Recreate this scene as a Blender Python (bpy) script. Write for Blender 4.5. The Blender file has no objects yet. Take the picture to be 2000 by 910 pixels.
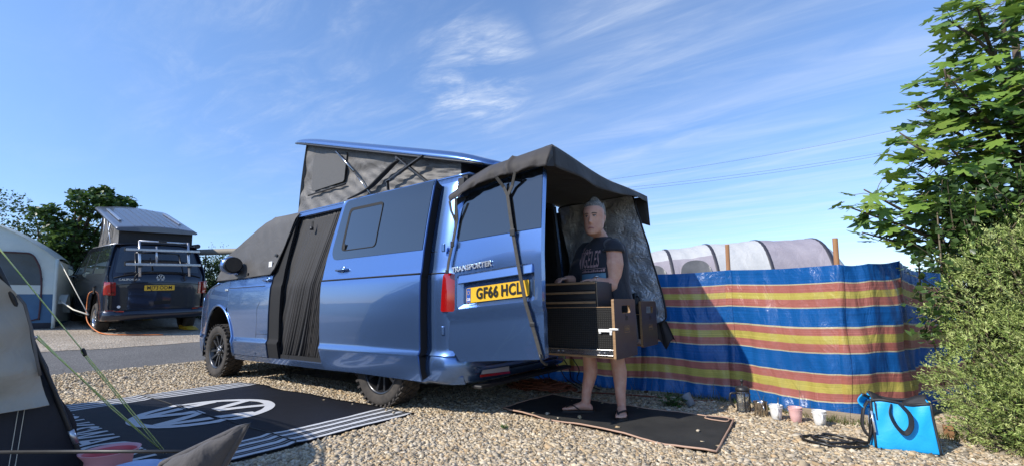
import bpy, bmesh, math, random
import numpy as np
from mathutils import Vector, Matrix, Euler
from mathutils.geometry import delaunay_2d_cdt
from mathutils.bvhtree import BVHTree

random.seed(7)
rng = np.random.default_rng(7)
scene = bpy.context.scene
COL = scene.collection
R = math.radians

# ------------------------------------------------------------------ camera
cam_d = bpy.data.cameras.new('camera')
cam = bpy.data.objects.new('camera', cam_d)
COL.objects.link(cam)
scene.camera = cam
F_PX, YAW, PITCH, ROLL = 896.9, -0.945025, 0.156142, -0.013777
cam_d.sensor_fit = 'HORIZONTAL'
cam_d.sensor_width = 36.0
cam_d.lens = 36.0 * F_PX / 2000.0
cam_d.clip_start = 0.05
cam_d.clip_end = 2000.0
_f = Vector((math.cos(YAW) * math.cos(PITCH), math.sin(YAW) * math.cos(PITCH), math.sin(PITCH)))
_r = Vector((math.sin(YAW), -math.cos(YAW), 0.0))
_u = _r.cross(_f)
_r2 = _r * math.cos(ROLL) + _u * math.sin(ROLL)
_u2 = -_r * math.sin(ROLL) + _u * math.cos(ROLL)
_m = Matrix((_r2, _u2, -_f)).transposed().to_4x4()
_m.translation = Vector((-3.5222, 3.7072, 0.8936))
cam.matrix_world = _m

# ------------------------------------------------------------------ sun, sky, exposure
SUN = Vector((0.52, 1.10, 1.0)).normalized()
sun_d = bpy.data.lights.new('sun', 'SUN')
sun_d.energy = 4.3
sun_d.angle = R(0.53)
sun_d.color = (1.0, 0.945, 0.86)
sun = bpy.data.objects.new('sun', sun_d)
COL.objects.link(sun)
sun.rotation_euler = SUN.to_track_quat('Z', 'Y').to_euler()
sun.location = (20, 40, 40)

world = bpy.data.worlds.new('World')
scene.world = world
world.use_nodes = True
wn, wl = world.node_tree.nodes, world.node_tree.links
wn.clear()


def wnode(t, **kw):
    n = wn.new(t)
    for k, v in kw.items():
        setattr(n, k, v)
    return n


w_out = wnode('ShaderNodeOutputWorld')
w_bg = wnode('ShaderNodeBackground')
w_bg.inputs['Strength'].default_value = 0.15
sky = wnode('ShaderNodeTexSky', sky_type='NISHITA')
sky.sun_disc = False
sky.sun_elevation = math.asin(SUN.z)
sky.sun_rotation = math.atan2(SUN.x, SUN.y)
sky.air_density = 1.0
sky.dust_density = 0.1
sky.ozone_density = 3.0
w_tc = wnode('ShaderNodeTexCoord')
# clouds: thin cirrus laid on a high plane (direction divided by its height)
sep = wnode('ShaderNodeSeparateXYZ')
wl.new(w_tc.outputs['Generated'], sep.inputs[0])
zc = wnode('ShaderNodeMath', operation='MAXIMUM')
wl.new(sep.outputs['Z'], zc.inputs[0]); zc.inputs[1].default_value = 0.06
comb = wnode('ShaderNodeCombineXYZ')
for i, ax in enumerate('XY'):
    d_ = wnode('ShaderNodeMath', operation='DIVIDE')
    wl.new(sep.outputs[ax], d_.inputs[0]); wl.new(zc.outputs[0], d_.inputs[1])
    wl.new(d_.outputs[0], comb.inputs[i])


def wmap(rot, scale):
    mp = wnode('ShaderNodeMapping')
    mp.inputs['Rotation'].default_value = (0, 0, R(rot))
    mp.inputs['Scale'].default_value = scale
    wl.new(comb.outputs[0], mp.inputs['Vector'])
    return mp


def wnoise(mp, scale, detail, rough, dist=0.0):
    n = wnode('ShaderNodeTexNoise')
    n.inputs['Scale'].default_value = scale
    n.inputs['Detail'].default_value = detail
    n.inputs['Roughness'].default_value = rough
    n.inputs['Distortion'].default_value = dist
    wl.new(mp.outputs[0], n.inputs['Vector'])
    return n


def wramp(src, a, b, lo=0.0, hi=1.0):
    m = wnode('ShaderNodeMapRange')
    m.interpolation_type = 'SMOOTHSTEP'
    m.inputs['From Min'].default_value = a
    m.inputs['From Max'].default_value = b
    m.inputs['To Min'].default_value = lo
    m.inputs['To Max'].default_value = hi
    wl.new(src, m.inputs['Value'])
    return m.outputs[0]


def wmath(op, a, b):
    n = wnode('ShaderNodeMath', operation=op)
    for i, v in enumerate((a, b)):
        if isinstance(v, (int, float)):
            n.inputs[i].default_value = v
        else:
            wl.new(v, n.inputs[i])
    return n.outputs[0]


def wblob(d, a, b, hi=1.0):
    """soft round patch of sky about a direction"""
    v = wnode('ShaderNodeVectorMath', operation='DOT_PRODUCT')
    nrm = wnode('ShaderNodeVectorMath', operation='NORMALIZE')
    wl.new(w_tc.outputs['Generated'], nrm.inputs[0])
    wl.new(nrm.outputs[0], v.inputs[0])
    v.inputs[1].default_value = Vector(d).normalized()
    return wramp(v.outputs['Value'], math.cos(R(a)), math.cos(R(b)), 0.0, hi)


def cam_dir(px, py):
    return _f * F_PX + _r2 * (px - 1000) - _u2 * (py - 455)


wisp = wnoise(wmap(35, (1.0, 2.6, 1.0)), 1.5, 9.0, 0.62, 0.9)
fine = wnoise(wmap(62, (1.0, 3.4, 1.0)), 7.0, 8.0, 0.66, 1.2)
veil = wnoise(wmap(-15, (0.8, 3.2, 1.0)), 0.9, 8.0, 0.6, 0.6)
w1 = wmath('MULTIPLY', wramp(wisp.outputs['Fac'], 0.40, 0.86), wramp(fine.outputs['Fac'], 0.22, 0.80, 0.35, 1.0))
patch = wmath('MAXIMUM', wblob(cam_dir(925, 150), 9, 2, 1.15), wblob(cam_dir(620, 60), 24, 4, 0.34))
patch = wmath('MAXIMUM', patch, wblob(cam_dir(880, 260), 16, 3, 0.35))
patch = wmath('MAXIMUM', patch, wblob(cam_dir(1250, 20), 14, 3, 0.35))
c1 = wmath('MULTIPLY', w1, patch)
v1 = wmath('MULTIPLY', wramp(veil.outputs['Fac'], 0.30, 0.85), wblob(cam_dir(1480, 330), 36, 6, 0.34))
c2 = wmath('ADD', c1, v1)
c3 = wmath('MULTIPLY', wramp(veil.outputs['Fac'], 0.45, 0.85), 0.06)
cfac = wmath('MINIMUM', wmath('ADD', c2, c3), 0.85)
w_mix = wnode('ShaderNodeMix', data_type='RGBA')
tint = wnode('ShaderNodeMix', data_type='RGBA', blend_type='MULTIPLY')
tint.inputs['Factor'].default_value = 1.0
tint.inputs['B'].default_value = (0.92, 1.05, 1.22, 1)
hz = wnode('ShaderNodeMix', data_type='RGBA')
hz.inputs['A'].default_value = (0.72, 0.79, 1.00, 1)          # clear, deep blue air down to the horizon
hz.inputs['B'].default_value = (1.0, 1.09, 1.22, 1)
wl.new(wramp(sep.outputs['Z'], 0.0, 0.55), hz.inputs['Factor'])
wl.new(hz.outputs['Result'], tint.inputs['B'])
wl.new(sky.outputs[0], tint.inputs['A'])
wl.new(cfac, w_mix.inputs['Factor'])
wl.new(tint.outputs['Result'], w_mix.inputs['A'])
w_mix.inputs['B'].default_value = (4.6, 5.0, 5.6, 1)
wl.new(w_mix.outputs['Result'], w_bg.inputs['Color'])
wl.new(w_bg.outputs[0], w_out.inputs[0])

scene.view_settings.view_transform = 'Standard'
scene.view_settings.look = 'None'
scene.view_settings.exposure = 0.42
scene.view_settings.gamma = 1.0
scene.render.engine = 'CYCLES'
scene.cycles.max_bounces = 8
scene.cycles.diffuse_bounces = 4
scene.cycles.transparent_max_bounces = 8

# ------------------------------------------------------------------ materials
MATS = {}


def mat(name, c, rough=0.5, metal=0.0, c2=None, nscale=6.0, ndetail=5.0, lo=0.35, hi=0.65, bump=0.0, bscale=60.0,
        bdist=0.01, coat=0.0, transl=0.0, spec=0.5, stretch=(1, 1, 1), sheen=0.0, sss=0.0, alpha=1.0, trans=0.0, rvar=0.0, wr=None):
    """principled surface: base colour with noise variation, fine relief, optional coat / translucency / wrinkles"""
    m = bpy.data.materials.new(name)
    m.use_nodes = True
    N, L = m.node_tree.nodes, m.node_tree.links
    p = N['Principled BSDF']
    p.inputs['Base Color'].default_value = (*c, 1)
    p.inputs['Roughness'].default_value = rough
    p.inputs['Metallic'].default_value = metal
    p.inputs['Specular IOR Level'].default_value = spec
    if coat:
        p.inputs['Coat Weight'].default_value = coat
        p.inputs['Coat Roughness'].default_value = 0.04
    if sheen:
        p.inputs['Sheen Weight'].default_value = sheen
    if sss:
        p.inputs['Subsurface Weight'].default_value = sss
        p.inputs['Subsurface Radius'].default_value = (0.012, 0.005, 0.003)
        p.inputs['Subsurface Scale'].default_value = 1.0
    if alpha < 1:
        p.inputs['Alpha'].default_value = alpha
    if trans:
        p.inputs['Transmission Weight'].default_value = trans
    tc = N.new('ShaderNodeTexCoord')
    mp = N.new('ShaderNodeMapping')
    mp.inputs['Scale'].default_value = stretch
    L.new(tc.outputs['Object'], mp.inputs['Vector'])
    if c2 is not None:
        n = N.new('ShaderNodeTexNoise')
        n.inputs['Scale'].default_value = nscale
        n.inputs['Detail'].default_value = ndetail
        n.inputs['Roughness'].default_value = 0.6
        L.new(mp.outputs[0], n.inputs['Vector'])
        r = N.new('ShaderNodeMapRange')
        r.inputs['From Min'].default_value = lo
        r.inputs['From Max'].default_value = hi
        L.new(n.outputs['Fac'], r.inputs['Value'])
        x = N.new('ShaderNodeMix')
        x.data_type = 'RGBA'
        x.inputs['A'].default_value = (*c, 1)
        x.inputs['B'].default_value = (*c2, 1)
        L.new(r.outputs[0], x.inputs['Factor'])
        L.new(x.outputs['Result'], p.inputs['Base Color'])
        if rvar:
            r2 = N.new('ShaderNodeMapRange')
            r2.inputs['To Min'].default_value = max(0.02, rough - rvar)
            r2.inputs['To Max'].default_value = min(1, rough + rvar)
            L.new(n.outputs['Fac'], r2.inputs['Value'])
            L.new(r2.outputs[0], p.inputs['Roughness'])
    last = None
    if wr:
        n = N.new('ShaderNodeTexNoise')
        n.inputs['Scale'].default_value = wr[0]
        n.inputs['Detail'].default_value = 4
        n.inputs['Distortion'].default_value = 1.2
        L.new(mp.outputs[0], n.inputs['Vector'])
        b = N.new('ShaderNodeBump')
        b.inputs['Strength'].default_value = wr[1]
        b.inputs['Distance'].default_value = wr[2]
        L.new(n.outputs['Fac'], b.inputs['Height'])
        last = b
    if bump:
        n = N.new('ShaderNodeTexNoise')
        n.inputs['Scale'].default_value = bscale
        n.inputs['Detail'].default_value = 3
        L.new(mp.outputs[0], n.inputs['Vector'])
        b = N.new('ShaderNodeBump')
        b.inputs['Strength'].default_value = bump
        b.inputs['Distance'].default_value = bdist
        L.new(n.outputs['Fac'], b.inputs['Height'])
        if last:
            L.new(last.outputs[0], b.inputs['Normal'])
        last = b
    if last:
        L.new(last.outputs[0], p.inputs['Normal'])
        if coat and not bump:
            pass
    if transl:
        o = N['Material Output']
        t = N.new('ShaderNodeBsdfTranslucent')
        mx = N.new('ShaderNodeMixShader')
        mx.inputs[0].default_value = transl
        src = p.inputs['Base Color']
        if src.is_linked:
            L.new(src.links[0].from_socket, t.inputs['Color'])
        else:
            t.inputs['Color'].default_value = (*c, 1)
        L.new(p.outputs[0], mx.inputs[1])
        L.new(t.outputs[0], mx.inputs[2])
        L.new(mx.outputs[0], o.inputs[0])
    MATS[name] = m
    return m


def attr_color(m, attr='tint', fac=1.0):
    """feed a per-piece colour attribute into the base colour (and the translucent lobe)"""
    N, L = m.node_tree.nodes, m.node_tree.links
    a = N.new('ShaderNodeAttribute')
    a.attribute_name = attr
    for n in list(N):
        if n.type == 'BSDF_PRINCIPLED':
            L.new(a.outputs['Color'], n.inputs['Base Color'])
        if n.type == 'BSDF_TRANSLUCENT':
            L.new(a.outputs['Color'], n.inputs['Color'])
    return m


# ------------------------------------------------------------------ objects, names, tags
LOCAL = {}


def tag(o, label=None, cat=None, group=None, kind=None):
    if label: o['label'] = label
    if cat: o['category'] = cat
    if group: o['group'] = group
    if kind: o['kind'] = kind
    return o


def thing(name, label, cat, loc=(0, 0, 0), group=None, matrix=None):
    """an Empty at the base of a thing; with a matrix its parts are built in its own coordinates"""
    o = bpy.data.objects.new(name, None)
    o.empty_display_size = 0.1
    COL.objects.link(o)
    if matrix is not None:
        o.matrix_world = matrix
        LOCAL[o.name] = True
    else:
        o.location = loc
    return tag(o, label, cat, group)


def link(name, me, parent=None, m=None):
    o = bpy.data.objects.new(name, me)
    COL.objects.link(o)
    if m is not None:
        me.materials.clear()
        me.materials.append(m)
    if parent is not None:
        o.parent = parent
        if parent.type == 'EMPTY' and not LOCAL.get(parent.name):
            o.matrix_parent_inverse = Matrix.Translation(-Vector(parent.location))
    return o


class MB:
    def __init__(s):
        s.v, s.f, s.sm, s.uv = [], [], [], {}

    def add(s, vs, fs, smooth=False):
        b = len(s.v)
        s.v += [tuple(x) for x in vs]
        for f in fs:
            s.f.append([b + i for i in f])
            s.sm.append(smooth)
        return b

    def box(s, c, size, rot=None):
        c = Vector(c)
        hx, hy, hz = (x / 2 for x in size)
        vs = [Vector((x, y, z)) for x in (-hx, hx) for y in (-hy, hy) for z in (-hz, hz)]
        if rot is not None:
            vs = [rot @ v for v in vs]
        s.add([c + v for v in vs], [(0, 1, 3, 2), (4, 6, 7, 5), (0, 4, 5, 1), (2, 3, 7, 6), (0, 2, 6, 4), (1, 5, 7, 3)])
        return s

    def bar(s, p, q, w, h, up=(0, 0, 1)):
        """rectangular bar from p to q"""
        p, q = Vector(p), Vector(q)
        d = q - p
        z = d.normalized()
        x = z.cross(Vector(up))
        if x.length < 1e-4: x = Vector((1, 0, 0))
        x.normalize()
        y = x.cross(z)
        rot = Matrix((x, y, z)).transposed()
        return s.box((p + q) / 2, (w, h, d.length), rot)

    def tube(s, path, r, n=8, cap=True, smooth=True, closed=False, flat=1.0):
        P = [Vector(p) for p in path]
        k = len(P)
        rr = r if isinstance(r, (list, tuple)) else [r] * k
        rings = []
        prev = None
        for i in range(k):
            a = P[(i - 1) % k] if closed or i > 0 else P[i]
            b = P[(i + 1) % k] if closed or i < k - 1 else P[i]
            t = (b - a).normalized()
            if prev is None:
                x = t.cross(Vector((0, 0, 1)))
                if x.length < 1e-3: x = t.cross(Vector((1, 0, 0)))
            else:
                x = prev - t * prev.dot(t)
            x.normalize()
            prev = x
            y = t.cross(x)
            rings.append([P[i] + (x * math.cos(2 * math.pi * j / n) + y * flat * math.sin(2 * math.pi * j / n)) * rr[i] for j in range(n)])
        s.loft(rings, closed_path=closed, cap=cap, smooth=smooth)
        return s

    def loft(s, rings, closed_path=False, cap=True, smooth=True):
        n, k = len(rings[0]), len(rings)
        fs = []
        for i in range(k if closed_path else k - 1):
            a, b = i * n, ((i + 1) % k) * n
            for j in range(n):
                fs.append((a + j, a + (j + 1) % n, b + (j + 1) % n, b + j))
        base = s.add([p for rg in rings for p in rg], fs, smooth)
        if cap and not closed_path:
            s.f.append([base + j for j in range(n)][::-1]); s.sm.append(False)
            s.f.append([base + (k - 1) * n + j for j in range(n)]); s.sm.append(False)
        return s

    def lathe(s, prof, c=(0, 0, 0), n=24, rot=None, cap=True, smooth=True):
        c = Vector(c)
        rings = []
        for r, z in prof:
            rg = [Vector((r * math.cos(2 * math.pi * j / n), r * math.sin(2 * math.pi * j / n), z)) for j in range(n)]
            if rot is not None: rg = [rot @ p for p in rg]
            rings.append([c + p for p in rg])
        return s.loft(rings, cap=cap, smooth=smooth)

    def prism(s, poly, fn, d):
        """2-D polygon poly, fn(a,b,h)->xyz for h in (0,d)"""
        n = len(poly)
        vs = [fn(a, b, 0) for a, b in poly] + [fn(a, b, d) for a, b in poly]
        fs = [tuple(range(n))[::-1], tuple(range(n, 2 * n))] + [(i, (i + 1) % n, n + (i + 1) % n, n + i) for i in range(n)]
        s.add(vs, fs)
        return s

    def mesh(s, name):
        me = bpy.data.meshes.new(name)
        me.from_pydata(s.v, [], s.f)
        me.polygons.foreach_set('use_smooth', s.sm)
        me.update()
        bm = bmesh.new(); bm.from_mesh(me)
        bmesh.ops.recalc_face_normals(bm, faces=bm.faces)
        bm.to_mesh(me); bm.free()
        return me

    def build(s, name, m, parent=None, bevel=0.0, seg=2):
        o = link(name, s.mesh(name), parent, m)
        if bevel:
            b = o.modifiers.new('bevel', 'BEVEL')
            b.width = bevel; b.segments = seg; b.limit_method = 'ANGLE'; b.angle_limit = R(40)
        return o


def inside(p, poly):
    x, y = p
    c = False
    n = len(poly)
    for i in range(n):
        x1, y1 = poly[i]; x2, y2 = poly[(i + 1) % n]
        if (y1 > y) != (y2 > y) and x < (x2 - x1) * (y - y1) / (y2 - y1) + x1:
            c = not c
    return c


def resample(poly, step):
    out = []
    n = len(poly)
    for i in range(n):
        a, b = poly[i], poly[(i + 1) % n]
        k = max(1, int(math.hypot(b[0] - a[0], b[1] - a[1]) / step))
        for j in range(k):
            t = j / k
            out.append((a[0] + (b[0] - a[0]) * t, a[1] + (b[1] - a[1]) * t))
    return out


def rpoly(poly, r, seg=5):
    """polygon with rounded corners; r one radius or a list"""
    out = []
    n = len(poly)
    for i in range(n):
        rad = r[i] if isinstance(r, (list, tuple)) else r
        p = Vector(poly[i]); a = Vector(poly[i - 1]); b = Vector(poly[(i + 1) % n])
        if rad <= 0:
            out.append(tuple(p)); continue
        u, w = (a - p), (b - p)
        rr = min(rad, u.length * 0.49, w.length * 0.49)
        u.normalize(); w.normalize()
        s0, s1 = p + u * rr, p + w * rr
        for j in range(seg + 1):
            t = j / seg
            q = s0 * (1 - t) ** 2 + p * 2 * t * (1 - t) + s1 * t * t
            out.append(tuple(q))
    return out


def circle(cx, cy, r, n=24, a0=0, a1=360, ry=None):
    ry = ry or r
    full = abs(a1 - a0) >= 360
    return [(cx + r * math.cos(R(a0 + (a1 - a0) * i / (n if full else n - 1))), cy + ry * math.sin(R(a0 + (a1 - a0) * i / (n if full else n - 1)))) for i in range(n)]


def split_rows(lp, rows):
    out = []
    n = len(lp)
    for i in range(n):
        a, b = lp[i], lp[(i + 1) % n]
        out.append(a)
        cut = [(r - a[1]) / (b[1] - a[1]) for r in rows if (a[1] - r) * (b[1] - r) < -1e-10]
        for t in sorted(cut):
            if 0.02 < t < 0.98: out.append((a[0] + (b[0] - a[0]) * t, a[1] + (b[1] - a[1]) * t))
    return out


def sheet(name, outer, fn, m, parent=None, holes=(), step=0.1, thick=0.02, hint=(0, 1, 0), smooth=True, estep=None):
    """a curved panel: a 2-D outline (with holes) meshed and carried onto fn(a,b), with real thickness"""
    estep = estep or step
    loops = [resample(outer, estep)] + [resample(h, estep) for h in holes]
    rows = getattr(fn, 'rows', None)
    if rows: loops = [split_rows(lp, rows) for lp in loops]
    vs, es = [], []
    for lp in loops:
        b = len(vs)
        vs += lp
        es += [(b + i, b + (i + 1) % len(lp)) for i in range(len(lp))]
    bnd = np.array(vs)
    xs = [p[0] for p in outer]; ys = [p[1] for p in outer]
    levels = []
    if rows:
        rr = [min(ys)] + [r for r in rows if min(ys) < r < max(ys)] + [max(ys)]
        for a, b in zip(rr, rr[1:]):
            k = max(1, round((b - a) / step))
            levels += [a + (b - a) * j / k for j in range(k)]
        levels = levels[1:]
    else:
        y = min(ys) + step * 0.5
        while y < max(ys):
            levels.append(y); y += step * 0.87
    row = 0
    for y in levels:
        x = min(xs) + step * (0.5 if row % 2 else 0.25)
        while x < max(xs):
            if inside((x, y), outer) and not any(inside((x, y), h) for h in holes):
                if np.min((bnd[:, 0] - x) ** 2 + (bnd[:, 1] - y) ** 2) > (0.45 * step) ** 2:
                    vs.append((x, y))
            x += step
        row += 0 if rows else 1
    V, E, Fc, *_ = delaunay_2d_cdt([Vector(p) for p in vs], es, [], 0, 1e-7)
    tris = []
    for f in Fc:
        c = (sum(V[i].x for i in f) / len(f), sum(V[i].y for i in f) / len(f))
        if inside(c, outer) and not any(inside(c, h) for h in holes):
            if len(f) == 3:                                    # slivers along straight edges spoil the shading
                a_, b_, c_ = (V[i] for i in f)
                if abs((b_ - a_).cross(c_ - a_)) < 4e-3 * max((b_ - a_).length_squared, (c_ - b_).length_squared, (a_ - c_).length_squared): continue
            tris.append(tuple(f))
    P = [Vector(fn(v.x, v.y)) for v in V]
    nrm = [Vector((0, 0, 0)) for _ in P]
    tot = Vector((0, 0, 0))
    for t in tris:
        n = (P[t[1]] - P[t[0]]).cross(P[t[2]] - P[t[0]])
        tot += n
        for i in t: nrm[i] += n
    flip = tot.dot(Vector(hint)) < 0
    if flip:
        tris = [t[::-1] for t in tris]
        nrm = [-n for n in nrm]
    nrm = [n.normalized() if n.length > 0 else Vector(hint) for n in nrm]
    ec = {}
    for t in tris:
        for i in range(len(t)):
            a, b = t[i], t[(i + 1) % len(t)]
            ec[(a, b)] = ec.get((a, b), 0) + 1
    be = [e for e in ec if (e[1], e[0]) not in ec]
    n0 = len(P)
    verts = list(P)
    faces = list(tris)
    sm = [smooth] * len(tris)
    if thick:
        Q = [P[i] - nrm[i] * thick for i in range(n0)]
        verts += Q
        faces += [tuple(n0 + i for i in t[::-1]) for t in tris]
        sm += [smooth] * len(tris)
        for a, b in be:
            k = len(verts)
            verts += [P[a], P[b], Q[b], Q[a]]
            faces.append((k + 1, k, k + 3, k + 2))
            sm.append(False)
    me = bpy.data.meshes.new(name)
    me.from_pydata([tuple(v) for v in verts], [], faces)
    me.polygons.foreach_set('use_smooth', sm)
    me.update()
    return link(name, me, parent, m)


def grid(name, nu, nv, fn, m, parent=None, thick=0.0, smooth=True, uvfn=None, mats=None, mfn=None):
    """a rectangular cloth/surface grid with UVs"""
    vs, uvs = [], []
    for i in range(nu + 1):
        for j in range(nv + 1):
            u, v = i / nu, j / nv
            vs.append(tuple(fn(u, v)))
            uvs.append(uvfn(u, v) if uvfn else (u, v))
    fs = [(i * (nv + 1) + j, (i + 1) * (nv + 1) + j, (i + 1) * (nv + 1) + j + 1, i * (nv + 1) + j + 1) for i in range(nu) for j in range(nv)]
    me = bpy.data.meshes.new(name)
    me.from_pydata(vs, [], fs)
    me.polygons.foreach_set('use_smooth', [smooth] * len(fs))
    lay = me.uv_layers.new(name='UVMap')
    for lp in me.loops:
        lay.data[lp.index].uv = uvs[lp.vertex_index]
    if mfn:
        for p in me.polygons:
            i, j = divmod(p.index, nv)
            p.material_index = mfn((i + .5) / nu, (j + .5) / nv)
    me.update()
    o = link(name, me, parent)
    for mm in (mats or [m]): me.materials.append(mm)
    if thick:
        s_ = o.modifiers.new('thick', 'SOLIDIFY')
        s_.thickness = thick
        s_.offset = 0
    return o


def lerp(a, b, t): return a + (b - a) * t


def spline(pts, n=8):
    """Catmull-Rom through points"""
    P = [Vector(p) for p in pts]
    P = [P[0] * 2 - P[1]] + P + [P[-1] * 2 - P[-2]]
    out = []
    for i in range(1, len(P) - 2):
        for j in range(n):
            t = j / n
            p0, p1, p2, p3 = P[i - 1:i + 3]
            out.append(0.5 * (2 * p1 + (p2 - p0) * t + (2 * p0 - 5 * p1 + 4 * p2 - p3) * t * t + (3 * p1 - p0 - 3 * p2 + p3) * t ** 3))
    out.append(P[-2])
    return out


def text_polys(s, size, bold=0.0, res=3, sx=1.0, align='CENTER', shear=0.0, sp=1.0):
    cu = bpy.data.curves.new('lettering', 'FONT')
    cu.body = s
    cu.size = size
    cu.offset = bold
    cu.resolution_u = res
    cu.align_x = align
    cu.align_y = 'CENTER'
    cu.shear = shear
    cu.space_character = sp
    ob = bpy.data.objects.new('lettering', cu)
    me = bpy.data.meshes.new_from_object(ob)
    vs = [(v.co.x * sx, v.co.y) for v in me.vertices]
    fs = [tuple(p.vertices) for p in me.polygons]
    bpy.data.objects.remove(ob)
    bpy.data.meshes.remove(me)
    return vs, fs


def lettering(name, s, size, fn, m, parent, depth=0.002, **kw):
    """raised letters: outline carried by fn(a,b,h)"""
    vs, fs = text_polys(s, size, **kw)
    n = len(vs)
    V = [Vector(fn(a, b, depth)) for a, b in vs] + [Vector(fn(a, b, 0)) for a, b in vs]
    edges = {}
    for f in fs:
        for i in range(len(f)):
            edges[(f[i], f[(i + 1) % len(f)])] = 1
    F = list(fs) + [(b, a, a + n, b + n) for (a, b) in edges if (b, a) not in edges]
    me = bpy.data.meshes.new(name)
    me.from_pydata([tuple(v) for v in V], [], F)
    me.update()
    bm = bmesh.new(); bm.from_mesh(me)
    bmesh.ops.recalc_face_normals(bm, faces=bm.faces)
    bm.to_mesh(me); bm.free()
    return link(name, me, parent, m)


def noise2(x, y, s=0):
    return (math.sin(x * 1.7 + s) * math.cos(y * 2.3 + s * 1.3) + 0.6 * math.sin(x * 4.1 + y * 3.3 + s * 2.1) + 0.35 * math.sin(x * 9.7 - y * 7.9 + s * 0.7) + 0.2 * math.cos(x * 19 + y * 23 + s)) / 2.15


def emblem(mb, fn, Rr, d=0.003, ring=0.13, st=0.16):
    """round badge: a ring with a V above a W"""
    n = 40
    for i in range(n):
        a, b = 2 * math.pi * i / n, 2 * math.pi * (i + 1) / n
        mb.prism([(Rr * k * math.cos(t), Rr * k * math.sin(t)) for k, t in ((1, a), (1, b), (1 - ring, b), (1 - ring, a))], fn, d)
    def stroke(p, q, w=st):
        p, q = Vector(p) * Rr, Vector(q) * Rr
        hx = w * Rr / 2 * 1.06
        mb.prism([(p.x - hx, p.y), (p.x + hx, p.y), (q.x + hx, q.y), (q.x - hx, q.y)], lambda a, b, h: fn(a, b, h * 1.12), d)
    stroke((-0.36, 0.82), (-0.045, 0.12)); stroke((0.36, 0.82), (0.045, 0.12))
    for sg in (-1, 1):
        stroke((sg * 0.80, 0.44), (sg * 0.40, -0.80)); stroke((sg * 0.40, -0.80), (sg * 0.045, -0.06))

# ------------------------------------------------------------------ palette
mat('paint_blue', (0.112, 0.208, 0.43), 0.27, 0.82, coat=1.0, bump=0.02, bscale=900, bdist=0.001)
mat('paint_navy', (0.006, 0.009, 0.022), 0.3, 0.35, coat=1.0)
mat('paint_grey', (0.10, 0.115, 0.15), 0.4, 0.5, coat=0.5)
mat('black_gap', (0.004, 0.004, 0.005), 0.8)
mat('black_plastic', (0.013, 0.013, 0.014), 0.45, c2=(0.022, 0.022, 0.023), nscale=30)
mat('tint_glass', (0.010, 0.012, 0.015), 0.05, spec=0.9, coat=1.0)
mat('clear_glass', (0.035, 0.05, 0.05), 0.03, spec=0.9, coat=1.0)
mat('chrome', (0.75, 0.76, 0.78), 0.22, 0.75)
mat('alloy_black', (0.030, 0.030, 0.032), 0.3, 0.4, coat=0.6)
mat('alloy_silver', (0.55, 0.56, 0.58), 0.25, 1.0)
mat('aluminium', (0.62, 0.63, 0.66), 0.32, 0.9, c2=(0.5, 0.51, 0.54), nscale=20)
mat('rubber', (0.026, 0.023, 0.021), 0.85, c2=(0.060, 0.051, 0.043), nscale=9, bump=0.3, bscale=80, bdist=0.004)
mat('red_lens', (0.30, 0.005, 0.005), 0.06, coat=1.0)
mat('red_lens_dark', (0.16, 0.006, 0.008), 0.08, coat=1.0)
mat('clear_lens', (0.35, 0.33, 0.32), 0.12, coat=1.0)
mat('plate_yellow', (0.72, 0.42, 0.03), 0.35)
mat('plate_black', (0.008, 0.008, 0.008), 0.45)
mat('plate_blue', (0.02, 0.08, 0.35), 0.35)
mat('white_mark', (0.72, 0.72, 0.72), 0.5)
mat('cover_grey', (0.058, 0.054, 0.051), 0.6, c2=(0.072, 0.067, 0.063), nscale=3, wr=(4, 0.35, 0.03), bump=0.12, bscale=500, bdist=0.001)
mat('canvas_grey', (0.092, 0.086, 0.081), 0.6, c2=(0.135, 0.127, 0.12), nscale=4, wr=(4, 0.5, 0.05), bump=0.1, bscale=500, bdist=0.001)
mat('canvas_dark', (0.02, 0.02, 0.022), 0.8)
mat('canvas_mesh', (0.075, 0.075, 0.078), 0.85, c2=(0.11, 0.11, 0.11), nscale=140, bump=0.3, bscale=400, bdist=0.002)
mat('curtain_black', (0.013, 0.012, 0.0125), 0.7, c2=(0.018, 0.016, 0.0165), nscale=5, sheen=0.06)
mat('awning_black', (0.022, 0.018, 0.017), 0.72, c2=(0.030, 0.025, 0.024), nscale=7, wr=(5, 0.35, 0.02), bump=0.1, bscale=600, bdist=0.001, sheen=0.15)
mat('silver_foil', (0.64, 0.65, 0.67), 0.33, 0.45, c2=(0.48, 0.49, 0.51), nscale=18, wr=(9, 0.7, 0.04), bump=0.8, bscale=75, bdist=0.012)
mat('webbing', (0.055, 0.052, 0.048), 0.8, c2=(0.035, 0.033, 0.03), nscale=60, bump=0.3, bscale=300, bdist=0.002)
mat('phenolic_brown', (0.036, 0.031, 0.029), 0.38, c2=(0.046, 0.040, 0.037), nscale=12)
mat('phenolic_black', (0.010, 0.010, 0.011), 0.45)
mat('ply_edge', (0.36, 0.22, 0.11), 0.6, c2=(0.24, 0.14, 0.065), nscale=5, stretch=(3, 3, 40))
mat('ply_top', (0.26, 0.165, 0.085), 0.55, c2=(0.19, 0.115, 0.055), nscale=5, stretch=(3, 30, 30))
mat('mat_black', (0.016, 0.016, 0.015), 0.85, c2=(0.033, 0.032, 0.029), nscale=4)
mat('mat_trim', (0.42, 0.27, 0.19), 0.7)
mat('timber', (0.34, 0.28, 0.20), 0.8, c2=(0.22, 0.17, 0.115), nscale=5, stretch=(1, 6, 12), bump=0.3, bscale=25)
mat('pole_wood', (0.30, 0.155, 0.07), 0.65, c2=(0.22, 0.105, 0.045), nscale=6, stretch=(8, 8, 1))
mat('ceramic_white', (0.74, 0.74, 0.72), 0.15, coat=0.5)
mat('ceramic_pink', (0.70, 0.42, 0.40), 0.2, coat=0.4)
mat('coffee', (0.03, 0.014, 0.006), 0.2)
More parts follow.
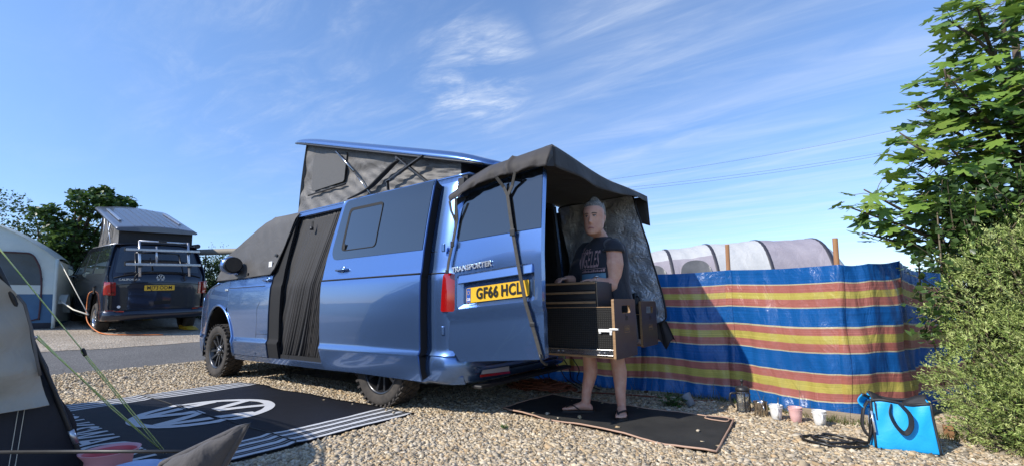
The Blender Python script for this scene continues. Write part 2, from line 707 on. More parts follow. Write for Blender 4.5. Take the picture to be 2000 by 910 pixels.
mat('steel', (0.55, 0.53, 0.51), 0.22, 1.0, c2=(0.4, 0.38, 0.36), nscale=14)
mat('bag_blue', (0.008, 0.33, 0.72), 0.55, c2=(0.010, 0.38, 0.78), nscale=3, wr=(6, 0.3, 0.02))
mat('bag_black', (0.014, 0.014, 0.016), 0.6, c2=(0.02, 0.02, 0.022), nscale=40, bump=0.2, bscale=300, bdist=0.001)
mat('cable_black', (0.010, 0.010, 0.010), 0.3)
mat('cable_orange', (0.62, 0.17, 0.03), 0.45)
mat('cable_brown', (0.20, 0.055, 0.022), 0.5)
mat('rope_green', (0.72, 0.88, 0.22), 0.6, transl=.15, c2=(0.85, 0.90, 0.50), nscale=30)
mat('rope_cream', (0.62, 0.58, 0.48), 0.75)
mat('tent_navy', (0.010, 0.012, 0.020), 0.7, c2=(0.015, 0.017, 0.027), nscale=5, wr=(5, 0.3, 0.02))
mat('tent_beige', (0.36, 0.33, 0.275), 0.7, c2=(0.42, 0.385, 0.32), nscale=4, wr=(7, 0.5, 0.03), transl=0.12)
mat('tent_pale', (0.55, 0.62, 0.59), 0.6, c2=(0.61, 0.68, 0.65), nscale=3, wr=(5, 0.4, 0.03), transl=0.15)
mat('tent_blue', (0.035, 0.10, 0.19), 0.6, c2=(0.045, 0.125, 0.23), nscale=3, wr=(5, 0.3, 0.03))
mat('tent_window', (0.055, 0.066, 0.066), 0.4, c2=(0.075, 0.088, 0.088), nscale=3, wr=(5, 0.4, 0.03))
mat('tent_rim', (0.07, 0.03, 0.035), 0.7)
mat('inflate_white', (0.58, 0.58, 0.57), 0.55, c2=(0.52, 0.52, 0.51), nscale=2.0, wr=(4, 0.35, 0.05), transl=0.15)
mat('inflate_mauve', (0.285, 0.255, 0.285), 0.6, c2=(0.33, 0.30, 0.33), nscale=3, wr=(4, 0.35, 0.05))
mat('inflate_dark', (0.035, 0.034, 0.045), 0.55)
mat('inflate_window', (0.09, 0.09, 0.09), 0.3, c2=(0.14, 0.14, 0.14), nscale=2, wr=(5, 0.4, 0.03))
mat('canopy_tan', (0.30, 0.27, 0.22), 0.7)
mat('bucket_red', (0.62, 0.09, 0.10), 0.45)
mat('bucket_pink', (0.66, 0.30, 0.32), 0.45)
mat('bowl_lilac', (0.42, 0.50, 0.70), 0.4)
mat('cushion', (0.050, 0.046, 0.047), 0.85, c2=(0.066, 0.060, 0.06), nscale=4, wr=(9, 0.6, 0.02), bump=0.2, bscale=350, bdist=0.001, sheen=0.2)
mat('ramp_yellow', (0.66, 0.40, 0.03), 0.5)
mat('skin', (0.66, 0.385, 0.275), 0.5, c2=(0.58, 0.285, 0.20), nscale=14, bump=.08, bscale=220, bdist=.002, sss=0.15)
mat('lips', (0.40, 0.16, 0.14), 0.45)
mat('hair', (0.10, 0.085, 0.07), 0.5, c2=(0.36, 0.315, 0.26), nscale=26, stretch=(5, 5, 1.0), bump=0.6, bscale=90, bdist=0.006)
mat('brow', (0.11, 0.075, 0.05), 0.7)
mat('eye_white', (0.5, 0.48, 0.46), 0.2)
mat('eye_iris', (0.03, 0.03, 0.03), 0.1)
mat('shirt', (0.013, 0.015, 0.022), 0.8, c2=(0.020, 0.022, 0.031), nscale=4, wr=(6, 0.5, 0.03), sheen=0.15)
mat('print_pink', (0.42, 0.27, 0.27), 0.8)
mat('print_teal', (0.10, 0.27, 0.33), 0.8, c2=(0.16, 0.27, 0.40), nscale=5)
mat('print_palm', (0.05, 0.07, 0.06), 0.8)
mat('sandal', (0.016, 0.012, 0.011), 0.55)
mat('bark', (0.14, 0.11, 0.08), 0.9, c2=(0.08, 0.06, 0.045), nscale=20, bump=0.5, bscale=40)
mat('twig', (0.15, 0.12, 0.075), 0.8)
mat('weed_leaf', (0.06, 0.13, 0.025), 0.5, transl=0.25)
mat('pot_grey', (0.22, 0.24, 0.27), 0.6)
mat('concrete', (0.3, 0.29, 0.27), 0.9)
mat('wire', (0.10, 0.11, 0.13), 0.6)


def leafmat(name, rough=0.42, transl=0.3, spec=0.45):
    m = mat(name, (0.06, 0.12, 0.03), rough, transl=transl, spec=spec)
    return attr_color(m)


leafmat('leaf_far')
leafmat('leaf_round', 0.38, 0.28)
leafmat('needle', 0.55, 0.08, 0.3)
leafmat('grass_blade', 0.6, 0.3, 0.3)
mat('leaf_sycamore', (0.14, 0.245, 0.04), 0.42, c2=(0.21, 0.32, 0.06), nscale=2.2, lo=0.3, hi=0.7, transl=0.30, spec=0.4, wr=(26, 0.3, 0.01))
mat('leaf_sycamore_dark', (0.08, 0.155, 0.035), 0.40, c2=(0.12, 0.20, 0.045), nscale=3, transl=0.22, spec=0.45, wr=(26, 0.3, 0.01))
mat('leaf_sycamore_young', (0.23, 0.31, 0.05), 0.42, c2=(0.17, 0.26, 0.04), nscale=3, transl=0.38, spec=0.4, wr=(26, 0.3, 0.01))


# ------------------------------------------------------------------ ground
def gh(x):
    return 0.45 * min(max((x - 3.8) / 6.2, 0.0), 1.7)


XL = sorted(set([-400, -150, -60, -30, -15, -9] + [-6 + 0.4 * i for i in range(25)] + [3.8, 4.95, 7.2, 14.34] + [4 + 0.5 * i for i in range(30)] + [22, 30, 45, 80, 200, 500]))


def land(name, x0, x1, y0, y1, dz, m, ny=2, edge=None):
    xs = [x for x in XL if x0 <= x <= x1]
    ys = [y0 + (y1 - y0) * i / ny for i in range(ny + 1)]
    vs = []
    for i, x in enumerate(xs):
        for y in ys:
            xx = x
            if edge and i in (0, len(xs) - 1): xx = x + edge(y, i)
            vs.append((xx, y, gh(xx) + dz))
    k = ny + 1
    fs = [(i * k + j, (i + 1) * k + j, (i + 1) * k + j + 1, i * k + j + 1) for i in range(len(xs) - 1) for j in range(ny)]
    me = bpy.data.meshes.new(name)
    me.from_pydata(vs, [], fs); me.update()
    o = link(name, me, None, m)
    o['kind'] = 'structure'
    return o


def ground_mat(name, cols, vscale, nlo, bumpd, rough=0.9, gap=0.35):
    """chippings: every voronoi cell its own stone colour, with relief"""
    m = bpy.data.materials.new(name)
    m.use_nodes = True
    N, L = m.node_tree.nodes, m.node_tree.links
    p = N['Principled BSDF']
    p.inputs['Roughness'].default_value = rough
    p.inputs['Specular IOR Level'].default_value = 0.25
    tc = N.new('ShaderNodeTexCoord')
    v = N.new('ShaderNodeTexVoronoi')
    v.inputs['Scale'].default_value = vscale
    L.new(tc.outputs['Object'], v.inputs['Vector'])
    s_ = N.new('ShaderNodeSeparateColor')
    L.new(v.outputs['Color'], s_.inputs[0])
    r = N.new('ShaderNodeValToRGB')
    r.color_ramp.interpolation = 'CONSTANT'
    e = r.color_ramp.elements
    for i, c in enumerate(cols):
        el = e[i] if i < 2 else e.new(i / len(cols))
        el.position = i / len(cols)
        el.color = (*c, 1)
    L.new(s_.outputs[0], r.inputs[0])
    n = N.new('ShaderNodeTexNoise')
    n.inputs['Scale'].default_value = nlo
    n.inputs['Detail'].default_value = 6
    L.new(tc.outputs['Object'], n.inputs['Vector'])
    mr = N.new('ShaderNodeMapRange')
    mr.inputs['From Min'].default_value = 0.3; mr.inputs['From Max'].default_value = 0.7
    mr.inputs['To Min'].default_value = 0.72; mr.inputs['To Max'].default_value = 1.12
    L.new(n.outputs['Fac'], mr.inputs['Value'])
    mu = N.new('ShaderNodeMix'); mu.data_type = 'RGBA'; mu.blend_type = 'MULTIPLY'
    mu.inputs['Factor'].default_value = 1
    L.new(r.outputs[0], mu.inputs['A']); L.new(mr.outputs[0], mu.inputs['B'])
    L.new(mu.outputs['Result'], p.inputs['Base Color'])
    b = N.new('ShaderNodeBump')
    b.invert = True
    b.inputs['Strength'].default_value = 1.0
    b.inputs['Distance'].default_value = bumpd
    L.new(v.outputs['Distance'], b.inputs['Height'])
    L.new(b.outputs[0], p.inputs['Normal'])
    MATS[name] = m
    return m


STONES = [(0.49, 0.40, 0.275), (0.40, 0.32, 0.22), (0.57, 0.49, 0.36), (0.33, 0.27, 0.19), (0.45, 0.345, 0.21), (0.51, 0.445, 0.34), (0.25, 0.22, 0.18), (0.43, 0.375, 0.30), (0.38, 0.265, 0.15), (0.58, 0.515, 0.405)]
ground_mat('gravel_bed', [tuple(x * 0.72 for x in c) for c in STONES], 52, 1.2, 0.010)
ground_mat('gravel_far', [(0.42, 0.35, 0.27), (0.36, 0.30, 0.23), (0.49, 0.42, 0.34), (0.30, 0.25, 0.20), (0.40, 0.33, 0.25), (0.46, 0.41, 0.34)], 34, 0.8, 0.016)
ground_mat('asphalt', [(0.125, 0.122, 0.12), (0.15, 0.147, 0.143), (0.11, 0.108, 0.106), (0.185, 0.18, 0.172), (0.14, 0.136, 0.132)], 62, 0.5, 0.006)
mat('earth_grass', (0.10, 0.115, 0.045), 0.95, c2=(0.16, 0.14, 0.075), nscale=1.5, bump=0.6, bscale=20, bdist=0.03)

land('ground', -400, 500, -400, 400, -0.012, MATS['earth_grass'], 8)
land('gravel_pitch', -6.0, 4.95, -1.02, 7.5, 0.0, MATS['gravel_bed'], 40, edge=lambda y, i: 0.08 * noise2(y * 2.1, 0.3, 2) - 0.06 * (y - 1.3) if i else 0)
land('road', 4.5, 7.5, -40, 40, -0.004, MATS['asphalt'], 80)
land('gravel_pitch', 7.2, 20.0, -7.0, 7.0, 0.002, MATS['gravel_far'], 50, edge=lambda y, i: 0.08 * noise2(y * 1.7, 1.3, 5) if i == 0 else 0)


def cloud_mesh(name, V, Fn, per, cols, m, parent=None, smooth=False, nper=None):
    """many small pieces as one mesh from numpy arrays: V (n*k,3), Fn face index array, one colour per piece"""
    me = bpy.data.meshes.new(name)
    nv = len(V)
    nf = len(Fn)
    w = Fn.shape[1]
    me.vertices.add(nv)
    me.vertices.foreach_set('co', V.astype(np.float32).ravel())
    me.loops.add(nf * w)
    me.loops.foreach_set('vertex_index', Fn.astype(np.int32).ravel())
    me.polygons.add(nf)
    me.polygons.foreach_set('loop_start', np.arange(0, nf * w, w, dtype=np.int32))
    if smooth:
        me.polygons.foreach_set('use_smooth', np.ones(nf, dtype=bool))
    a = me.color_attributes.new('tint', 'FLOAT_COLOR', 'POINT')
    c4 = np.ones((nv, 4), dtype=np.float32)
    c4[:, :3] = np.repeat(cols, per, axis=0)
    a.data.foreach_set('color', c4.ravel())
    me.update(calc_edges=True)
    return link(name, me, parent, m)


CUBE_V = np.array([(x, y, z) for x in (-1, 1) for y in (-1, 1) for z in (-1, 1)], float)
CUBE_T = np.array([(0, 1, 3), (0, 3, 2), (4, 6, 7), (4, 7, 5), (0, 4, 5), (0, 5, 1), (2, 3, 7), (2, 7, 6), (0, 2, 6), (0, 6, 4), (1, 5, 7), (1, 7, 3)])


def rand_rot(n, tilt=None):
    q = rng.normal(size=(n, 4))
    if tilt is not None:
        az = rng.uniform(0, 2 * np.pi, n)
        ax = rng.normal(size=(n, 2)); ax /= np.linalg.norm(ax, axis=1)[:, None]
        an = rng.normal(0, tilt, n)
        q1 = np.stack([np.cos(az / 2), np.zeros(n), np.zeros(n), np.sin(az / 2)], 1)
        q2 = np.stack([np.cos(an / 2), ax[:, 0] * np.sin(an / 2), ax[:, 1] * np.sin(an / 2), np.zeros(n)], 1)
        w = q2[:, 0] * q1[:, 0] - q2[:, 3] * q1[:, 3]
        x = q2[:, 1] * q1[:, 0] + q2[:, 2] * q1[:, 3]
        y = q2[:, 2] * q1[:, 0] - q2[:, 1] * q1[:, 3]
        z = q2[:, 0] * q1[:, 3] + q2[:, 3] * q1[:, 0]
        q = np.stack([w, x, y, z], 1)
    q /= np.linalg.norm(q, axis=1)[:, None]
    w, x, y, z = q.T
    return np.stack([np.stack([1 - 2 * (y * y + z * z), 2 * (x * y - z * w), 2 * (x * z + y * w)], 1),
                     np.stack([2 * (x * y + z * w), 1 - 2 * (x * x + z * z), 2 * (y * z - x * w)], 1),
                     np.stack([2 * (x * z - y * w), 2 * (y * z + x * w), 1 - 2 * (x * x + y * y)], 1)], 1)


def stones(name, pts, size, m):
    n = len(pts)
    loc = CUBE_V[None] * (1 + rng.uniform(-0.42, 0.25, (n, 8, 3)))
    s_ = size * rng.lognormal(0, 0.28, n)[:, None] * np.stack([rng.uniform(0.7, 1.25, n), rng.uniform(0.45, 0.95, n), rng.uniform(0.25, 0.6, n)], 1)
    loc = loc * s_[:, None, :]
    Rm = rand_rot(n, 0.45)
    V = np.einsum('nij,nkj->nki', Rm, loc) + pts[:, None, :]
    Fn = (CUBE_T[None] + 8 * np.arange(n)[:, None, None]).reshape(-1, 3)
    base = np.array(STONES)
    base = base.mean(0) * np.array([1.0, .975, .93]) + .72 * (base - base.mean(0))
    c = base[rng.integers(0, len(base), n)] * rng.uniform(0.75, 1.25, (n, 1))
    o = cloud_mesh(name, V.reshape(-1, 3), Fn, 8, np.clip(c, 0, 0.8), m)
    o['kind'] = 'stuff'
    return o


sm_ = mat('stone', (0.4, 0.35, 0.25), 0.8, spec=0.3)
attr_color(sm_)


def scatter_pitch():
    n = 420000
    P = np.stack([rng.uniform(-5.0, 4.9, n), rng.uniform(-1.3, 3.4, n), np.zeros(n)], 1)
    d = np.hypot(P[:, 0] + 3.52, P[:, 1] - 3.71)
    fwd = 0.586 * (P[:, 0] + 3.52) - 0.81 * (P[:, 1] - 3.71)
    lat = -0.81 * (P[:, 0] + 3.52) - 0.586 * (P[:, 1] - 3.71)
    keep = (fwd > 1.3) & (np.abs(lat) < fwd * 1.2 + 0.3)
    keep &= ~((P[:, 0] > -0.525) & (P[:, 0] < 2.61) & (P[:, 1] > .935))                       # under the rug
    keep &= ~((P[:, 0] > -2.76) & (P[:, 0] < -1.10) & (P[:, 1] > -.17) & (P[:, 1] < .46 - .14 * (P[:, 0] + 1.04)))   # under the mat
    keep &= ~((P[:, 0] < 3.0) & (P[:, 0] > 0.3) & (P[:, 1] < 0.2))                          # dark, under the van
    fence = np.interp(P[:, 0], [-5, -3.85, -3.45, -2.6, -1.75, -0.8, 5], [-2.5, -1.05, -0.62, -0.97, -0.96, -1.12, -1.12])
    keep &= P[:, 1] > fence
    dens = np.clip(1.15 - 0.11 * d, 0.28, 1.0)
    keep &= rng.uniform(0, 1, n) < dens
    P = P[keep]
    stray = np.stack([rng.uniform(-2.75, 2.5, 70), rng.uniform(-.15, 2.4, 70), np.zeros(70)], 1)
    on_mat = (stray[:, 0] < -1.15) & (stray[:, 1] < .55) & (stray[:, 1] > -.1)
    on_rug = (stray[:, 0] > -.48) & (stray[:, 1] > .97) & ((stray[:, 1] < 1.12) | (stray[:, 0] < -.3))
    stray = stray[on_mat | on_rug]
    n0 = len(P)
    P = np.concatenate([P, stray])
    P[:, 2] = np.array([gh(x) for x in P[:, 0]]) + rng.uniform(0.0, 0.010, len(P)) + 0.006 * np.sin(P[:, 0] * 3.1) * np.cos(P[:, 1] * 2.7)
    P[n0:, 2] += .024
    return P


stones('gravel_stones', scatter_pitch(), 0.0108, sm_)


# ------------------------------------------------------------------ foliage tools
def leaves(name, pts, size, cols, m, parent=None, up=0.5, aspect=0.55, out=None, dark=None):
    """many folded four-point leaves in one mesh"""
    n = len(pts)
    base = np.array([(0, 0, 0), (0.5, aspect / 2, 0.08), (1, 0, -0.04), (0.5, -aspect / 2, 0.08)]) - np.array([0.5, 0, 0])
    nr = rng.normal(size=(n, 3)) * 0.6
    nr[:, 2] += up
    if out is not None: nr += out
    nr /= np.linalg.norm(nr, axis=1)[:, None]
    t = rng.normal(size=(n, 3))
    t -= nr * (t * nr).sum(1)[:, None]
    t /= np.linalg.norm(t, axis=1)[:, None]
    b = np.cross(nr, t)
    s_ = size * rng.uniform(0.6, 1.3, n)
    V = pts[:, None, :] + s_[:, None, None] * (base[None, :, 0:1] * t[:, None, :] + base[None, :, 1:2] * b[:, None, :] + base[None, :, 2:3] * nr[:, None, :])
    Fn = np.array([(0, 1, 2), (0, 2, 3)])
    Fn = (Fn[None] + 4 * np.arange(n)[:, None, None]).reshape(-1, 3)
    cc = np.array(cols)
    c = cc[rng.integers(0, len(cc), n)] * rng.uniform(0.7, 1.3, (n, 1))
    return cloud_mesh(name, V.reshape(-1, 3), Fn, 4, c, m, parent)


def blob_points(blobs, n, shell=0.5):
    """points in a union of lumpy ellipsoids, denser towards their skins; returns points and outward directions"""
    w = np.array([b[3] * b[4] * b[5] for b in blobs]) ** 0.67
    k = rng.choice(len(blobs), n, p=w / w.sum())
    B = np.array(blobs)[k]
    d = rng.normal(size=(n, 3)); d /= np.linalg.norm(d, axis=1)[:, None]
    r = rng.uniform(shell, 1.0, n) ** 0.6
    lump = 1 + 0.16 * np.sin(d[:, 0] * 5 + B[:, 0] * 3) * np.cos(d[:, 2] * 6 + B[:, 1] * 5) + rng.normal(0, 0.05, n)
    return B[:, :3] + d * B[:, 3:6] * (r * lump)[:, None], d


GREENS = [(0.035, 0.075, 0.018), (0.05, 0.10, 0.022), (0.07, 0.125, 0.03), (0.028, 0.06, 0.016), (0.09, 0.14, 0.04)]


def hedge(label, x0, y0, x1, y1, z0, hgt, thick, n, size=0.11, cols=GREENS, cat='hedge', name='hedge', top=None, group=None):
    t = thing(name, label, cat, ((x0 + x1) / 2, (y0 + y1) / 2, z0), group)
    L_ = math.hypot(x1 - x0, y1 - y0)
    k = max(3, int(L_ / (thick * 0.55)))
    blobs = []
    for i in range(k):
        f = (i + 0.5) / k
        hh = hgt * (top(f) if top else 1.0) * rng.uniform(0.92, 1.08)
        cx, cy = lerp(x0, x1, f) + rng.normal(0, 0.1), lerp(y0, y1, f) + rng.normal(0, 0.1)
        for lv in (0.28, 0.72):
            blobs.append((cx, cy, z0 + hh * lv, thick * 0.62, thick * 0.62, hh * 0.33))
    P, d = blob_points(blobs, n, 0.6)
    P = P[P[:, 2] > z0 - 0.05]
    leaves('foliage', P, size, cols, MATS['leaf_far'], t, 0.5, out=None)
    mb = MB()
    for i in range(k):
        f = (i + 0.5) / k
        cx, cy = lerp(x0, x1, f), lerp(y0, y1, f)
        mb.tube([(cx, cy, z0 - 0.1), (cx + rng.normal(0, .05), cy, z0 + hgt * 0.5), (cx + rng.normal(0, .2), cy + rng.normal(0, .2), z0 + hgt * 0.8)], [0.06, 0.045, 0.015], 6)
    mb.build('stems', MATS['bark'], t)
    return t

# ------------------------------------------------------------------ camper vans: shared shapes
PZ = [0.24, 0.30, 0.36, 0.485, 0.505, 0.535, 0.56, 0.80, 1.00, 1.10, 1.15, 1.185, 1.22, 1.36, 1.60, 1.85, 1.95, 2.00, 2.04]
PY = [0.885, 0.915, 0.935, 0.958, 0.962, 0.945, 0.944, 0.953, 0.955, 0.952, 0.949, 0.938, 0.932, 0.915, 0.872, 0.822, 0.800, 0.782, 0.745]


class VanShape:
    def __init__(s, wb, k=1.0):
        s.wb, s.k = wb, k

    def Y(s, x, z):
        y = float(np.interp(z * s.k, PZ, PY))
        a = x - (s.wb - 0.35)
        if a > 0: y *= 1 - 0.165 * (a / 1.25) ** 2.2
        if x < -0.78:
            t = min(1.0, (-0.78 - x) / 0.19)
            y -= 0.14 * (1 - math.sqrt(max(0.0, 1 - t * t)))
        return y

    def side(s, off=0.0, sg=1):
        f = lambda x, z: (x, sg * (s.Y(x, z) + off), z)
        f.rows = [z / s.k for z in PZ]
        return f


def arch(cx, r=0.50, ry=0.57, z0=0.30):
    """wheel-arch cut-out as a polygon reaching below the sill"""
    pts = circle(cx, 0.375, r, 25, 0, 180, ry)
    return [(cx + r, 0.0)] + pts + [(cx - r, 0.0)]


def clip_arch(x0, x1, z0, cx, r=0.50, ry=0.57):
    """arch arc points between x0<x1 (left to right) at height >= z0"""
    return [(x, z) for x, z in circle(cx, 0.375, r, 41, 180, 0, ry) if x0 <= x <= x1 and z >= z0]


def liner(parent, cx, y0, y1, r=0.50, ry=0.57):
    mb = MB()
    arc = circle(cx, 0.375, r, 17, -12, 192, ry)
    n = len(arc)
    vs = [(x, y0, z) for x, z in arc] + [(x, y1, z) for x, z in arc]
    mb.add(vs, [(i, i + 1, n + i + 1, n + i) for i in range(n - 1)], True)
    mb.add([(x, y1, z) for x, z in arc], [tuple(range(n))])
    return mb.build('arch_liner', MATS['black_gap'], parent)


WHEEL_CACHE = {}


def wheel(parent, c, sg, rad, wid, style):
    """tyre with tread blocks; its rim and hub cap hang under it; one mesh set per style, shared"""
    key = (style, sg)
    if key not in WHEEL_CACHE:
        rot = Matrix(((1, 0, 0), (0, 0, sg), (0, -sg, 0))) if sg > 0 else Matrix(((1, 0, 0), (0, 0, -1), (0, 1, 0)))
        w = wid / 2
        rim = rad * 0.655
        mb = MB()
        tread = rad - (0.011 if style == 'offroad' else 0.004)
        mb.lathe([(rim - .008, -w * .8), (rim + .02, -w * .98), (rad * .86, -w * 1.04), (tread - .012, -w * .92), (tread, -w * .74), (tread, w * .74), (tread - .012, w * .92), (rad * .90, w * 1.02), (rad * .86, w * 1.045), (rad * .80, w * 1.045), (rim + .02, w * 1.0), (rim + .006, w * .93), (rim - .008, w * .80)], n=56, rot=rot, cap=False)
        if style == 'offroad':
            n = 34
            for i in range(n):
                for row, (zz, ln, sk) in enumerate(((-w * .70, .052, .5), (-w * .24, .046, -.5), (w * .24, .046, .5), (w * .70, .052, -.5))):
                    a = 2 * math.pi * (i + (0.5 if row % 2 else 0)) / n
                    m3 = Matrix.Rotation(a, 3, 'Z') @ Matrix.Rotation(sk, 3, 'X')
                    p = Matrix.Rotation(a, 3, 'Z') @ Vector((tread + .0025, 0, zz))
                    mb.box(rot @ p, (.012, .044, ln), rot @ m3)
                a = 2 * math.pi * (i + .25) / n                     # shoulder lugs down the side wall
                p = Matrix.Rotation(a, 3, 'Z') @ Vector((rad * .935, 0, w * .97))
                mb.box(rot @ p, (.046, .022, .011), rot @ Matrix.Rotation(a, 3, 'Z') @ Matrix.Rotation(R(-28), 3, 'Y'))
        else:
            for i in range(60):
                a = 2 * math.pi * i / 60
                for zz in (-w * .5, 0, w * .5):
                    p = Matrix.Rotation(a, 3, 'Z') @ Vector((tread + .001, 0, zz))
                    mb.box(rot @ p, (.006, rad * .085, w * .42), rot @ Matrix.Rotation(a, 3, 'Z'))
        tyre = mb.mesh('tyre')
        r_ = MB()
        r_.lathe([(rim + .004, w * .93), (rim - .008, w * .94), (rim - .022, w * .80), (rim - .035, w * .2), (rim - .035, -w * .7), (rim + .0, -w * .8)], n=48, rot=rot, cap=False)
        zo = w * .72
        for k in range(5):
            for dd in (-1, 1):
                a = 2 * math.pi * k / 5 + math.pi / 2
                d = Vector((math.cos(a), math.sin(a)))
                pr = Vector((-d.y, d.x))
                p0, p1 = d * .045 + pr * dd * .020, d * (rim - .015) + pr * dd * rim * .235
                tn = Vector((p1.x - p0.x, p1.y - p0.y)).normalized(); nn = Vector((-tn.y, tn.x))
                a0, a1 = .017, .020
                poly = [(p0 + nn * a0), (p0 - nn * a0), (p1 - nn * a1), (p1 + nn * a1)]
                lo = [rot @ Vector((q.x, q.y, zo - .045 + (.016 if i > 1 else 0))) for i, q in enumerate(poly)]
                hi = [rot @ Vector((q.x * 1.0, q.y, zo - .012 + (.022 if i > 1 else 0))) for i, q in enumerate([(p0 + nn * a0 * .6), (p0 - nn * a0 * .6), (p1 - nn * a1 * .7), (p1 + nn * a1 * .7)])]
                r_.add(lo + hi, [(0, 1, 2, 3), (7, 6, 5, 4), (0, 4, 5, 1), (1, 5, 6, 2), (2, 6, 7, 3), (3, 7, 4, 0)])
        r_.lathe([(.078, zo - .05), (.072, zo - .006), (.05, zo + .002), (.0301, zo + .003)], n=24, rot=rot, cap=True)
        b_ = MB().lathe([(rim - .036, -w * .15), (0.02, -w * .15)], n=32, rot=rot, cap=True)           # brake backing
        b_.lathe([(rim * .72, -w * .02), (rim * .72, w * .06), (.05, w * .06)], n=32, rot=rot, cap=True)
        h_ = MB().lathe([(.029, zo), (.029, zo + .006), (.024, zo + .009)], n=20, rot=rot)
        for q in range(5):
            a = 2 * math.pi * (q + .5) / 5
            h_.lathe([(.009, zo - .01), (.008, zo + .004)], rot @ Vector((.056 * math.cos(a), .056 * math.sin(a), 0)), n=8, rot=rot)
        WHEEL_CACHE[key] = (tyre, r_.mesh('rim'), b_.mesh('brake_disc'), h_.mesh('hub_cap'))
    ty, ri, br, hu = WHEEL_CACHE[key]
    o = link('wheel', ty, parent, MATS['rubber'])
    o.location = c
    link('rim', ri, o, MATS['alloy_black' if style == 'offroad' else 'alloy_silver'])
    link('brake_disc', br, o, MATS['black_plastic'])
    link('hub_cap', hu, o, MATS['alloy_silver'])
    return o


def door_handle(parent, x, z, Y, m, ln=0.15):
    mb = MB()
    y = Y
    pts = [(x - ln / 2, y - .005, z), (x - ln / 2 + .02, y + .028, z), (x, y + .034, z), (x + ln / 2 - .02, y + .028, z), (x + ln / 2, y - .005, z)]
    mb.tube(spline(pts, 4), [.016] * 17, 8, flat=0.8)
    h = mb.build('door_handle', m, parent)
    b = MB().lathe([(.042, -.002), (.040, .003), (.02, .004)], (x, y, z), 20, Matrix(((1, 0, 0), (0, 0, 1), (0, -1, 0))))
    b.build('handle_recess', MATS['paint_shade'] if 'paint_shade' in MATS else m, h)
    return h


def plate(parent, fn, w, h, txt, band=True):
    """number plate lying on fn(a,b,h): yellow board, blue band, black characters"""
    mb = MB()
    mb.prism(rpoly([(-w / 2, -h / 2), (w / 2, -h / 2), (w / 2, h / 2), (-w / 2, h / 2)], .012, 3), fn, 0.006)
    p = mb.build('number_plate', MATS['plate_yellow'], parent)
    x0 = 0.0
    if band:
        b = MB().prism([(-w / 2 + .004, -h / 2 + .004), (-w / 2 + w * .075, -h / 2 + .004), (-w / 2 + w * .075, h / 2 - .004), (-w / 2 + .004, h / 2 - .004)], lambda a, c, t: fn(a, c, .0062 + t), .0012)
        b.build('plate_band', MATS['plate_blue'], parent)
        lettering('plate_letters', 'GB', h * .26, lambda a, c, t: fn(a - w / 2 + w * .041, c - h * .28, .0075 + t), MATS['white_mark'], parent, .0008, bold=.0005)
        st = MB()
        for i in range(12):
            a = 2 * math.pi * i / 12
            cx, cy = -w / 2 + w * .041 + .014 * math.cos(a), h * .17 + .014 * math.sin(a)
            st.prism([(cx + .003 * math.cos(q), cy + .003 * math.sin(q)) for q in (0, 1.57, 3.14, 4.71)], lambda x, y, t: fn(x, y, .0075 + t), .0006)
        st.build('plate_stars', MATS['ramp_yellow'], parent)
        x0 = w * .035
    bits = txt.split(' ')
    ww = [max(v[0] for v in text_polys(b, h * .98, sx=0.80 if band else 0.84, sp=1.10)[0]) * 2 for b in bits]
    gap = h * .26
    c0 = -(sum(ww) + gap) / 2
    for b_, w_ in zip(bits, ww):
        mid_ = c0 + w_ / 2
        c0 += w_ + gap
        lettering('plate_letters', b_, h * .98, lambda a, c, t, mid_=mid_: fn(a + x0 + mid_, c, .0062 + t), MATS['plate_black'], parent, .001, bold=(.0034 if band else .0016) * h / .11, sx=0.80 if band else 0.84, sp=1.10)
    return p


# ------------------------------------------------------------------ the blue camper van
WB = 3.40
VS = VanShape(WB)
van = thing('camper_van', 'metallic blue camper van with raised pop-up roof, sliding door back and rear doors open', 'camper van', (1.7, 0, 0))
PB = MATS['paint_blue']
BK = MATS['black_gap']
FX = WB
# front wing
wing = [(3.135, 1.275), (3.125, 0.93)] + clip_arch(3.15, FX + .5, 0.38, FX) + [(FX + .50, 0.30), (4.22, 0.30), (4.30, 0.42), (4.315, 0.64), (4.29, 0.88), (4.17, 1.09), (3.9, 1.175), (3.5, 1.245)]
sheet('front_wing', wing, VS.side(), PB, van, step=.07, thick=.015, estep=.04)
# front door (below its covered window)
fd = [(2.028, 0.335), (FX - .512, 0.335)] + clip_arch(FX - .508, 3.10, 0.36, FX) + [(3.118, 0.93), (3.122, 1.272), (2.9, 1.29), (2.028, 1.30)]
fdoor = sheet('front_door', fd, VS.side(.002), PB, van, step=.07, thick=.03, estep=.04)
door_handle(fdoor, 2.12, 1.235, VS.Y(2.1, 1.235) + .002, PB)
MB().tube([(2.16, VS.Y(2.16, 1.168) + .001, 1.168), (3.12, VS.Y(3.1, 1.168) + .001, 1.168)], .005, 6).build('door_seam', BK, fdoor)
MB().tube([(2.30, VS.Y(2.3, z) + .001, z) for z in (.36, .60, .84, .90)] + [(2.24, VS.Y(2.3, .98) + .001, .98)], .003, 5).build('filler_flap_seam', BK, fdoor)
MB().tube([(2.03, VS.Y(2.3, .60) + .001, .60), (2.30, VS.Y(2.3, .60) + .001, .60)], .003, 5).build('filler_flap_seam', BK, fdoor)
# lip round the front wheel arch
lip = [(FX + .505 * math.cos(R(a)), 0.375 + .575 * math.sin(R(a))) for a in range(-6, 187, 6)]
MB().tube([(x, VS.Y(x, z) + .002, z) for x, z in lip], [.016] * len(lip), 8).build('arch_lip', PB, van)
liner(van, FX, .90, .52); liner(van, FX, -.90, -.52); liner(van, 0, .90, .52); liner(van, 0, -.90, -.52)
# side repeater badge
MB().box((3.16, VS.Y(3.16, 1.15) + .008, 1.15), (.085, .012, .026)).build('side_badge', MATS['chrome'], van, .004)
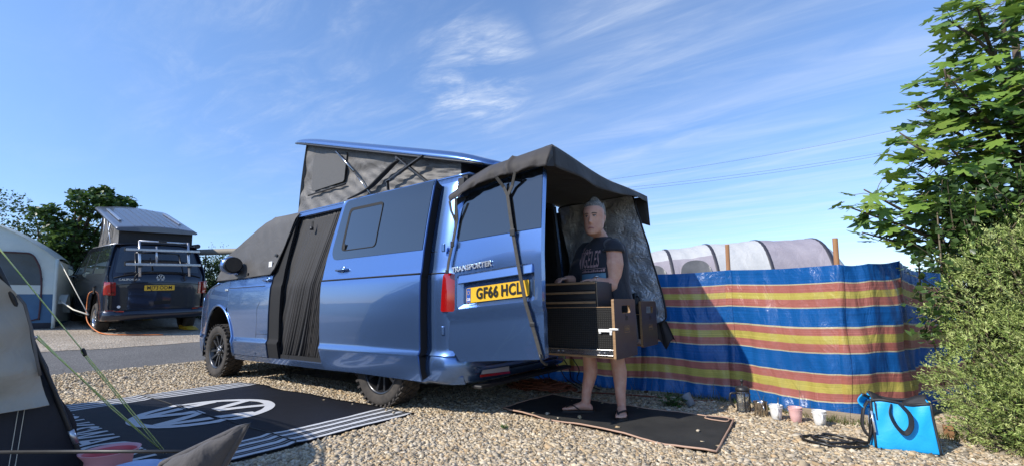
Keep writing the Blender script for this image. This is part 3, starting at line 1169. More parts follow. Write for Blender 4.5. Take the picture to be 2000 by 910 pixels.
# sill below the doors
sheet('sill', [(0.5, .27), (2.90, .27), (2.90, .329), (0.5, .329)], VS.side(-.004), PB, van, step=.08, thick=.03)
sheet('sill', [(-0.95, .27), (-0.5, .27), (-.5, .33), (-.95, .33)], VS.side(-.004), PB, van, step=.08, thick=.03)
# upper frame: cant rail above doors and pillars
sheet('cant_rail', [(-.86, 1.985), (2.45, 1.985), (2.36, 2.052), (-.90, 2.052)], VS.side(-.004), PB, van, step=.06, thick=.03)
sheet('door_pillar', [(1.80, .33), (2.024, .33), (2.024, 1.985), (1.80, 1.985)], VS.side(-.012), BK, van, step=.1, thick=.03)
# quarter panel behind the slid-back door
qp = [(-.92, .50), (-.505, .50), (-.40, .86), (.1, .96), (.62, .96), (.62, 1.985), (-.92, 1.985)]
sheet('rear_quarter', qp, VS.side(-.002), PB, van, step=.07, thick=.02, estep=.05)
MB().tube([(-.60, VS.Y(-.6, 1.17) + .003, 1.17), (-.84, VS.Y(-.84, 1.17) + .003, 1.17)], .006, 6).build('door_rail', BK, van)
MB().tube([(-.60, VS.Y(-.6, 1.37) + .002, 1.36), (-.86, VS.Y(-.86, 1.37) + .002, 1.355)], .004, 6).build('panel_seam', BK, van)
# sliding door, slid back and standing proud of the side
OFF = .095
sd = rpoly([(.745, .305), (.80, .55), (.81, 1.17), (.785, 1.42), (.715, 2.022), (-.642, 2.022), (-.642, .292)], [.05, .1, .1, .1, .03, .01, .01])
sdoor = sheet('sliding_door', sd, VS.side(OFF), PB, van, step=.06, thick=.014, estep=.05)
sheet('door_lining', rpoly([(.742, .308), (.796, .55), (.805, 1.17), (.78, 1.42), (.71, 2.016), (-.639, 2.016), (-.639, .296)], [.05, .1, .1, .1, .03, .01, .01]), VS.side(OFF - .016), BK, sdoor, step=.12, thick=.075, estep=.06)
sheet('window_glass', rpoly([(-.628, 1.372), (.66, 1.372), (.715, 1.45), (.665, 2.004), (-.632, 2.008)], [.005, .10, .05, .06, .005]), VS.side(OFF + .005), MATS['tint_glass'], sdoor, step=.09, thick=.008)
ring = rpoly([(.018, 1.455), (.555, 1.455), (.555, 1.905), (.018, 1.905)], .05)
hole = rpoly([(.024, 1.462), (.522, 1.462), (.522, 1.876), (.024, 1.876)], .045)
sheet('pane_seal_shade', ring, VS.side(OFF + .011), BK, sdoor, holes=[hole], step=.12, thick=.006, estep=.03)  # thin black seal, widened at front and top to paint in the recess shadow
sheet('opening_pane', hole, VS.side(OFF + .009), MATS['tint_glass'], sdoor, step=.12, thick=.004)
MB().box((.495, VS.Y(.5, 1.49) + OFF + .018, 1.495), (.022, .012, .055)).build('pane_catch', MATS['webbing'], sdoor, .003)
MB().tube([(x, VS.Y(x, 1.168) + OFF + .001, 1.168) for x in np.linspace(-.64, .808, 12)], .0085, 6).build('door_rail_groove', BK, sdoor)
door_handle(sdoor, .48, 1.262, VS.Y(.4, 1.262) + OFF, PB, .17)
# rail, jamb and curtain recess inside the opening
jm = MB()
jm.box((1.25, .70, .355), (1.3, .40, .05))
jm.build('door_jamb', BK, van)
MB().box((1.25, .67, 2.0), (1.4, .14, .03)).build('door_jamb', BK, van)
# tail lamp on the rear corner
sheet('tail_light', rpoly([(-.805, .852), (-.955, .852), (-.955, 1.12), (-.90, 1.168), (-.825, 1.168)], [.02, .02, .02, .03, .03]), VS.side(.010), MATS['red_lens'], van, step=.03, thick=.03)
sheet('tail_light', rpoly([(-.805, .852), (-.955, .852), (-.955, 1.12), (-.90, 1.168), (-.825, 1.168)], [.02, .02, .02, .03, .03]), VS.side(.010, -1), MATS['red_lens'], van, step=.03, thick=.03, hint=(0, -1, 0))
# rear bumper wrapping both corners
bp = spline([(-.50, .952), (-.72, .955), (-.86, .93), (-.955, .82), (-.985, .60), (-1.0, .3), (-1.005, 0)], 5)
bp = [(p.x, p.y) for p in bp]
bp = bp + [(x, -y) for x, y in bp[::-1][1:]]


def bump_fn(u, v):
    i = u * (len(bp) - 1); k = min(int(i), len(bp) - 2); t = i - k
    x, y = lerp(bp[k][0], bp[k + 1][0], t), lerp(bp[k][1], bp[k + 1][1], t)
    z = lerp(.262, .535, v)
    c = 1 - .045 * (2 * v - 1.1) ** 2 - (.03 if v > .97 else 0) - (0.04 if v < .05 else 0)
    if abs(y) < .80: z -= (.075 if v > .5 else 0) * min(1, (.80 - abs(y)) / .2)
    return ((x + .3) * c - .3 if x < -.6 else x, y * (c if x < -.6 else 1 - (1 - c) * .5), z)


rb = grid('rear_bumper', 60, 12, bump_fn, PB, van, thick=.012)
lx = [(-1.006, .67), (-1.014, .50), (-1.02, .30)]
MB().prism([(y, z) for y, z in ((.69, .315), (.30, .300), (.30, .318), (.69, .335))], lambda a, b, h: (-.985 - .03 * (1 - a) - h, a, b), .012).build('reflector', MATS['red_lens'], rb)
MB().prism([(y, z) for y, z in ((.68, .337), (.31, .320), (.31, .362), (.66, .367))], lambda a, b, h: (-.985 - .03 * (1 - a) - h, a, b), .010).build('fog_lamp', MATS['clear_lens'], rb)
MB().box((-1.01, 0, .245), (.10, 1.5, .03)).build('bumper_skirt', MATS['black_plastic'], rb, .01)
# underside, spare wheel, exhaust, tow eye
ub = MB()
ub.box((1.6, 0, .36), (4.6, 1.24, .10)); ub.box((1.45, 0, .34), (1.9, 1.62, .10)); ub.box((4.05, 0, .34), (.3, 1.4, .2))
ub.box((0, 0, .31), (.10, 1.5, .09)); ub.box((WB, 0, .31), (.10, 1.5, .09)); ub.box((-.72, -.25, .28), (.34, .9, .09))
ub.tube([(-.3, -.5, .26), (-.98, -.55, .25)], .035, 10)
ub.build('underbody', BK, van)
# right-hand side (away from the camera)
rs = [(-.92, .30), (-.5, .30)] + clip_arch(-.5, .5, .30, 0) + [(.5, .30), (2.90, .30)] + clip_arch(2.9, 3.9, .30, FX) + [(3.9, .30), (4.22, .30), (4.30, .42), (4.315, .64), (4.29, .88), (4.17, 1.09), (3.9, 1.175), (3.5, 1.26), (2.42, 2.05), (-.92, 2.05)]
rside = sheet('right_side', rs, VS.side(0, -1), PB, van, step=.12, thick=.03, hint=(0, -1, 0), estep=.06)
for x0, x1 in ((-.80, .55), (.68, 1.9), (2.05, 2.75)):
    sheet('side_window', rpoly([(x0, 1.36), (x1 + (.5 if x0 > 2 else 0), 1.36), (x1, 1.93), (x0, 1.95)], .06), VS.side(.004, -1), MATS['tint_glass'], rside, step=.12, thick=.006, hint=(0, -1, 0))
# roof skin, bonnet, nose
grid('roof', 24, 12, lambda u, v: (lerp(-.93, 2.42, u), lerp(-.75, .75, v), 2.048 + .03 * (1 - (2 * v - 1) ** 2)), PB, van, thick=.02)


def bonnet_fn(u, v):
    x = lerp(3.50, 4.19, u); s_ = 2 * v - 1
    y = VS.Y(x, 1.15) * .995 * s_
    return (x + .16 * u * (1 - s_ * s_), y, np.interp(x, [3.5, 3.9, 4.17, 4.19], [1.25, 1.178, 1.088, 1.06]) + .05 * (1 - s_ * s_))


grid('bonnet', 10, 16, bonnet_fn, PB, van, thick=.015)


def nose_fn(u, v):
    z = lerp(1.07, .28, u); s_ = 2 * v - 1
    x = np.interp(z, [.28, .42, .64, .88, 1.07], [4.20, 4.30, 4.315, 4.29, 4.19])
    return (x + .15 * (1 - s_ * s_), VS.Y(x, min(z, 1.1)) * s_, z)


nz = grid('front_bumper', 10, 20, nose_fn, PB, van, thick=.015)
MB().box((4.455, 0, .78), (.02, 1.2, .16)).build('grille', MATS['black_plastic'], nz, .01)
for s_ in (-1, 1):
    MB().box((4.36, s_ * .62, .86), (.06, .26, .15), Matrix.Rotation(s_ * -.42, 3, 'Z')).build('headlight', MATS['clear_lens'], nz, .03)
# door mirror
mr = MB()
mc = Vector((2.86, 1.06, 1.452))
rings = []
for t, w, h in ((-.5, .55, .6), (-.38, .9, .92), (-.1, 1, 1), (.2, .95, .95), (.45, .7, .72), (.55, .35, .4)):
    rings.append([mc + Vector((t * .16, .125 * w * math.cos(a), .115 * h * math.sin(a))) for a in np.linspace(0, 2 * math.pi, 17)[:-1]])
mr.loft(rings)
mr.bar((2.95, .89, 1.33), (2.90, .99, 1.39), .07, .05)
mo = mr.build('door_mirror', PB, van)
MB().loft([[mc + Vector((-.078 - k * .012, .118 * (1 - .12 * k) * math.cos(a), .105 * (1 - .12 * k) * math.sin(a))) for a in np.linspace(0, 2 * math.pi, 17)[:-1]] for k in (0, 1)]).build('mirror_shell', MATS['black_plastic'], mo)
MB().loft([[mc + Vector((-.093 - k * .004, .095 * math.cos(a), .085 * math.sin(a))) for a in np.linspace(0, 2 * math.pi, 17)[:-1]] for k in (0, 1)]).build('mirror_glass', MATS['tint_glass'], mo)
# wheels
for x in (0, WB):
    for sg in (1, -1):
        wheel(van, (x, sg * .812, .351), sg, .351, .235, 'offroad')
# dark lining of the load space
li = MB()
A = [(-.84, .80, .47), (-.84, .80, 1.2), (-.84, .70, 1.96), (-.84, -.70, 1.96), (-.84, -.80, 1.2), (-.84, -.80, .47)]
B = [(1.9, y, z) for _, y, z in A]
li.add(A + B, [(i, (i + 1) % 6, 6 + (i + 1) % 6, 6 + i) for i in range(6)] + [(6, 7, 8, 9, 10, 11)])
li.build('interior_lining', MATS['canvas_dark'], van)
fr = MB()
fr.box((-.875, 0, 2.0), (.07, 1.5, .07)); fr.box((-.87, 0, .475), (.10, 1.66, .05))
for s_ in (-1, 1):
    fr.bar((-.87, s_ * .86, .5), (-.87, s_ * .84, 1.2), .07, .10); fr.bar((-.87, s_ * .84, 1.2), (-.87, s_ * .74, 2.0), .07, .10)
fr.build('rear_frame', MATS['canvas_dark'], van)

# left barn door, swung open, with the number plate
HX = -.86


def bd(s_, t, off=0.0):
    z = t + .075 * s_
    y = .925 + .012 * math.sin(max(0, min(1, s_ / .92)) * math.pi) + np.interp(t, [.45, .60, .775, .815, 1.2, 1.4, 1.9], [-.006, 0, 0, .014, .012, -.004, -.062])
    return Vector((HX - s_, y + off, z))


def bdf(off=0.0):
    f = lambda a, b: bd(a, b, off)
    f.rows = [.60, .775, .815, 1.2, 1.4]
    return f


dp = rpoly([(-.06, .55), (.05, .54), (.125, .452), (.918, .453), (.912, 1.86), (.065, 1.83), (.02, 1.23), (.082, 1.16), (.082, .850), (-.06, .84)], [.01, .01, .02, .015, .04, .06, .05, .02, .02, .02])
rec = rpoly([(.105, .862), (.857, .862), (.857, 1.134), (.105, 1.134)], .035)
bdoor = sheet('barn_door', dp, bdf(), PB, van, holes=[rec], step=.05, thick=.05, estep=.035)
inner = rpoly([(.145, .892), (.817, .892), (.817, 1.085), (.145, 1.085)], .02)
ro, ri_ = resample(rec, .03), None
tray = MB()
k = 48


def rr_pt(x0, x1, z0, z1, t):
    per = 2 * (x1 - x0 + z1 - z0); d = t * per
    if d < x1 - x0: return (x0 + d, z0)
    d -= x1 - x0
    if d < z1 - z0: return (x1, z0 + d)
    d -= z1 - z0
    if d < x1 - x0: return (x1 - d, z1)
    d -= x1 - x0
    return (x0, z1 - d)


o_ = [bd(*rr_pt(.103, .859, .860, 1.136, i / k), -.001) for i in range(k)]
i_ = [bd(*rr_pt(.15, .812, .896, 1.09, i / k), -.034) for i in range(k)]
tray.add(o_ + i_, [(i, (i + 1) % k, k + (i + 1) % k, k + i) for i in range(k)] + [tuple(range(k, 2 * k))])
tray.build('plate_recess', PB, bdoor)
hd = MB()
pr_ = [(.112, 1.066), (.850, 1.066), (.850, 1.128), (.112, 1.128)]
vs = [bd(a, b, -.03) for a, b in pr_] + [bd(.12, 1.060, .012), bd(.842, 1.060, .012), bd(.838, 1.128, .0), bd(.124, 1.128, .0)]
hd.add(vs, [(0, 1, 2, 3), (4, 5, 6, 7), (0, 1, 5, 4), (1, 2, 6, 5), (2, 3, 7, 6), (3, 0, 4, 7)])
hd.build('door_pull', PB, bdoor, .006)
plate(bdoor, lambda a, b, h: bd(.494 + a, .962 + b, -.030 + h + .004), .600, .118, 'GF66 HCL')
sheet('window_glass', rpoly([(.080, 1.413), (.912, 1.378), (.908, 1.845), (.16, 1.80), (.10, 1.62)], [.06, .005, .01, .06, .1]), bdf(.006), MATS['tint_glass'], bdoor, step=.05, thick=.010)
lettering('badge_lettering', 'TRANSPORTER', .058, lambda a, b, h: bd(.268 + a, 1.180 + b, .006 + h), MATS['chrome'], bdoor, .007, bold=.0018, sx=1.08)
for z in (.70, 1.38): MB().box((HX + .045, .945, z), (.03, .02, .07)).build('door_hinge', PB, bdoor, .006)
MB().box((HX - .42, .875, 1.15), (.80, .02, 1.30)).build('door_lining', MATS['canvas_dark'], bdoor)
# right barn door, mostly behind the silver screen
rd = sheet('barn_door', [(.0, .47), (.80, .46), (.78, 1.90), (.02, 1.88)], lambda a, b: (HX - .03 - a, -.955 - .02 * a + np.interp(b, [.4, 1.3, 1.9], [0, 0, .06]), b), PB, van, step=.12, thick=.025, hint=(0, -1, 0))
sheet('door_lining', [(-.12, .48), (.79, .47), (.77, 1.93), (-.12, 1.95)], lambda a, b: (HX - .03 - a, -.922 - .02 * a + np.interp(b, [.4, 1.3, 1.9], [0, 0, .06]), b), MATS['canvas_dark'], rd, step=.15, thick=.006, hint=(0, -1, 0))
sheet('window_glass', rpoly([(.10, 1.36), (.74, 1.36), (.72, 1.80), (.13, 1.80)], .05), lambda a, b: (HX - .03 - a, -.96 - .02 * a + np.interp(b, [.4, 1.3, 1.9], [0, 0, .06]), b), MATS['tint_glass'], rd, step=.12, thick=.006, hint=(0, -1, 0))

# ---- raised roof
def zr(x): return 2.125 + (x + 1.0) * .284


def shell_ring(x):
    w = .775 * (1 - max(0, (x - 1.7) / .75) ** 2.6 * .45) * (1 - max(0, (-.75 - x) / .45) ** 2 * .12)
    b = zr(x) + max(0, (x - 1.75) / .6) ** 2 * .035
    th = .105 * (1 - max(0, (x - 1.5) / .92) ** 2 * .93) * (1 - max(0, (-.6 - x) / .6) ** 2 * .55)
    cr = .045 * (1 - max(0, (x - 1.6) / .8) ** 2)
    pts = []
    prof = [(-.96, 0.0), (-1.0, .10), (-1.0, .32), (-.975, .60), (-.93, .85), (-.86, 1.0), (-.6, 1.0), (-.3, 1.0), (0, 1.0), (.3, 1.0), (.6, 1.0), (.86, 1.0), (.93, .85), (.975, .60), (1.0, .32), (1.0, .10), (.96, 0.0), (.5, 0.0), (0, 0.0), (-.5, 0.0)]
    for a, h in prof:
        z = b + th * h + (cr * (1 - (a / .86) ** 2) if abs(a) < .86 and h > .5 else 0)
        pts.append((x, a * w, z))
    return pts


xs = list(np.linspace(-1.16, 1.4, 22)) + list(np.linspace(1.5, 2.42, 14))
MB().loft([shell_ring(x) for x in xs]).build('pop_top_roof', PB, van)
lipm = MB()
for s_ in (-1, 1):
    lipm.tube([(x, s_ * .772 * (1 - max(0, (x - 1.7) / .75) ** 2.6 * .45), zr(x) - .004 + max(0, (x - 1.75) / .6) ** 2 * .035) for x in np.linspace(-1.1, 2.3, 24)], .012, 6)
lipm.build('roof_seal', MATS['black_plastic'], van)


def canvas_side(sg):
    def f(u, v):
        xb, xt = lerp(1.93, -.80, u), lerp(1.83, -.80, u)
        x = lerp(xb, xt, v)
        zb = 2.055; zt = zr(x) + .012
        z = lerp(zb, zt, v)
        hgt = zt - zb
        bel = .045 * math.sin(v * math.pi) * min(1, hgt / .5)
        wr = .012 * math.sin(11 * u + 9 * v + 3 * math.sin(6 * u)) * math.sin(math.pi * v) + .006 * math.sin(31 * u - 22 * v + 3 * math.sin(9 * u)) * math.sin(math.pi * v) + .008 * math.sin(70 * u + 30 * v) * (1 - v)
        return (x, sg * (.715 - .02 * v + wr * min(1, hgt / .3) - bel * .4), z)
    return f


cv = grid('pop_top_canvas', 90, 28, canvas_side(1), MATS['canvas_grey'], van)
grid('side_canvas', 30, 10, canvas_side(-1), MATS['canvas_grey'], cv)
grid('front_canvas', 20, 16, lambda u, v: (lerp(1.93, 1.83, v) + .02 * math.sin(u * 20) * math.sin(v * 3.1), lerp(-.715, .715, u), lerp(2.055, zr(1.83) + .012, v)), MATS['canvas_grey'], cv)
grid('rear_canvas', 12, 4, lambda u, v: (-.80, lerp(-.715, .715, u), lerp(2.055, zr(-.8) + .012, v)), MATS['canvas_dark'], cv)
cs = canvas_side(1)


def on_canvas(x, z, off):
    v = (z - 2.055) / (zr(x) + .012 - 2.055)
    u = (lerp(1.93, 1.83, v) - x) / (lerp(1.93, 1.83, v) + .80)
    p = cs(u, v)
    return (x, .718 - .02 * v + off, z)


sheet('mesh_window', rpoly([(1.64, 2.29), (.985, 2.31), (.965, 2.655), (1.655, 2.765)], .035), lambda a, b: on_canvas(a, b, .010), MATS['canvas_mesh'], cv, step=.07, thick=.008)
MB().tube([on_canvas(x, z, .014) for x, z in ((1.70, 2.25), (.94, 2.27))], .010, 6).build('window_flap_roll', MATS['canvas_dark'], cv)
st = spline([(-.02, .745, 2.365), (.08, .755, 2.33), (.25, .76, 2.24), (.50, .755, 2.13), (.85, .75, 2.075)], 6)
MB().tube(st, [.012 + .022 * math.sin(math.pi * i / (len(st) - 1)) for i in range(len(st))], 8, flat=.5).build('elastic_strap', MATS['canvas_dark'], cv)
gs = MB()
gs.tube([(1.085, .765, 2.67), (.74, .765, 2.37)], .013, 10); gs.tube([(.74, .765, 2.37), (.44, .765, 2.07)], .0075, 8)
gs.build('gas_strut', MATS['steel'], van)
sc = MB()
sc.bar((.04, .765, 2.39), (.02, .765, 2.36), .02, .02)
sc.bar((.02, .766, 2.385), (-.44, .766, 2.04), .012, .042, (0, 1, 0)); sc.bar((-.375, .780, 2.315), (.16, .780, 2.145), .012, .036, (0, 1, 0))
sc.bar((.15, .775, 2.15), (.135, .775, 2.06), .012, .03, (0, 1, 0))
sc.tube([(-.135, .76, 2.26), (-.135, .795, 2.26)], .014, 8)
sc.build('scissor_arm', MATS['black_plastic'], van)

# ------------------------------------------------------------------ fabric over the cab windows
cov = sheet('window_cover', rpoly([(3.50, 1.285), (2.03, 1.305), (1.955, 1.37), (1.775, 2.045), (2.42, 2.06), (3.38, 1.62)], [.02, .02, .05, .03, .05, .05]),
            lambda x, z: (x, VS.Y(min(x, 3.1), z) + .022 + .006 * noise2(x * 3, z * 3, 1) + .012 * max(0, 1 - abs(z - 1.36) / .09) * math.sin(x * 13), z), MATS['cover_grey'], None, step=.05, thick=.008)
tag(cov, 'dark grey fabric cover over the cab windows of the blue van', 'window cover')
def ws_fn(u, v):
    s_ = 2 * u - 1
    x = lerp(2.40, 3.58, v); z = lerp(2.065, 1.29, v)
    w = lerp(.755, .875, v)
    return (x + .16 * (1 - s_ * s_) + .0, w * s_, z + .02 * (1 - s_ * s_))
grid('windscreen_cover', 20, 14, ws_fn, MATS['cover_grey'], cov, thick=.008)
MB().tube([(3.49, VS.Y(3.1, 1.285) + .03, 1.285), (2.75, VS.Y(2.7, 1.292) + .03, 1.288), (2.04, VS.Y(2.0, 1.30) + .03, 1.303), (1.965, VS.Y(2, 1.37) + .03, 1.37), (1.785, VS.Y(1.8, 2.04) + .03, 2.03)], .007, 6).build('cover_hem', MATS['webbing'], cov)
MB().box((2.075, VS.Y(2, 1.42) + .036, 1.425), (.075, .006, .065)).build('sewn_label', MATS['white_mark'], cov)
for x, z in ((2.62, 1.335), (2.00, 1.53)):
    MB().box((x, VS.Y(x, z) + .035, z), (.05, .014, .03)).build('cover_clip', MATS['black_plastic'], cov, .005)

# ------------------------------------------------------------------ curtain hanging in the sliding doorway
def curt(u, v):
    u = u ** 1.0
    xt, xb = lerp(1.86, .50, u ** .60), lerp(2.015, .74, u ** 1.05)
    z = lerp(.338 + .012 * math.sin(u * 23), 1.985, v)
    e = v ** 0.8
    x = lerp(xb, xt, e)
    base = lerp(.895, .752, max(0, (z - 1.15) / .85)) if z > 1.15 else .895
    amp = .017 * (1 - .75 * v) + .003
    ph = 118 * u ** 1.1 + 7 * v * u
    ph += 4 * math.sin(9 * u + 1) + 2.2 * math.sin(21 * u + 2 * v)
    fold = amp * ((.55 + .45 * math.sin(13 * u + 2)) * math.sin(ph) + .35 * math.sin(2.3 * ph + 1.3) + .8 * math.sin(17 * u * u + 5 * v))
    belly = .05 * math.sin(math.pi * min(1, v * 1.1)) * math.exp(-((u - .55) / .35) ** 2)
    return (x, base + fold * .8 - .02 + belly * .6, z)


cu_ = grid('curtain', 260, 28, curt, MATS['curtain_black'], None, thick=.004)
tag(cu_, 'black fabric curtain hanging in the open side doorway of the blue van', 'curtain')
MB().bar((1.44, .80, 1.89), (1.43, .81, 1.80), .02, .012).build('curtain_toggle', MATS['webbing'], cu_, )
MB().lathe([(.022, 0), (.02, .03), (.008, .04)], (1.43, .815, 1.785), 10).build('curtain_toggle', MATS['black_plastic'], cu_)

# ------------------------------------------------------------------ tailgate awning over the barn doors
aw = thing('tailgate_awning', 'black fabric awning stretched over the open rear barn doors of the blue van', 'awning', (-1.4, 0, 1.9))
TX = [-.89, -1.03, -1.27, -1.57, -1.83, -1.86]
TZ = [1.86, 1.935, 2.012, 2.040, 2.062, 2.06]
BX = [-.89, -.96, -1.21, -1.445, -1.52, -1.71, -1.864]
BZ = [1.755, 1.785, 1.856, 1.888, 1.876, 1.902, 1.882]


def itp(x, X, Z): return float(np.interp(-x, [-a for a in X], Z))


def drape_l(u, v):
    x = lerp(-.885, -1.865, u)
    zt, zb = itp(x, TX, TZ), itp(x, BX, BZ)
    f = .007 * math.sin(u * 30 + v * 3) * v + .004 * math.sin(u * 61) * v
    seam = math.exp(-((x + 1.505) / .018) ** 2)
    y = .885 + .075 * math.sin(min(1, v * 1.3) * math.pi / 2) + f + .02 * seam
    return (x + .01 * math.sin(v * 5 + u * 9), y, lerp(zt, zb, v) + .012 * seam * (1 - v))


grid('left_drape', 60, 10, drape_l, MATS['awning_black'], aw, thick=.004)


def aw_roof(u, v):
    xl = lerp(-.87, -1.86, u); xr = lerp(-.87, -1.91, u)
    x = lerp(xl, xr, v)
    zl = itp(xl, TX, TZ) if u > .02 else 1.90
    zl = lerp(2.06, zl, min(1, u * 6)) if False else max(zl, 1.88)
    zr_ = lerp(2.02, 2.008, u)
    z = lerp(zl, zr_, v)
    z += .030 * math.sin(math.pi * v) * (1 - u) - .035 * math.sin(math.pi * v) * u + .008 * math.sin(9 * v + 7 * u)
    return (x, lerp(.885, -.95, v), z)


grid('awning_roof', 20, 30, aw_roof, MATS['awning_black'], aw, thick=.004)


def valance(u, v):
    p = aw_roof(1, u)
    drop = np.interp(u, [0, .12, .5, .8, 1], [.170, .150, .115, .07, .06])
    return (p[0] - .015 * v + .012 * math.sin(u * 21) * v, p[1], p[2] - drop * v)


grid('rear_valance', 40, 6, valance, MATS['awning_black'], aw, thick=.004)
grid('right_drape', 24, 8, lambda u, v: (lerp(-1.915, -.90, u), -.955 - .04 * v - .008 * math.sin(u * 30) * v, 2.006 - v * lerp(.31, .12, min(1, u * 2.2))), MATS['awning_black'], aw, thick=.004)
crn = MB()
crn.add([aw_roof(1, 0), valance(0, 1), drape_l(1, 1), drape_l(1, 0), valance(0, .5), drape_l(1, .5)], [(0, 4, 5, 3), (4, 1, 2, 5)])
crn.build('corner_gusset', MATS['awning_black'], aw)


def strap(pts, parent, w=.030):
    mb = MB()
    P = [Vector(p) for p in pts]
    L_, Rr_ = [], []
    for i, p in enumerate(P):
        t = (P[min(i + 1, len(P) - 1)] - P[max(i - 1, 0)]).normalized()
        s_ = t.cross(Vector((0, 1, 0))).normalized() * w / 2
        L_.append(p + s_); Rr_.append(p - s_)
    n = len(P)
    d = Vector((0, .003, 0))
    rings = [[L_[i] - d, Rr_[i] - d, Rr_[i] + d, L_[i] + d] for i in range(n)]
    mb.loft(rings, smooth=False)
    return mb.build('strap', MATS['webbing'], parent)


def bdp(x, z, off=.02):
    s_ = HX - x
    return bd(s_, z - .075 * s_, off)


J = bdp(-1.478, 1.725, .03)
strap([(-1.40, .965, 1.875), bdp(-1.44, 1.80, .035), J], aw, .026)
strap([(-1.575, .965, 1.885), bdp(-1.52, 1.80, .035), J], aw, .026)
s1 = strap([J, bdp(-1.51, 1.58, .03), bdp(-1.545, 1.42, .026), bdp(-1.60, 1.16, .022), bdp(-1.655, .92, .03), bdp(-1.72, .68, .022), bdp(-1.762, .53, .022)], aw, .028)
MB().box(bdp(-1.543, 1.43, .032), (.045, .012, .05)).build('buckle', MATS['black_plastic'], s1, .004)
MB().box(bdp(-1.70, .76, .030), (.04, .010, .03)).build('buckle', MATS['black_plastic'], s1, .004)
hk = MB().tube([bdp(-1.755, .56, .035), bdp(-1.765, .515, .03), bdp(-1.775, .49, .0), bdp(-1.772, .485, -.03)], .009, 6)
hk.build('strap_hook', MATS['black_plastic'], s1)
s2 = strap([(-.97, .965, 1.775), bdp(-.955, 1.60, .03), bdp(-.93, 1.42, .03), bdp(-.895, 1.26, .03), bdp(-.885, 1.18, .03)], aw, .026)
strap([(-.90, .965, 1.76), (-.91, .955, 1.68), bdp(-.945, 1.58, .03)], aw, .02)
MB().box(bdp(-.93, 1.40, .036), (.038, .012, .05)).build('buckle', MATS['black_plastic'], s2, .004)
MB().box(bdp(-.885, 1.175, .034), (.035, .012, .035)).build('strap_hook', MATS['black_plastic'], s2, .004)

# ------------------------------------------------------------------ silver thermal screen on the right-hand door
def scr(x, z):
    y = -.892 + .06 * max(0, (z - 1.3) / .7) + .012 * noise2(x * 4, z * 3, 3) + .008 * math.sin(x * 21 + z * 9) + .006 * math.sin(z * 27 - x * 11) + .05 * max(0, (-1.7 - x)) * (1.6 - z)
    return (x, y, z)


so = rpoly([(-.90, 2.0), (-1.80, 2.02), (-2.062, .84), (-2.055, .73), (-1.96, .695), (-1.65, .585), (-1.15, .60), (-1.035, 1.10)], [.05, .05, .10, .06, .05, .05, .05, .05])
ts = sheet('thermal_screen', so, scr, MATS['silver_foil'], None, step=.032, thick=.012, hint=(0, 1, 0))
tag(ts, 'crumpled silver foil thermal screen hanging under the right edge of the black awning', 'thermal screen')
MB().tube([scr(*p) for p in resample(so, .05)], .009, 6, closed=True).build('black_piping', MATS['bag_black'], ts)
# loose black cloth beyond the screen
bc = grid('black_cloth', 10, 10, lambda u, v: (lerp(-2.02, -1.90, u) - .09 * v * (1 - u) - .02, -.93 - .02 * math.sin(u * 12), lerp(.72, .50 + .05 * math.sin(u * 9), v)), MATS['awning_black'], ts, thick=.004)

# ------------------------------------------------------------------ pull-out drawers and the tray chest
def hexmat():
    m = mat('hex_ply', (0.012, 0.012, 0.012), 0.6, spec=.2)
    N, L = m.node_tree.nodes, m.node_tree.links
    p = N['Principled BSDF']
    tc = N.new('ShaderNodeTexCoord')
    v = N.new('ShaderNodeTexVoronoi'); v.feature = 'DISTANCE_TO_EDGE'
    v.inputs['Scale'].default_value = 62; v.inputs['Randomness'].default_value = 0.06
    L.new(tc.outputs['Object'], v.inputs['Vector'])
    r = N.new('ShaderNodeMapRange')
    r.inputs['From Min'].default_value = 0.10; r.inputs['From Max'].default_value = 0.22
    L.new(v.outputs['Distance'], r.inputs['Value'])
    x = N.new('ShaderNodeMix'); x.data_type = 'RGBA'
    x.inputs['A'].default_value = (.012, .012, .012, 1); x.inputs['B'].default_value = (.030, .029, .027, 1)
    L.new(r.outputs[0], x.inputs['Factor'])
    L.new(x.outputs['Result'], p.inputs['Base Color'])
    b = N.new('ShaderNodeBump'); b.inputs['Distance'].default_value = .003
    L.new(r.outputs[0], b.inputs['Height']); L.new(b.outputs[0], p.inputs['Normal'])


hexmat()


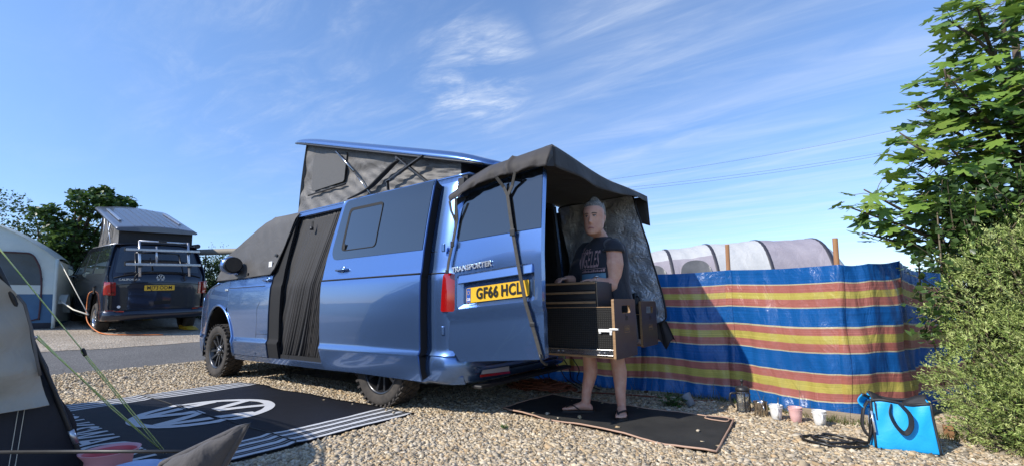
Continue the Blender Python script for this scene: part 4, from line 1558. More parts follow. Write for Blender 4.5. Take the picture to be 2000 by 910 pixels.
def drawer(label, x1, yl, yr, fl, frr, z0, z1, side_top, latch):
    t = thing('drawer', label, 'drawer', ((x1 - .9) / 2, (yl + yr) / 2, z0), 'pull-out drawers in the back of the blue van')
    xb = -.75
    MB().box(((xb + x1) / 2, yl - .008, (z0 + .035 + side_top) / 2), (abs(x1 - xb), .016, side_top - z0 - .035)).build('side_panel', MATS['hex_ply'], t, .002)
    MB().box(((xb + x1) / 2, yr + .008, (z0 + .035 + side_top) / 2), (abs(x1 - xb), .016, side_top - z0 - .035)).build('side_panel', MATS['hex_ply'], t, .002)
    MB().box(((xb + x1) / 2, (yl + yr) / 2, side_top - .04 if not latch else z0 + .05), (abs(x1 - xb), abs(yl - yr) - .034, .012)).build('tray_floor', MATS['phenolic_black'], t)
    MB().box(((xb + x1) / 2, yl - .008, side_top + .003), (abs(x1 - xb) - .002, .018, .005)).build('side_edge', MATS['ply_edge'], t)
    MB().box(((xb + x1) / 2, (yl + yr) / 2, z0 + .004), (abs(x1 - xb), abs(yl - yr) - .004, .012)).build('base_board', MATS['ply_edge'], t)
    # runner
    r_ = MB()
    r_.box(((xb + x1) / 2, yl + .004, z0 + .038), (abs(x1 - xb) - .004, .010, .046))
    r_.box(((xb + x1) / 2, yl + .008, z0 + .056), (abs(x1 - xb) - .004, .014, .006)); r_.box(((xb + x1) / 2, yl + .008, z0 + .018), (abs(x1 - xb) - .004, .014, .006))
    rr = r_.build('runner', MATS['steel' if latch else 'aluminium'], t, .001)
    sb = MB()
    for dx in (.07, .11, .42, .46, .8, .84): sb.lathe([(.006, 0), (.006, .004)], (x1 + dx, yl + .009, z0 + .038), 8, Matrix(((1, 0, 0), (0, 0, 1), (0, -1, 0))))
    sb.build('runner_screws', MATS['chrome'], rr)
    # front board with a hand slot
    out = rpoly([(fl, z0 - .008), (frr, z0 - .008), (frr, z1), (fl, z1)], .012)
    mid = (fl + frr) / 2 - .015
    slot = rpoly([(mid + .085, z1 - .105), (mid - .085, z1 - .105), (mid - .085, z1 - .045), (mid + .085, z1 - .045)], .018)
    fp = sheet('front_board', out, lambda a, b: (x1 - .022, a, b), MATS['phenolic_brown'], t, holes=[slot], step=.12, thick=.022, hint=(-1, 0, 0), smooth=False)
    mb = MB()
    lp = resample(out, .05)
    n = len(lp)
    mb.add([(x1 - .0205, a * 1.0, b) for a, b in lp] + [(x1 - .001, a, b) for a, b in lp], [(i, (i + 1) % n, n + (i + 1) % n, n + i) for i in range(n)])
    eo = mb.build('board_edge', MATS['ply_edge'], fp)
    s_ = eo.modifiers.new('t', 'SOLIDIFY'); s_.thickness = .003; s_.offset = 0
    ls = resample(slot, .03); n = len(ls)
    mb = MB(); mb.add([(x1 - .0205, a, b) for a, b in ls] + [(x1 - .001, a, b) for a, b in ls], [(i, (i + 1) % n, n + (i + 1) % n, n + i) for i in range(n)])
    so_ = mb.build('slot_edge', MATS['ply_edge'], fp)
    s_ = so_.modifiers.new('t', 'SOLIDIFY'); s_.thickness = .003; s_.offset = 0
    # small emblem: letters in a frame
    fnl = lambda a, b, h: (x1 - .0225 - h, mid - a, z1 - .225 + b)
    lettering('emblem_lettering', 'ODIN', .030, fnl, MATS['ply_edge'], fp, .0012, bold=.0006)
    em = MB()
    for q in ((-.05, .022, .05, .0245), (-.05, -.0245, .05, -.022), (-.05, -.022, -.0475, .022), (.0475, -.022, .05, .022)):
        em.prism([(q[0], q[1]), (q[2], q[1]), (q[2], q[3]), (q[0], q[3])], fnl, .001)
    em.build('emblem_frame', MATS['ply_edge'], fp)
    hx = MB()
    for k in range(7):
        cx, cy = (k % 3 - 1) * .018 + (.009 if k > 2 and k < 5 else 0), .075 + (k // 3) * .016
        a6 = [(cx + .009 * math.cos(R(60 * q + 30)), cy + .009 * math.sin(R(60 * q + 30))) for q in range(6)]
        b6 = [(cx + .0075 * math.cos(R(60 * q + 30)), cy + .0075 * math.sin(R(60 * q + 30))) for q in range(6)]
        for q in range(6): hx.prism([a6[q], a6[(q + 1) % 6], b6[(q + 1) % 6], b6[q]], fnl, .0008)
    hx.build('emblem_hexagons', MATS['webbing'], fp)
    if latch:
        l_ = MB()
        l_.box((x1 + .055, yl + .012, z0 + .198), (.11, .016, .022)); l_.box((x1 - .012, yl + .014, z0 + .208), (.070, .020, .013)); l_.box((x1 + .012, yl + .012, z0 + .178), (.016, .018, .024)); l_.box((x1 + .10, yl + .010, z0 + .188), (.018, .012, .026))
        l_.build('latch', MATS['ceramic_white'], t, .003)
    return t


drawer('long black kitchen drawer with white latch pulled out beside the open barn door', -2.105, .50, .20, .512, .10, .505, .930, .870, True)
drawer('shorter black drawer further back, a flask and pan standing on it', -2.04, -.22, -.56, -.21, -.585, .535, .915, .800, False)

ch = thing('tray_chest', 'black chest of wooden edged trays standing on the long pulled out drawer', 'tray chest', (-1.5, .36, .88))
for i, z in enumerate((.885, .955, 1.025)):
    MB().box((-1.42, .36, z + .010 + .0), (1.11, .274, .068)).build('tray', MATS['phenolic_black'], ch, .003)
for i, z in enumerate((.910, .985, 1.058)):
    MB().box((-1.415, .36, z), (1.118, .284, .017)).build('tray_edge', MATS['ply_top'], ch, .002)
MB().box((-1.984, .36, .965), (.012, .27, .19)).build('tray_front', MATS['phenolic_black'], ch, .002)

# things on the second drawer
fl = thing('flask', 'black flask with a side handle standing on the further drawer', 'flask', (-1.93, -.42, .766))
MB().lathe([(.030, .766), (.036, .77), (.036, .93), (.028, .95), (.028, .985), (.022, .992)], (-1.93, -.42, 0), 20).build('body', MATS['black_plastic'], fl)
MB().tube(spline([(-1.955, -.395, .96), (-1.985, -.37, .955), (-1.99, -.365, .92), (-1.965, -.39, .885)], 5), .008, 8).build('handle', MATS['black_plastic'], fl)
pn = tag(MB().lathe([(.02, .768), (.085, .768), (.09, .775), (.09, .93), (.094, .933), (.086, .93), (.085, .78)], (-1.82, -.40, 0), 28).build('saucepan', MATS['steel']), 'small steel saucepan on the further drawer behind the woman', 'saucepan')
wb_ = tag(MB().lathe([(.026, .766), (.030, .77), (.030, .90), (.014, .94), (.012, .965), (.002, .968)], (-1.70, -.30, 0), 16).build('squeeze_bottle', MATS['ceramic_white']), 'white squeeze bottle beside the saucepan on the further drawer', 'bottle')

# ------------------------------------------------------------------ floor mat behind the van
mt = thing('floor_mat', 'black woven mat with pink brown edging on the gravel under the woman', 'mat', (-1.9, .15, 0))
MC = [(-1.04, .44), (-1.09, -.30), (-2.73, -.20), (-2.80, .69)]


def matpt(u, v, off=0):
    a = Vector((*MC[0], 0)).lerp(Vector((*MC[3], 0)), u)
    b = Vector((*MC[1], 0)).lerp(Vector((*MC[2], 0)), u)
    p = a.lerp(b, v)
    wob = .018 * math.sin(u * 9) * (1 - v) + .006 * math.sin(u * 23 + 1)
    z = .020 + .006 * noise2(u * 6, v * 3, 2) + .014 * math.exp(-(u / .07) ** 2) + .008 * math.exp(-((v) / .08) ** 2) * math.sin(u * 14)
    return (p.x, p.y + wob, z + off)


def weave():
    m = MATS['mat_black']
    N, L = m.node_tree.nodes, m.node_tree.links
    p = N['Principled BSDF']
    tc = N.new('ShaderNodeTexCoord')
    br = N.new('ShaderNodeTexBrick')
    br.inputs['Scale'].default_value = 26; br.inputs['Mortar Size'].default_value = .06; br.inputs['Mortar Smooth'].default_value = .6
    mp = N.new('ShaderNodeMapping'); mp.inputs['Rotation'].default_value = (0, 0, R(-3))
    L.new(tc.outputs['Object'], mp.inputs[0]); L.new(mp.outputs[0], br.inputs['Vector'])
    b = N.new('ShaderNodeBump'); b.invert = True; b.inputs['Distance'].default_value = .006
    L.new(br.outputs['Fac'], b.inputs['Height']); L.new(b.outputs[0], p.inputs['Normal'])


weave()
grid('woven_panel', 60, 24, matpt, MATS['mat_black'], mt, thick=.008)
bd_ = [matpt(u, 0, .004) for u in np.linspace(0, 1, 30)] + [matpt(1, v, .004) for v in np.linspace(0, 1, 12)[1:]] + [matpt(u, 1, .004) for u in np.linspace(1, 0, 30)[1:]] + [matpt(0, v, .004) for v in np.linspace(1, 0, 12)[1:-1]]
MB().tube(bd_, .0065, 6, closed=True).build('edging', MATS['mat_trim'], mt)
pk = rpoly([(.885, .985), (.885, .86), (.985, .86), (.985, .985)], .03)
sheet('pocket', pk, lambda u, v: matpt(u, v, .012), MATS['bag_black'], mt, step=.04, thick=.004, hint=(0, 0, 1))
MB().tube([matpt(u, v, .012) for u, v in resample(pk, .03)], .005, 6, closed=True).build('pocket_edging', MATS['mat_trim'], mt)

# ------------------------------------------------------------------ striped rug with a round emblem
rg = thing('outdoor_rug', 'large black outdoor rug with white striped ends and round white emblem', 'rug', (1.05, 1.95, 0))
X0, X1, Y0, Y1 = -.50, 2.585, .955, 2.98
end = [(0, .02, 1), (.02, .06, 0), (.06, .085, 1), (.085, .10, 2), (.10, .125, 1), (.125, .175, 0), (.175, .20, 1), (.20, .215, 2), (.215, .245, 1), (.245, .29, 0), (.29, .31, 1), (.31, .325, 2), (.325, .35, 1), (.35, .39, 0), (.39, .40, 1)]
segs = [(X0 + a, X0 + b, c) for a, b, c in end]
k = 26
for i in range(k): segs.append((lerp(X0 + .40, X1 - .40, i / k), lerp(X0 + .40, X1 - .40, (i + 1) / k), 1))
segs += [(X1 - b, X1 - a, c) for a, b, c in end[::-1]]


def rugz(x, y):
    rd_ = .010 * math.exp(-((y - 1.955) / .03) ** 2) + .012 * math.exp(-((x - 1.95) / .05) ** 2) * max(0, 1 - abs(y - 1.0) / .9)
    return .020 + rd_ + .005 * noise2(x * 2, y * 2, 4) + .010 * math.exp(-((y - Y0) / .06) ** 2) * (.5 + .5 * math.sin(x * 7))


xs = [segs[0][0]] + [s_[1] for s_ in segs]
ny = 40
vs = [(x, lerp(Y0, Y1, j / ny) + .012 * math.sin(x * 5) * (1 - j / ny), rugz(x, lerp(Y0, Y1, j / ny))) for x in xs for j in range(ny + 1)]
fs, mi = [], []
for i in range(len(segs)):
    for j in range(ny):
        a = i * (ny + 1) + j
        fs.append((a, a + ny + 1, a + ny + 2, a + 1)); mi.append(segs[i][2])
mat('rug_black', (0.007, 0.007, 0.009), 0.60, spec=.15, c2=(0.017, 0.018, 0.023), nscale=3.0, stretch=(5, 90, 1), lo=.35, hi=.75, bump=.35, bscale=60, bdist=.003)
mat('rug_white', (0.52, 0.52, 0.52), 0.6, c2=(0.58, 0.58, 0.58), nscale=3.0, stretch=(5, 90, 1), bump=.3, bscale=60, bdist=.003)
me = bpy.data.meshes.new('woven_sheet')
me.from_pydata(vs, [], fs)
me.materials.append(MATS['rug_white']); me.materials.append(MATS['rug_black']); me.materials.append(mat('rug_grey', (.20, .20, .20), .6))
me.polygons.foreach_set('material_index', mi); me.polygons.foreach_set('use_smooth', [True] * len(fs))
me.update()
ro_ = link('woven_sheet', me, rg)
s_ = ro_.modifiers.new('t', 'SOLIDIFY'); s_.thickness = .008; s_.offset = -1
EC = (1.08, 1.90)
eb = MB()
def em_fn(a, b, h):
    x, y = EC[0] - a, EC[1] - b
    return (x, y, rugz(x, y) + .0035 + h)
RR = .535
def sub_quad(poly, n, mb, fn, d):
    (ax, ay), (bx, by), (cx, cy), (dx, dy) = poly
    for i in range(n):
        t0, t1 = i / n, (i + 1) / n
        mb.prism([(lerp(ax, dx, t0), lerp(ay, dy, t0)), (lerp(bx, cx, t0), lerp(by, cy, t0)), (lerp(bx, cx, t1), lerp(by, cy, t1)), (lerp(ax, dx, t1), lerp(ay, dy, t1))], fn, d)
n = 64
for i in range(n):
    a, b = 2 * math.pi * i / n, 2 * math.pi * (i + 1) / n
    eb.prism([(RR * k_ * math.cos(t_), RR * k_ * math.sin(t_)) for k_, t_ in ((1, a), (1, b), (.845, b), (.845, a))], em_fn, .001)
def rstroke(p, q, w, lift):
    p, q = Vector(p) * RR, Vector(q) * RR
    hx = w * RR / 2
    sub_quad([(p.x - hx, p.y), (p.x + hx, p.y), (q.x + hx, q.y), (q.x - hx, q.y)], 8, eb, lambda a, b, h: em_fn(a, b, h + lift), .001)
for sg in (-1, 1):
    rstroke((sg * .35, .80), (sg * .055, .14), .20, .0006 if sg > 0 else .0010)
    rstroke((sg * .76, .42), (sg * .38, -.79), .20, .0006 if sg > 0 else .0010)
    rstroke((sg * .38, -.79), (sg * .055, -.05), .19, .0014 if sg > 0 else .0018)
eb.build('emblem', MATS['rug_white'], rg)
lettering('rug_lettering', 'VOLKSWAGEN', .40, lambda a, b, h: (1.05 - a, 2.735 - b, rugz(1.05 - a, 2.735 - b) + .003 + h), MATS['rug_white'], rg, .001, bold=.006, sx=.80)
MB().tube([(x, 1.955 + .004 * math.sin(x * 9), rugz(x, 1.955) + .002) for x in np.linspace(X0 + .02, X1 - .02, 40)], .0035, 5).build('fold_seam', MATS['webbing'], rg)

# ------------------------------------------------------------------ the woman at the drawers
pr = thing('person', 'woman in black printed T-shirt and flip-flops standing behind the pull-out drawers, hair up', 'person', (-1.83, .06, 0))
FW = Vector((.27, .96, 0)).normalized()
LV = Vector((-FW.y, FW.x, 0))          # towards her own left


def remesh(mb, name, m, parent, vox, smooth_it=4, fac=.5):
    me = mb.mesh(name)
    o = bpy.data.objects.new(name, me)
    COL.objects.link(o)
    r_ = o.modifiers.new('r', 'REMESH'); r_.mode = 'VOXEL'; r_.voxel_size = vox; r_.use_smooth_shade = True
    s_ = o.modifiers.new('s', 'SMOOTH'); s_.iterations = smooth_it; s_.factor = fac
    dg = bpy.context.evaluated_depsgraph_get()
    ev = o.evaluated_get(dg)
    out = bpy.data.meshes.new_from_object(ev)
    bpy.data.objects.remove(o)
    bpy.data.meshes.remove(me)
    out.polygons.foreach_set('use_smooth', [True] * len(out.polygons))
    out.name = name
    return link(name, out, parent, m)


def ell(c, a, b, ax, bx, n=16):
    return [Vector(c) + ax * a * math.cos(2 * math.pi * i / n) + bx * b * math.sin(2 * math.pi * i / n) for i in range(n)]


def limb(mb, pts, rad, n=12, k=4):
    P = spline(pts, k)
    rr = []
    m_ = len(rad) - 1
    for i in range(len(P)):
        t = i / (len(P) - 1) * m_
        j = min(int(t), m_ - 1)
        rr.append(lerp(rad[j], rad[j + 1], t - j))
    mb.tube(P, rr, n)
    for e in (0, -1):                                     # rounded ends
        q = P[e]
        mb.loft([[q + Vector((rr[e] * .99 * math.sin(a) * math.cos(b), rr[e] * .99 * math.sin(a) * math.sin(b), rr[e] * .99 * math.cos(a))) for b in np.linspace(0, 2 * math.pi, 11)[:-1]] for a in (.3, .8, 1.3, 1.57, 1.9, 2.4, 2.85)])


HC = Vector((-1.812, .125, 1.622))                         # middle of the head
# the face looks towards the camera, turned a little to her own right
HF = Vector((-.13, .98, -.13)).normalized()
HR = Vector((HF.y, -HF.x, 0)).normalized()                 # her own right
HU = HR.cross(HF).normalized()


def hp(x, y, z): return HC + HR * x + HF * y + HU * z


bm_ = MB()
# head: rings from the chin to the crown (width, depth, forward shift)
hs = 1.06
for_rings = []
for z, w, d, s_ in ((-.128, .026, .020, .078), (-.120, .042, .036, .066), (-.105, .058, .060, .044), (-.08, .069, .077, .026), (-.05, .0735, .087, .014), (-.02, .0735, .094, .006), (.01, .076, .099, 0), (.04, .0785, .102, -.003), (.07, .077, .101, -.006), (.095, .070, .093, -.010), (.115, .056, .076, -.014), (.128, .034, .048, -.016), (.133, .012, .02, -.016)):
    for_rings.append([hp(hs * 1.10 * w * math.cos(a), hs * (s_ + d * math.sin(a)), hs * z) for a in np.linspace(0, 2 * math.pi, 21)[:-1]])
bm_.loft(for_rings)
# nose, brow, cheeks, lips, ears
bm_.loft([[hp(x * hs, y * hs, z * hs) for x, y, z in q] for q in (
    [(-.008, .080, .026), (.008, .080, .026), (.005, .099, .026), (-.005, .099, .026)],
    [(-.011, .080, -.01), (.011, .080, -.01), (.007, .112, -.008), (-.007, .112, -.008)],
    [(-.018, .078, -.034), (.018, .078, -.034), (.010, .1225, -.028), (-.010, .1225, -.028)],
    [(-.016, .076, -.044), (.016, .076, -.044), (.007, .104, -.042), (-.007, .104, -.042)])])
for sx in (-1, 1):
    limb(bm_, [hp(sx * .012, .094, .038), hp(sx * .03, .088, .042), hp(sx * .052, .070, .036)], [.010, .012, .009], 8, 3)
    limb(bm_, [hp(sx * .030, .072, -.028), hp(sx * .046, .058, -.034)], [.024, .02], 8, 3)
    limb(bm_, [hp(sx * .081, -.012, .026), hp(sx * .087, -.024, .012), hp(sx * .085, -.018, -.012), hp(sx * .079, -.008, -.03)], [.009, .013, .011, .007], 8, 3)
limb(bm_, [hp(-.022, .082, -.070), hp(0, .092, -.068), hp(.022, .082, -.070)], [.006, .010, .006], 8, 3)
limb(bm_, [hp(-.018, .080, -.082), hp(0, .091, -.083), hp(.018, .080, -.082)], [.006, .011, .006], 8, 3)
limb(bm_, [hp(-.045, .03, -.118), hp(0, .045, -.132), hp(.045, .03, -.118)], [.022, .026, .022], 8, 3)
limb(bm_, [hp(-.030, .050, -.108), hp(0, .074, -.116), hp(.030, .050, -.108)], [.016, .018, .016], 8, 3)
# neck and upper chest
NB = Vector((-1.838, .035, 1.40))
limb(bm_, [hp(0, -.016, -.03), hp(0, -.015, -.085), NB + Vector((0, .015, .055)), NB, NB + Vector((0, -.01, -.06))], [.060, .058, .058, .070, .11], 14, 4)
SHL, SHR = NB + LV * .130 + Vector((0, .045, -.035)), NB - LV * .175 + Vector((0, 0, -.030))
limb(bm_, [SHL, NB + Vector((0, 0, -.02)), SHR], [.052, .06, .052], 12, 4)
# trunk
tr = []
for z, a, b, fy in ((1.36, .165, .085, 0), (1.26, .165, .115, .01), (1.12, .155, .12, .015), (1.0, .165, .125, .015), (.88, .185, .13, .0), (.78, .18, .125, -.005)):
    c = Vector((-1.85, .03, z)) + FW * fy
    tr.append(ell(c, a, b, LV, FW))
bm_.loft(tr)
# arms
EL = Vector((-1.972, .150, 1.035)); WL = Vector((-1.868, .262, 1.085)); HLk = Vector((-1.80, .325, 1.085))
limb(bm_, [SHL + LV * .01, SHL.lerp(EL, .45) + LV * .012 + Vector((0, 0, 0)), EL], [.070, .080, .056], 14, 4)
limb(bm_, [EL, EL.lerp(WL, .45) + Vector((-.008, .012, -.004)), WL], [.057, .054, .032], 14, 4)
ER = Vector((-1.575, .03, 1.10)); WR = Vector((-1.560, .20, 1.115))
limb(bm_, [SHR - LV * .01, SHR.lerp(ER, .5), ER], [.060, .062, .046], 14, 4)
limb(bm_, [ER, ER.lerp(WR, .5), WR], [.046, .044, .028], 14, 4)


def hand(mb, wrist, d, side, palm_n, curl):
    """palm, five separate fingers bent over the edge they hold, thumb off the side of the palm"""
    d = d.normalized(); n_ = palm_n.normalized(); s_ = d.cross(n_).normalized() * side
    pts = [wrist + d * .005, wrist + d * .045, wrist + d * .085]
    rings = []
    for i, (p, w, t) in enumerate(zip([wrist - d * .01, wrist + d * .025, wrist + d * .06, wrist + d * .088], (.026, .034, .040, .038), (.020, .017, .015, .012))):
        rings.append(ell(p, w, t, s_, n_, 14))
    mb.loft(rings)
    for i, (off, ln) in enumerate(((-.028, .062), (-.010, .074), (.009, .078), (.027, .070))):
        b = wrist + d * (.082 - abs(i - 2) * .003) + s_ * (-off)
        a1, a2, a3 = curl[0], curl[1], curl[2] + i * .05
        def dirn(a): return d * math.cos(a) - n_ * math.sin(a)
        q1 = b + dirn(a1) * ln * .45; q2 = q1 + dirn(a2) * ln * .32; q3 = q2 + dirn(a3) * ln * .23
        mb.tube([b - d * .012, b, q1, q2, q3], [.0092, .0092, .0085, .0078, .0062], 8)
        for q, r_ in ((q1, .0088), (q2, .008), (q3, .0062)):
            mb.loft([[q + Vector((r_ * math.sin(a) * math.cos(c), r_ * math.sin(a) * math.sin(c), r_ * math.cos(a))) for c in np.linspace(0, 6.283, 9)[:-1]] for a in (.4, 1, 1.57, 2.1, 2.7)])
    tb = wrist + d * .026 + s_ * .026
    t1 = tb + (d * .6 + s_ * .75 - n_ * .25).normalized() * .042
    t2 = t1 + (d * .9 + s_ * .25 - n_ * .45).normalized() * .030
    mb.tube([wrist + d * .014 + s_ * .012, tb, t1, t2], [.014, .0125, .0105, .0075], 8)
    mb.loft([[t2 + Vector((.0075 * math.sin(a) * math.cos(c), .0075 * math.sin(a) * math.sin(c), .0075 * math.cos(a))) for c in np.linspace(0, 6.283, 9)[:-1]] for a in (.4, 1, 1.57, 2.1, 2.7)])


hand(bm_, WL, (HLk - WL), -1, Vector((.05, -.1, 1)), (.15, .5, .9))
hand(bm_, WR, Vector((.10, .95, -.05)), 1, Vector((0, .1, 1)), (.25, .85, 1.3))
# legs
AL, AR = Vector((-1.968, .095, .095)), Vector((-1.680, .150, .095))
KL, KR = Vector((-1.932, .055, .47)), Vector((-1.690, .070, .47))
HL_, HR_ = Vector((-1.93, .02, .86)), Vector((-1.75, .02, .86))
limb(bm_, [HL_, HL_.lerp(KL, .5), KL, KL.lerp(AL, .35) + Vector((0, -.022, 0)), KL.lerp(AL, .75), AL], [.085, .076, .058, .060, .042, .036], 14, 4)
limb(bm_, [HR_, HR_.lerp(KR, .5), KR, KR.lerp(AR, .35) + Vector((-.012, -.018, 0)), KR.lerp(AR, .75), AR], [.085, .076, .058, .060, .042, .036], 14, 4)


def foot(mb, ank, toe):
    a = Vector((ank.x, ank.y, 0)); t = Vector((toe.x, toe.y, 0))
    d = (t - a).normalized(); s_ = Vector((-d.y, d.x, 0)); up = Vector((0, 0, 1))
    ln = (t - a).length
    z0 = .036
    rings = []
    for f, w, h in ((-.055, .020, .030), (-.045, .030, .045), (-.01, .035, .070), (.03, .036, .072), (.07, .038, .056), (.11, .043, .040), (.145, .046, .030), (.165, .044, .024)):
        c = a + d * f + up * (z0 + h / 2)
        rings.append([c + s_ * w * math.cos(q) + up * h / 2 * math.sin(q) * 1.0 for q in np.linspace(0, 2 * math.pi, 15)[:-1]])
    mb.loft(rings)
    inn = 1 if s_.dot(Vector((ank.x, ank.y, 0)) - Vector((-1.82, ank.y, 0))) < 0 else -1
    for i, (off, l_, r_) in enumerate(((.031, .200, .0125), (.012, .203, .0095), (-.004, .197, .009), (-.019, .188, .0085), (-.032, .176, .0085))):
        p0 = a + d * .15 + s_ * inn * off + up * (z0 + .012); p1 = a + d * (l_ - .012) + s_ * inn * off * 1.08 + up * (z0 + r_)
        mb.tube([p0, p0.lerp(p1, .6) + up * .004, p1], [r_ * 1.05, r_, r_ * .9], 8)
        mb.loft([[p1 + Vector((r_ * .92 * math.sin(q) * math.cos(c), r_ * .92 * math.sin(q) * math.sin(c), r_ * .92 * math.cos(q))) for c in np.linspace(0, 6.283, 9)[:-1]] for q in (.4, 1, 1.57, 2.1, 2.7)])
    return a, d, s_, inn


fl_ = foot(bm_, AL, Vector((-2.035, .27, 0)))
fr_ = foot(bm_, AR, Vector((-1.50, .245, 0)))
body = remesh(bm_, 'body', MATS['skin'], pr, .0065, 3, .5)
# sandals
for a, d, s_, inn in (fl_, fr_):
    up = Vector((0, 0, 1))
    out = [(-.075, .0), (-.068, .026), (-.03, .038), (.03, .037), (.09, .045), (.15, .051), (.19, .044), (.215, .018), (.217, -.014), (.195, -.042), (.15, -.050), (.09, -.044), (.03, -.037), (-.03, -.038), (-.068, -.026)]
    sd_ = MB().prism(out, lambda x, y, h: a + d * x + s_ * y + up * (.020 + h), .018).build('flip_flop', MATS['sandal'], pr, .004)
    st = MB()
    th = a + d * .165 + s_ * inn * .021 + up * .060
    for q in (-1, 1):
        e = a + d * .045 + s_ * q * .043 + up * .040
        m_ = a + d * .11 + s_ * q * .036 + up * .080
        st.tube(spline([a + d * .168 + s_ * inn * .021 + up * .052, th + d * -.015 + s_ * q * .006 + up * .010, m_, e], 5), [.008] * 16, 8, flat=.6)
    st.tube([th + up * -.012, th + up * -.03], .004, 6)
    st.build('toe_strap', MATS['sandal'], sd_)

# T-shirt dress: loose rings from the neck to the hem with drape folds
sm = []
defs = [(1.452, .082, .074, .018), (1.435, .115, .082, .010), (1.415, .160, .092, .005), (1.385, .198, .104, .004), (1.34, .212, .120, .008), (1.26, .212, .142, .014), (1.16, .210, .150, .018), (1.06, .214, .150, .016), (.96, .226, .150, .006), (.86, .240, .152, .0), (.74, .246, .154, -.002), (.62, .250, .156, -.004), (.585, .250, .156, -.004)]
n = 72
for z, a, b, fy in defs:
    c = Vector((-1.85, .028, z)) + FW * fy
    a, b = a * 1.05, b * 1.04
    rgp = []
    for i in range(n):
        t = 2 * math.pi * i / n
        k = max(0, (1.40 - z)) * .028
        fo = 1 + k * math.sin(9 * t + 3 * z) + k * .7 * math.sin(15 * t - 5 * z + 1) + .010 * math.sin(4 * t + 13 * z)
        e = 2.4
        ct, st_ = math.cos(t), math.sin(t)
        rgp.append(c + LV * a * fo * math.copysign(abs(ct) ** (2 / e), ct) + FW * b * fo * math.copysign(abs(st_) ** (2 / e), st_))
    sm.append(rgp)
msh = MB(); msh.loft(sm, cap=False)
tee = msh.build('t_shirt', MATS['shirt'], pr)
s_ = tee.modifiers.new('t', 'SOLIDIFY'); s_.thickness = .004; s_.offset = -1
s_ = tee.modifiers.new('s', 'SUBSURF'); s_.levels = 1; s_.render_levels = 1


def sleeve(sh, el, sg):
    d = (el - sh).normalized()
    P = [sh - d * .030 - LV * sg * .07, sh - d * .008 - LV * sg * .012, sh + d * .014, sh + d * .028, sh + d * (.044 if sg > 0 else .30)]
    rr = [.045, .072, .082, .087, .090]
    mb = MB(); mb.tube(P, rr, 20, cap=False)
    o = mb.build('sleeve', MATS['shirt'], tee)
    m_ = o.modifiers.new('t', 'SOLIDIFY'); m_.thickness = .004; m_.offset = 1
    cf = MB().tube([P[-1] + Vector((.087 * math.cos(a), .087 * math.sin(a), 0)) - d * d.dot(Vector((.087 * math.cos(a), .087 * math.sin(a), 0))) for a in np.linspace(0, 6.283, 25)[:-1]], .006, 6, closed=True)
    cf.build('sleeve_cuff', MATS['shirt'], tee)


sleeve(SHL + LV * .012, EL, 1)
sleeve(SHR - LV * .012, ER, -1)
cr = MB().tube([Vector((-1.85, .028, 1.454)) + FW * .018 + LV * .082 * math.cos(a) + FW * .074 * math.sin(a) for a in np.linspace(0, 6.283, 33)[:-1]], .007, 6, closed=True)
cr.build('neck_rib', MATS['shirt'], tee)

# print on the shirt front, laid onto the cloth by ray casting
bmx = bmesh.new(); bmx.from_mesh(tee.data)
for v in bmx.verts: pass
bvh = BVHTree.FromBMesh(bmx); bmx.free()
PO = Vector((-1.85, .028, 0))


def on_shirt(a, z, off):
    o = PO + Vector((0, 0, z)) + FW * .6 - LV * (-a) * 1.0
    hit = bvh.ray_cast(o, -FW, 1.0)
    q = hit[0] if hit[0] else PO + Vector((0, 0, z)) + FW * .14 + LV * a
    return q + FW * (off + .0035)


def print_text(s, size, a0, z0, m, sx=1.0, bold=.001, shear=0.0, name='print_lettering'):
    vs, fs = text_polys(s, size, bold=bold, sx=sx, res=2, shear=shear)
    V = [on_shirt(a0 + a, z0 + b, .0015) for a, b in vs]
    me = bpy.data.meshes.new(name)
    me.from_pydata([tuple(v) for v in V], [], fs)
    me.update()
    o = link(name, me, tee, m)
    s2 = o.modifiers.new('t', 'SOLIDIFY'); s2.thickness = .0008; s2.offset = 0
    return o


# seen from the front her left is on the right of the picture, so letters run towards +LV
print_text('ANGELES', .205, -.065, 1.262, MATS['print_pink'], .335, .0010)
print_text('Los', .075, -.10, 1.352, MATS['print_pink'], 1.0, .0002, .4)


def shirt_patch(poly, m, name, off):
    pts = resample(poly, .03)
    vs = [on_shirt(a, b, off) for a, b in pts]
    return sheet(name, poly, lambda a, b: on_shirt(a, b, off), m, tee, step=.025, thick=.0008, hint=FW)


shirt_patch([(-.125, 1.186), (.135, 1.186), (.135, 1.190), (-.125, 1.190)], MATS['print_pink'], 'print_line', .0015)
for i in range(13):
    x = -.12 + i * .0195; h = .010 + .012 * ((i * 7) % 5) / 5
    shirt_patch([(x, 1.160), (x + .0150, 1.160), (x + .0150, 1.161 + h), (x, 1.161 + h)], MATS['print_pink'], 'print_skyline', .0015)
shirt_patch([(-.125, 1.00), (.135, 1.00), (.135, 1.148), (-.125, 1.148)], MATS['print_teal'], 'print_panel', .0012)
for x in (-.035, .045):
    shirt_patch([(x - .002, 1.0), (x + .002, 1.0), (x + .002, 1.085), (x - .002, 1.085)], MATS['print_palm'], 'print_palm', .0022)
    shirt_patch(circle(x, 1.095, .018, 12, ry=.013), MATS['print_palm'], 'print_palm', .0023)

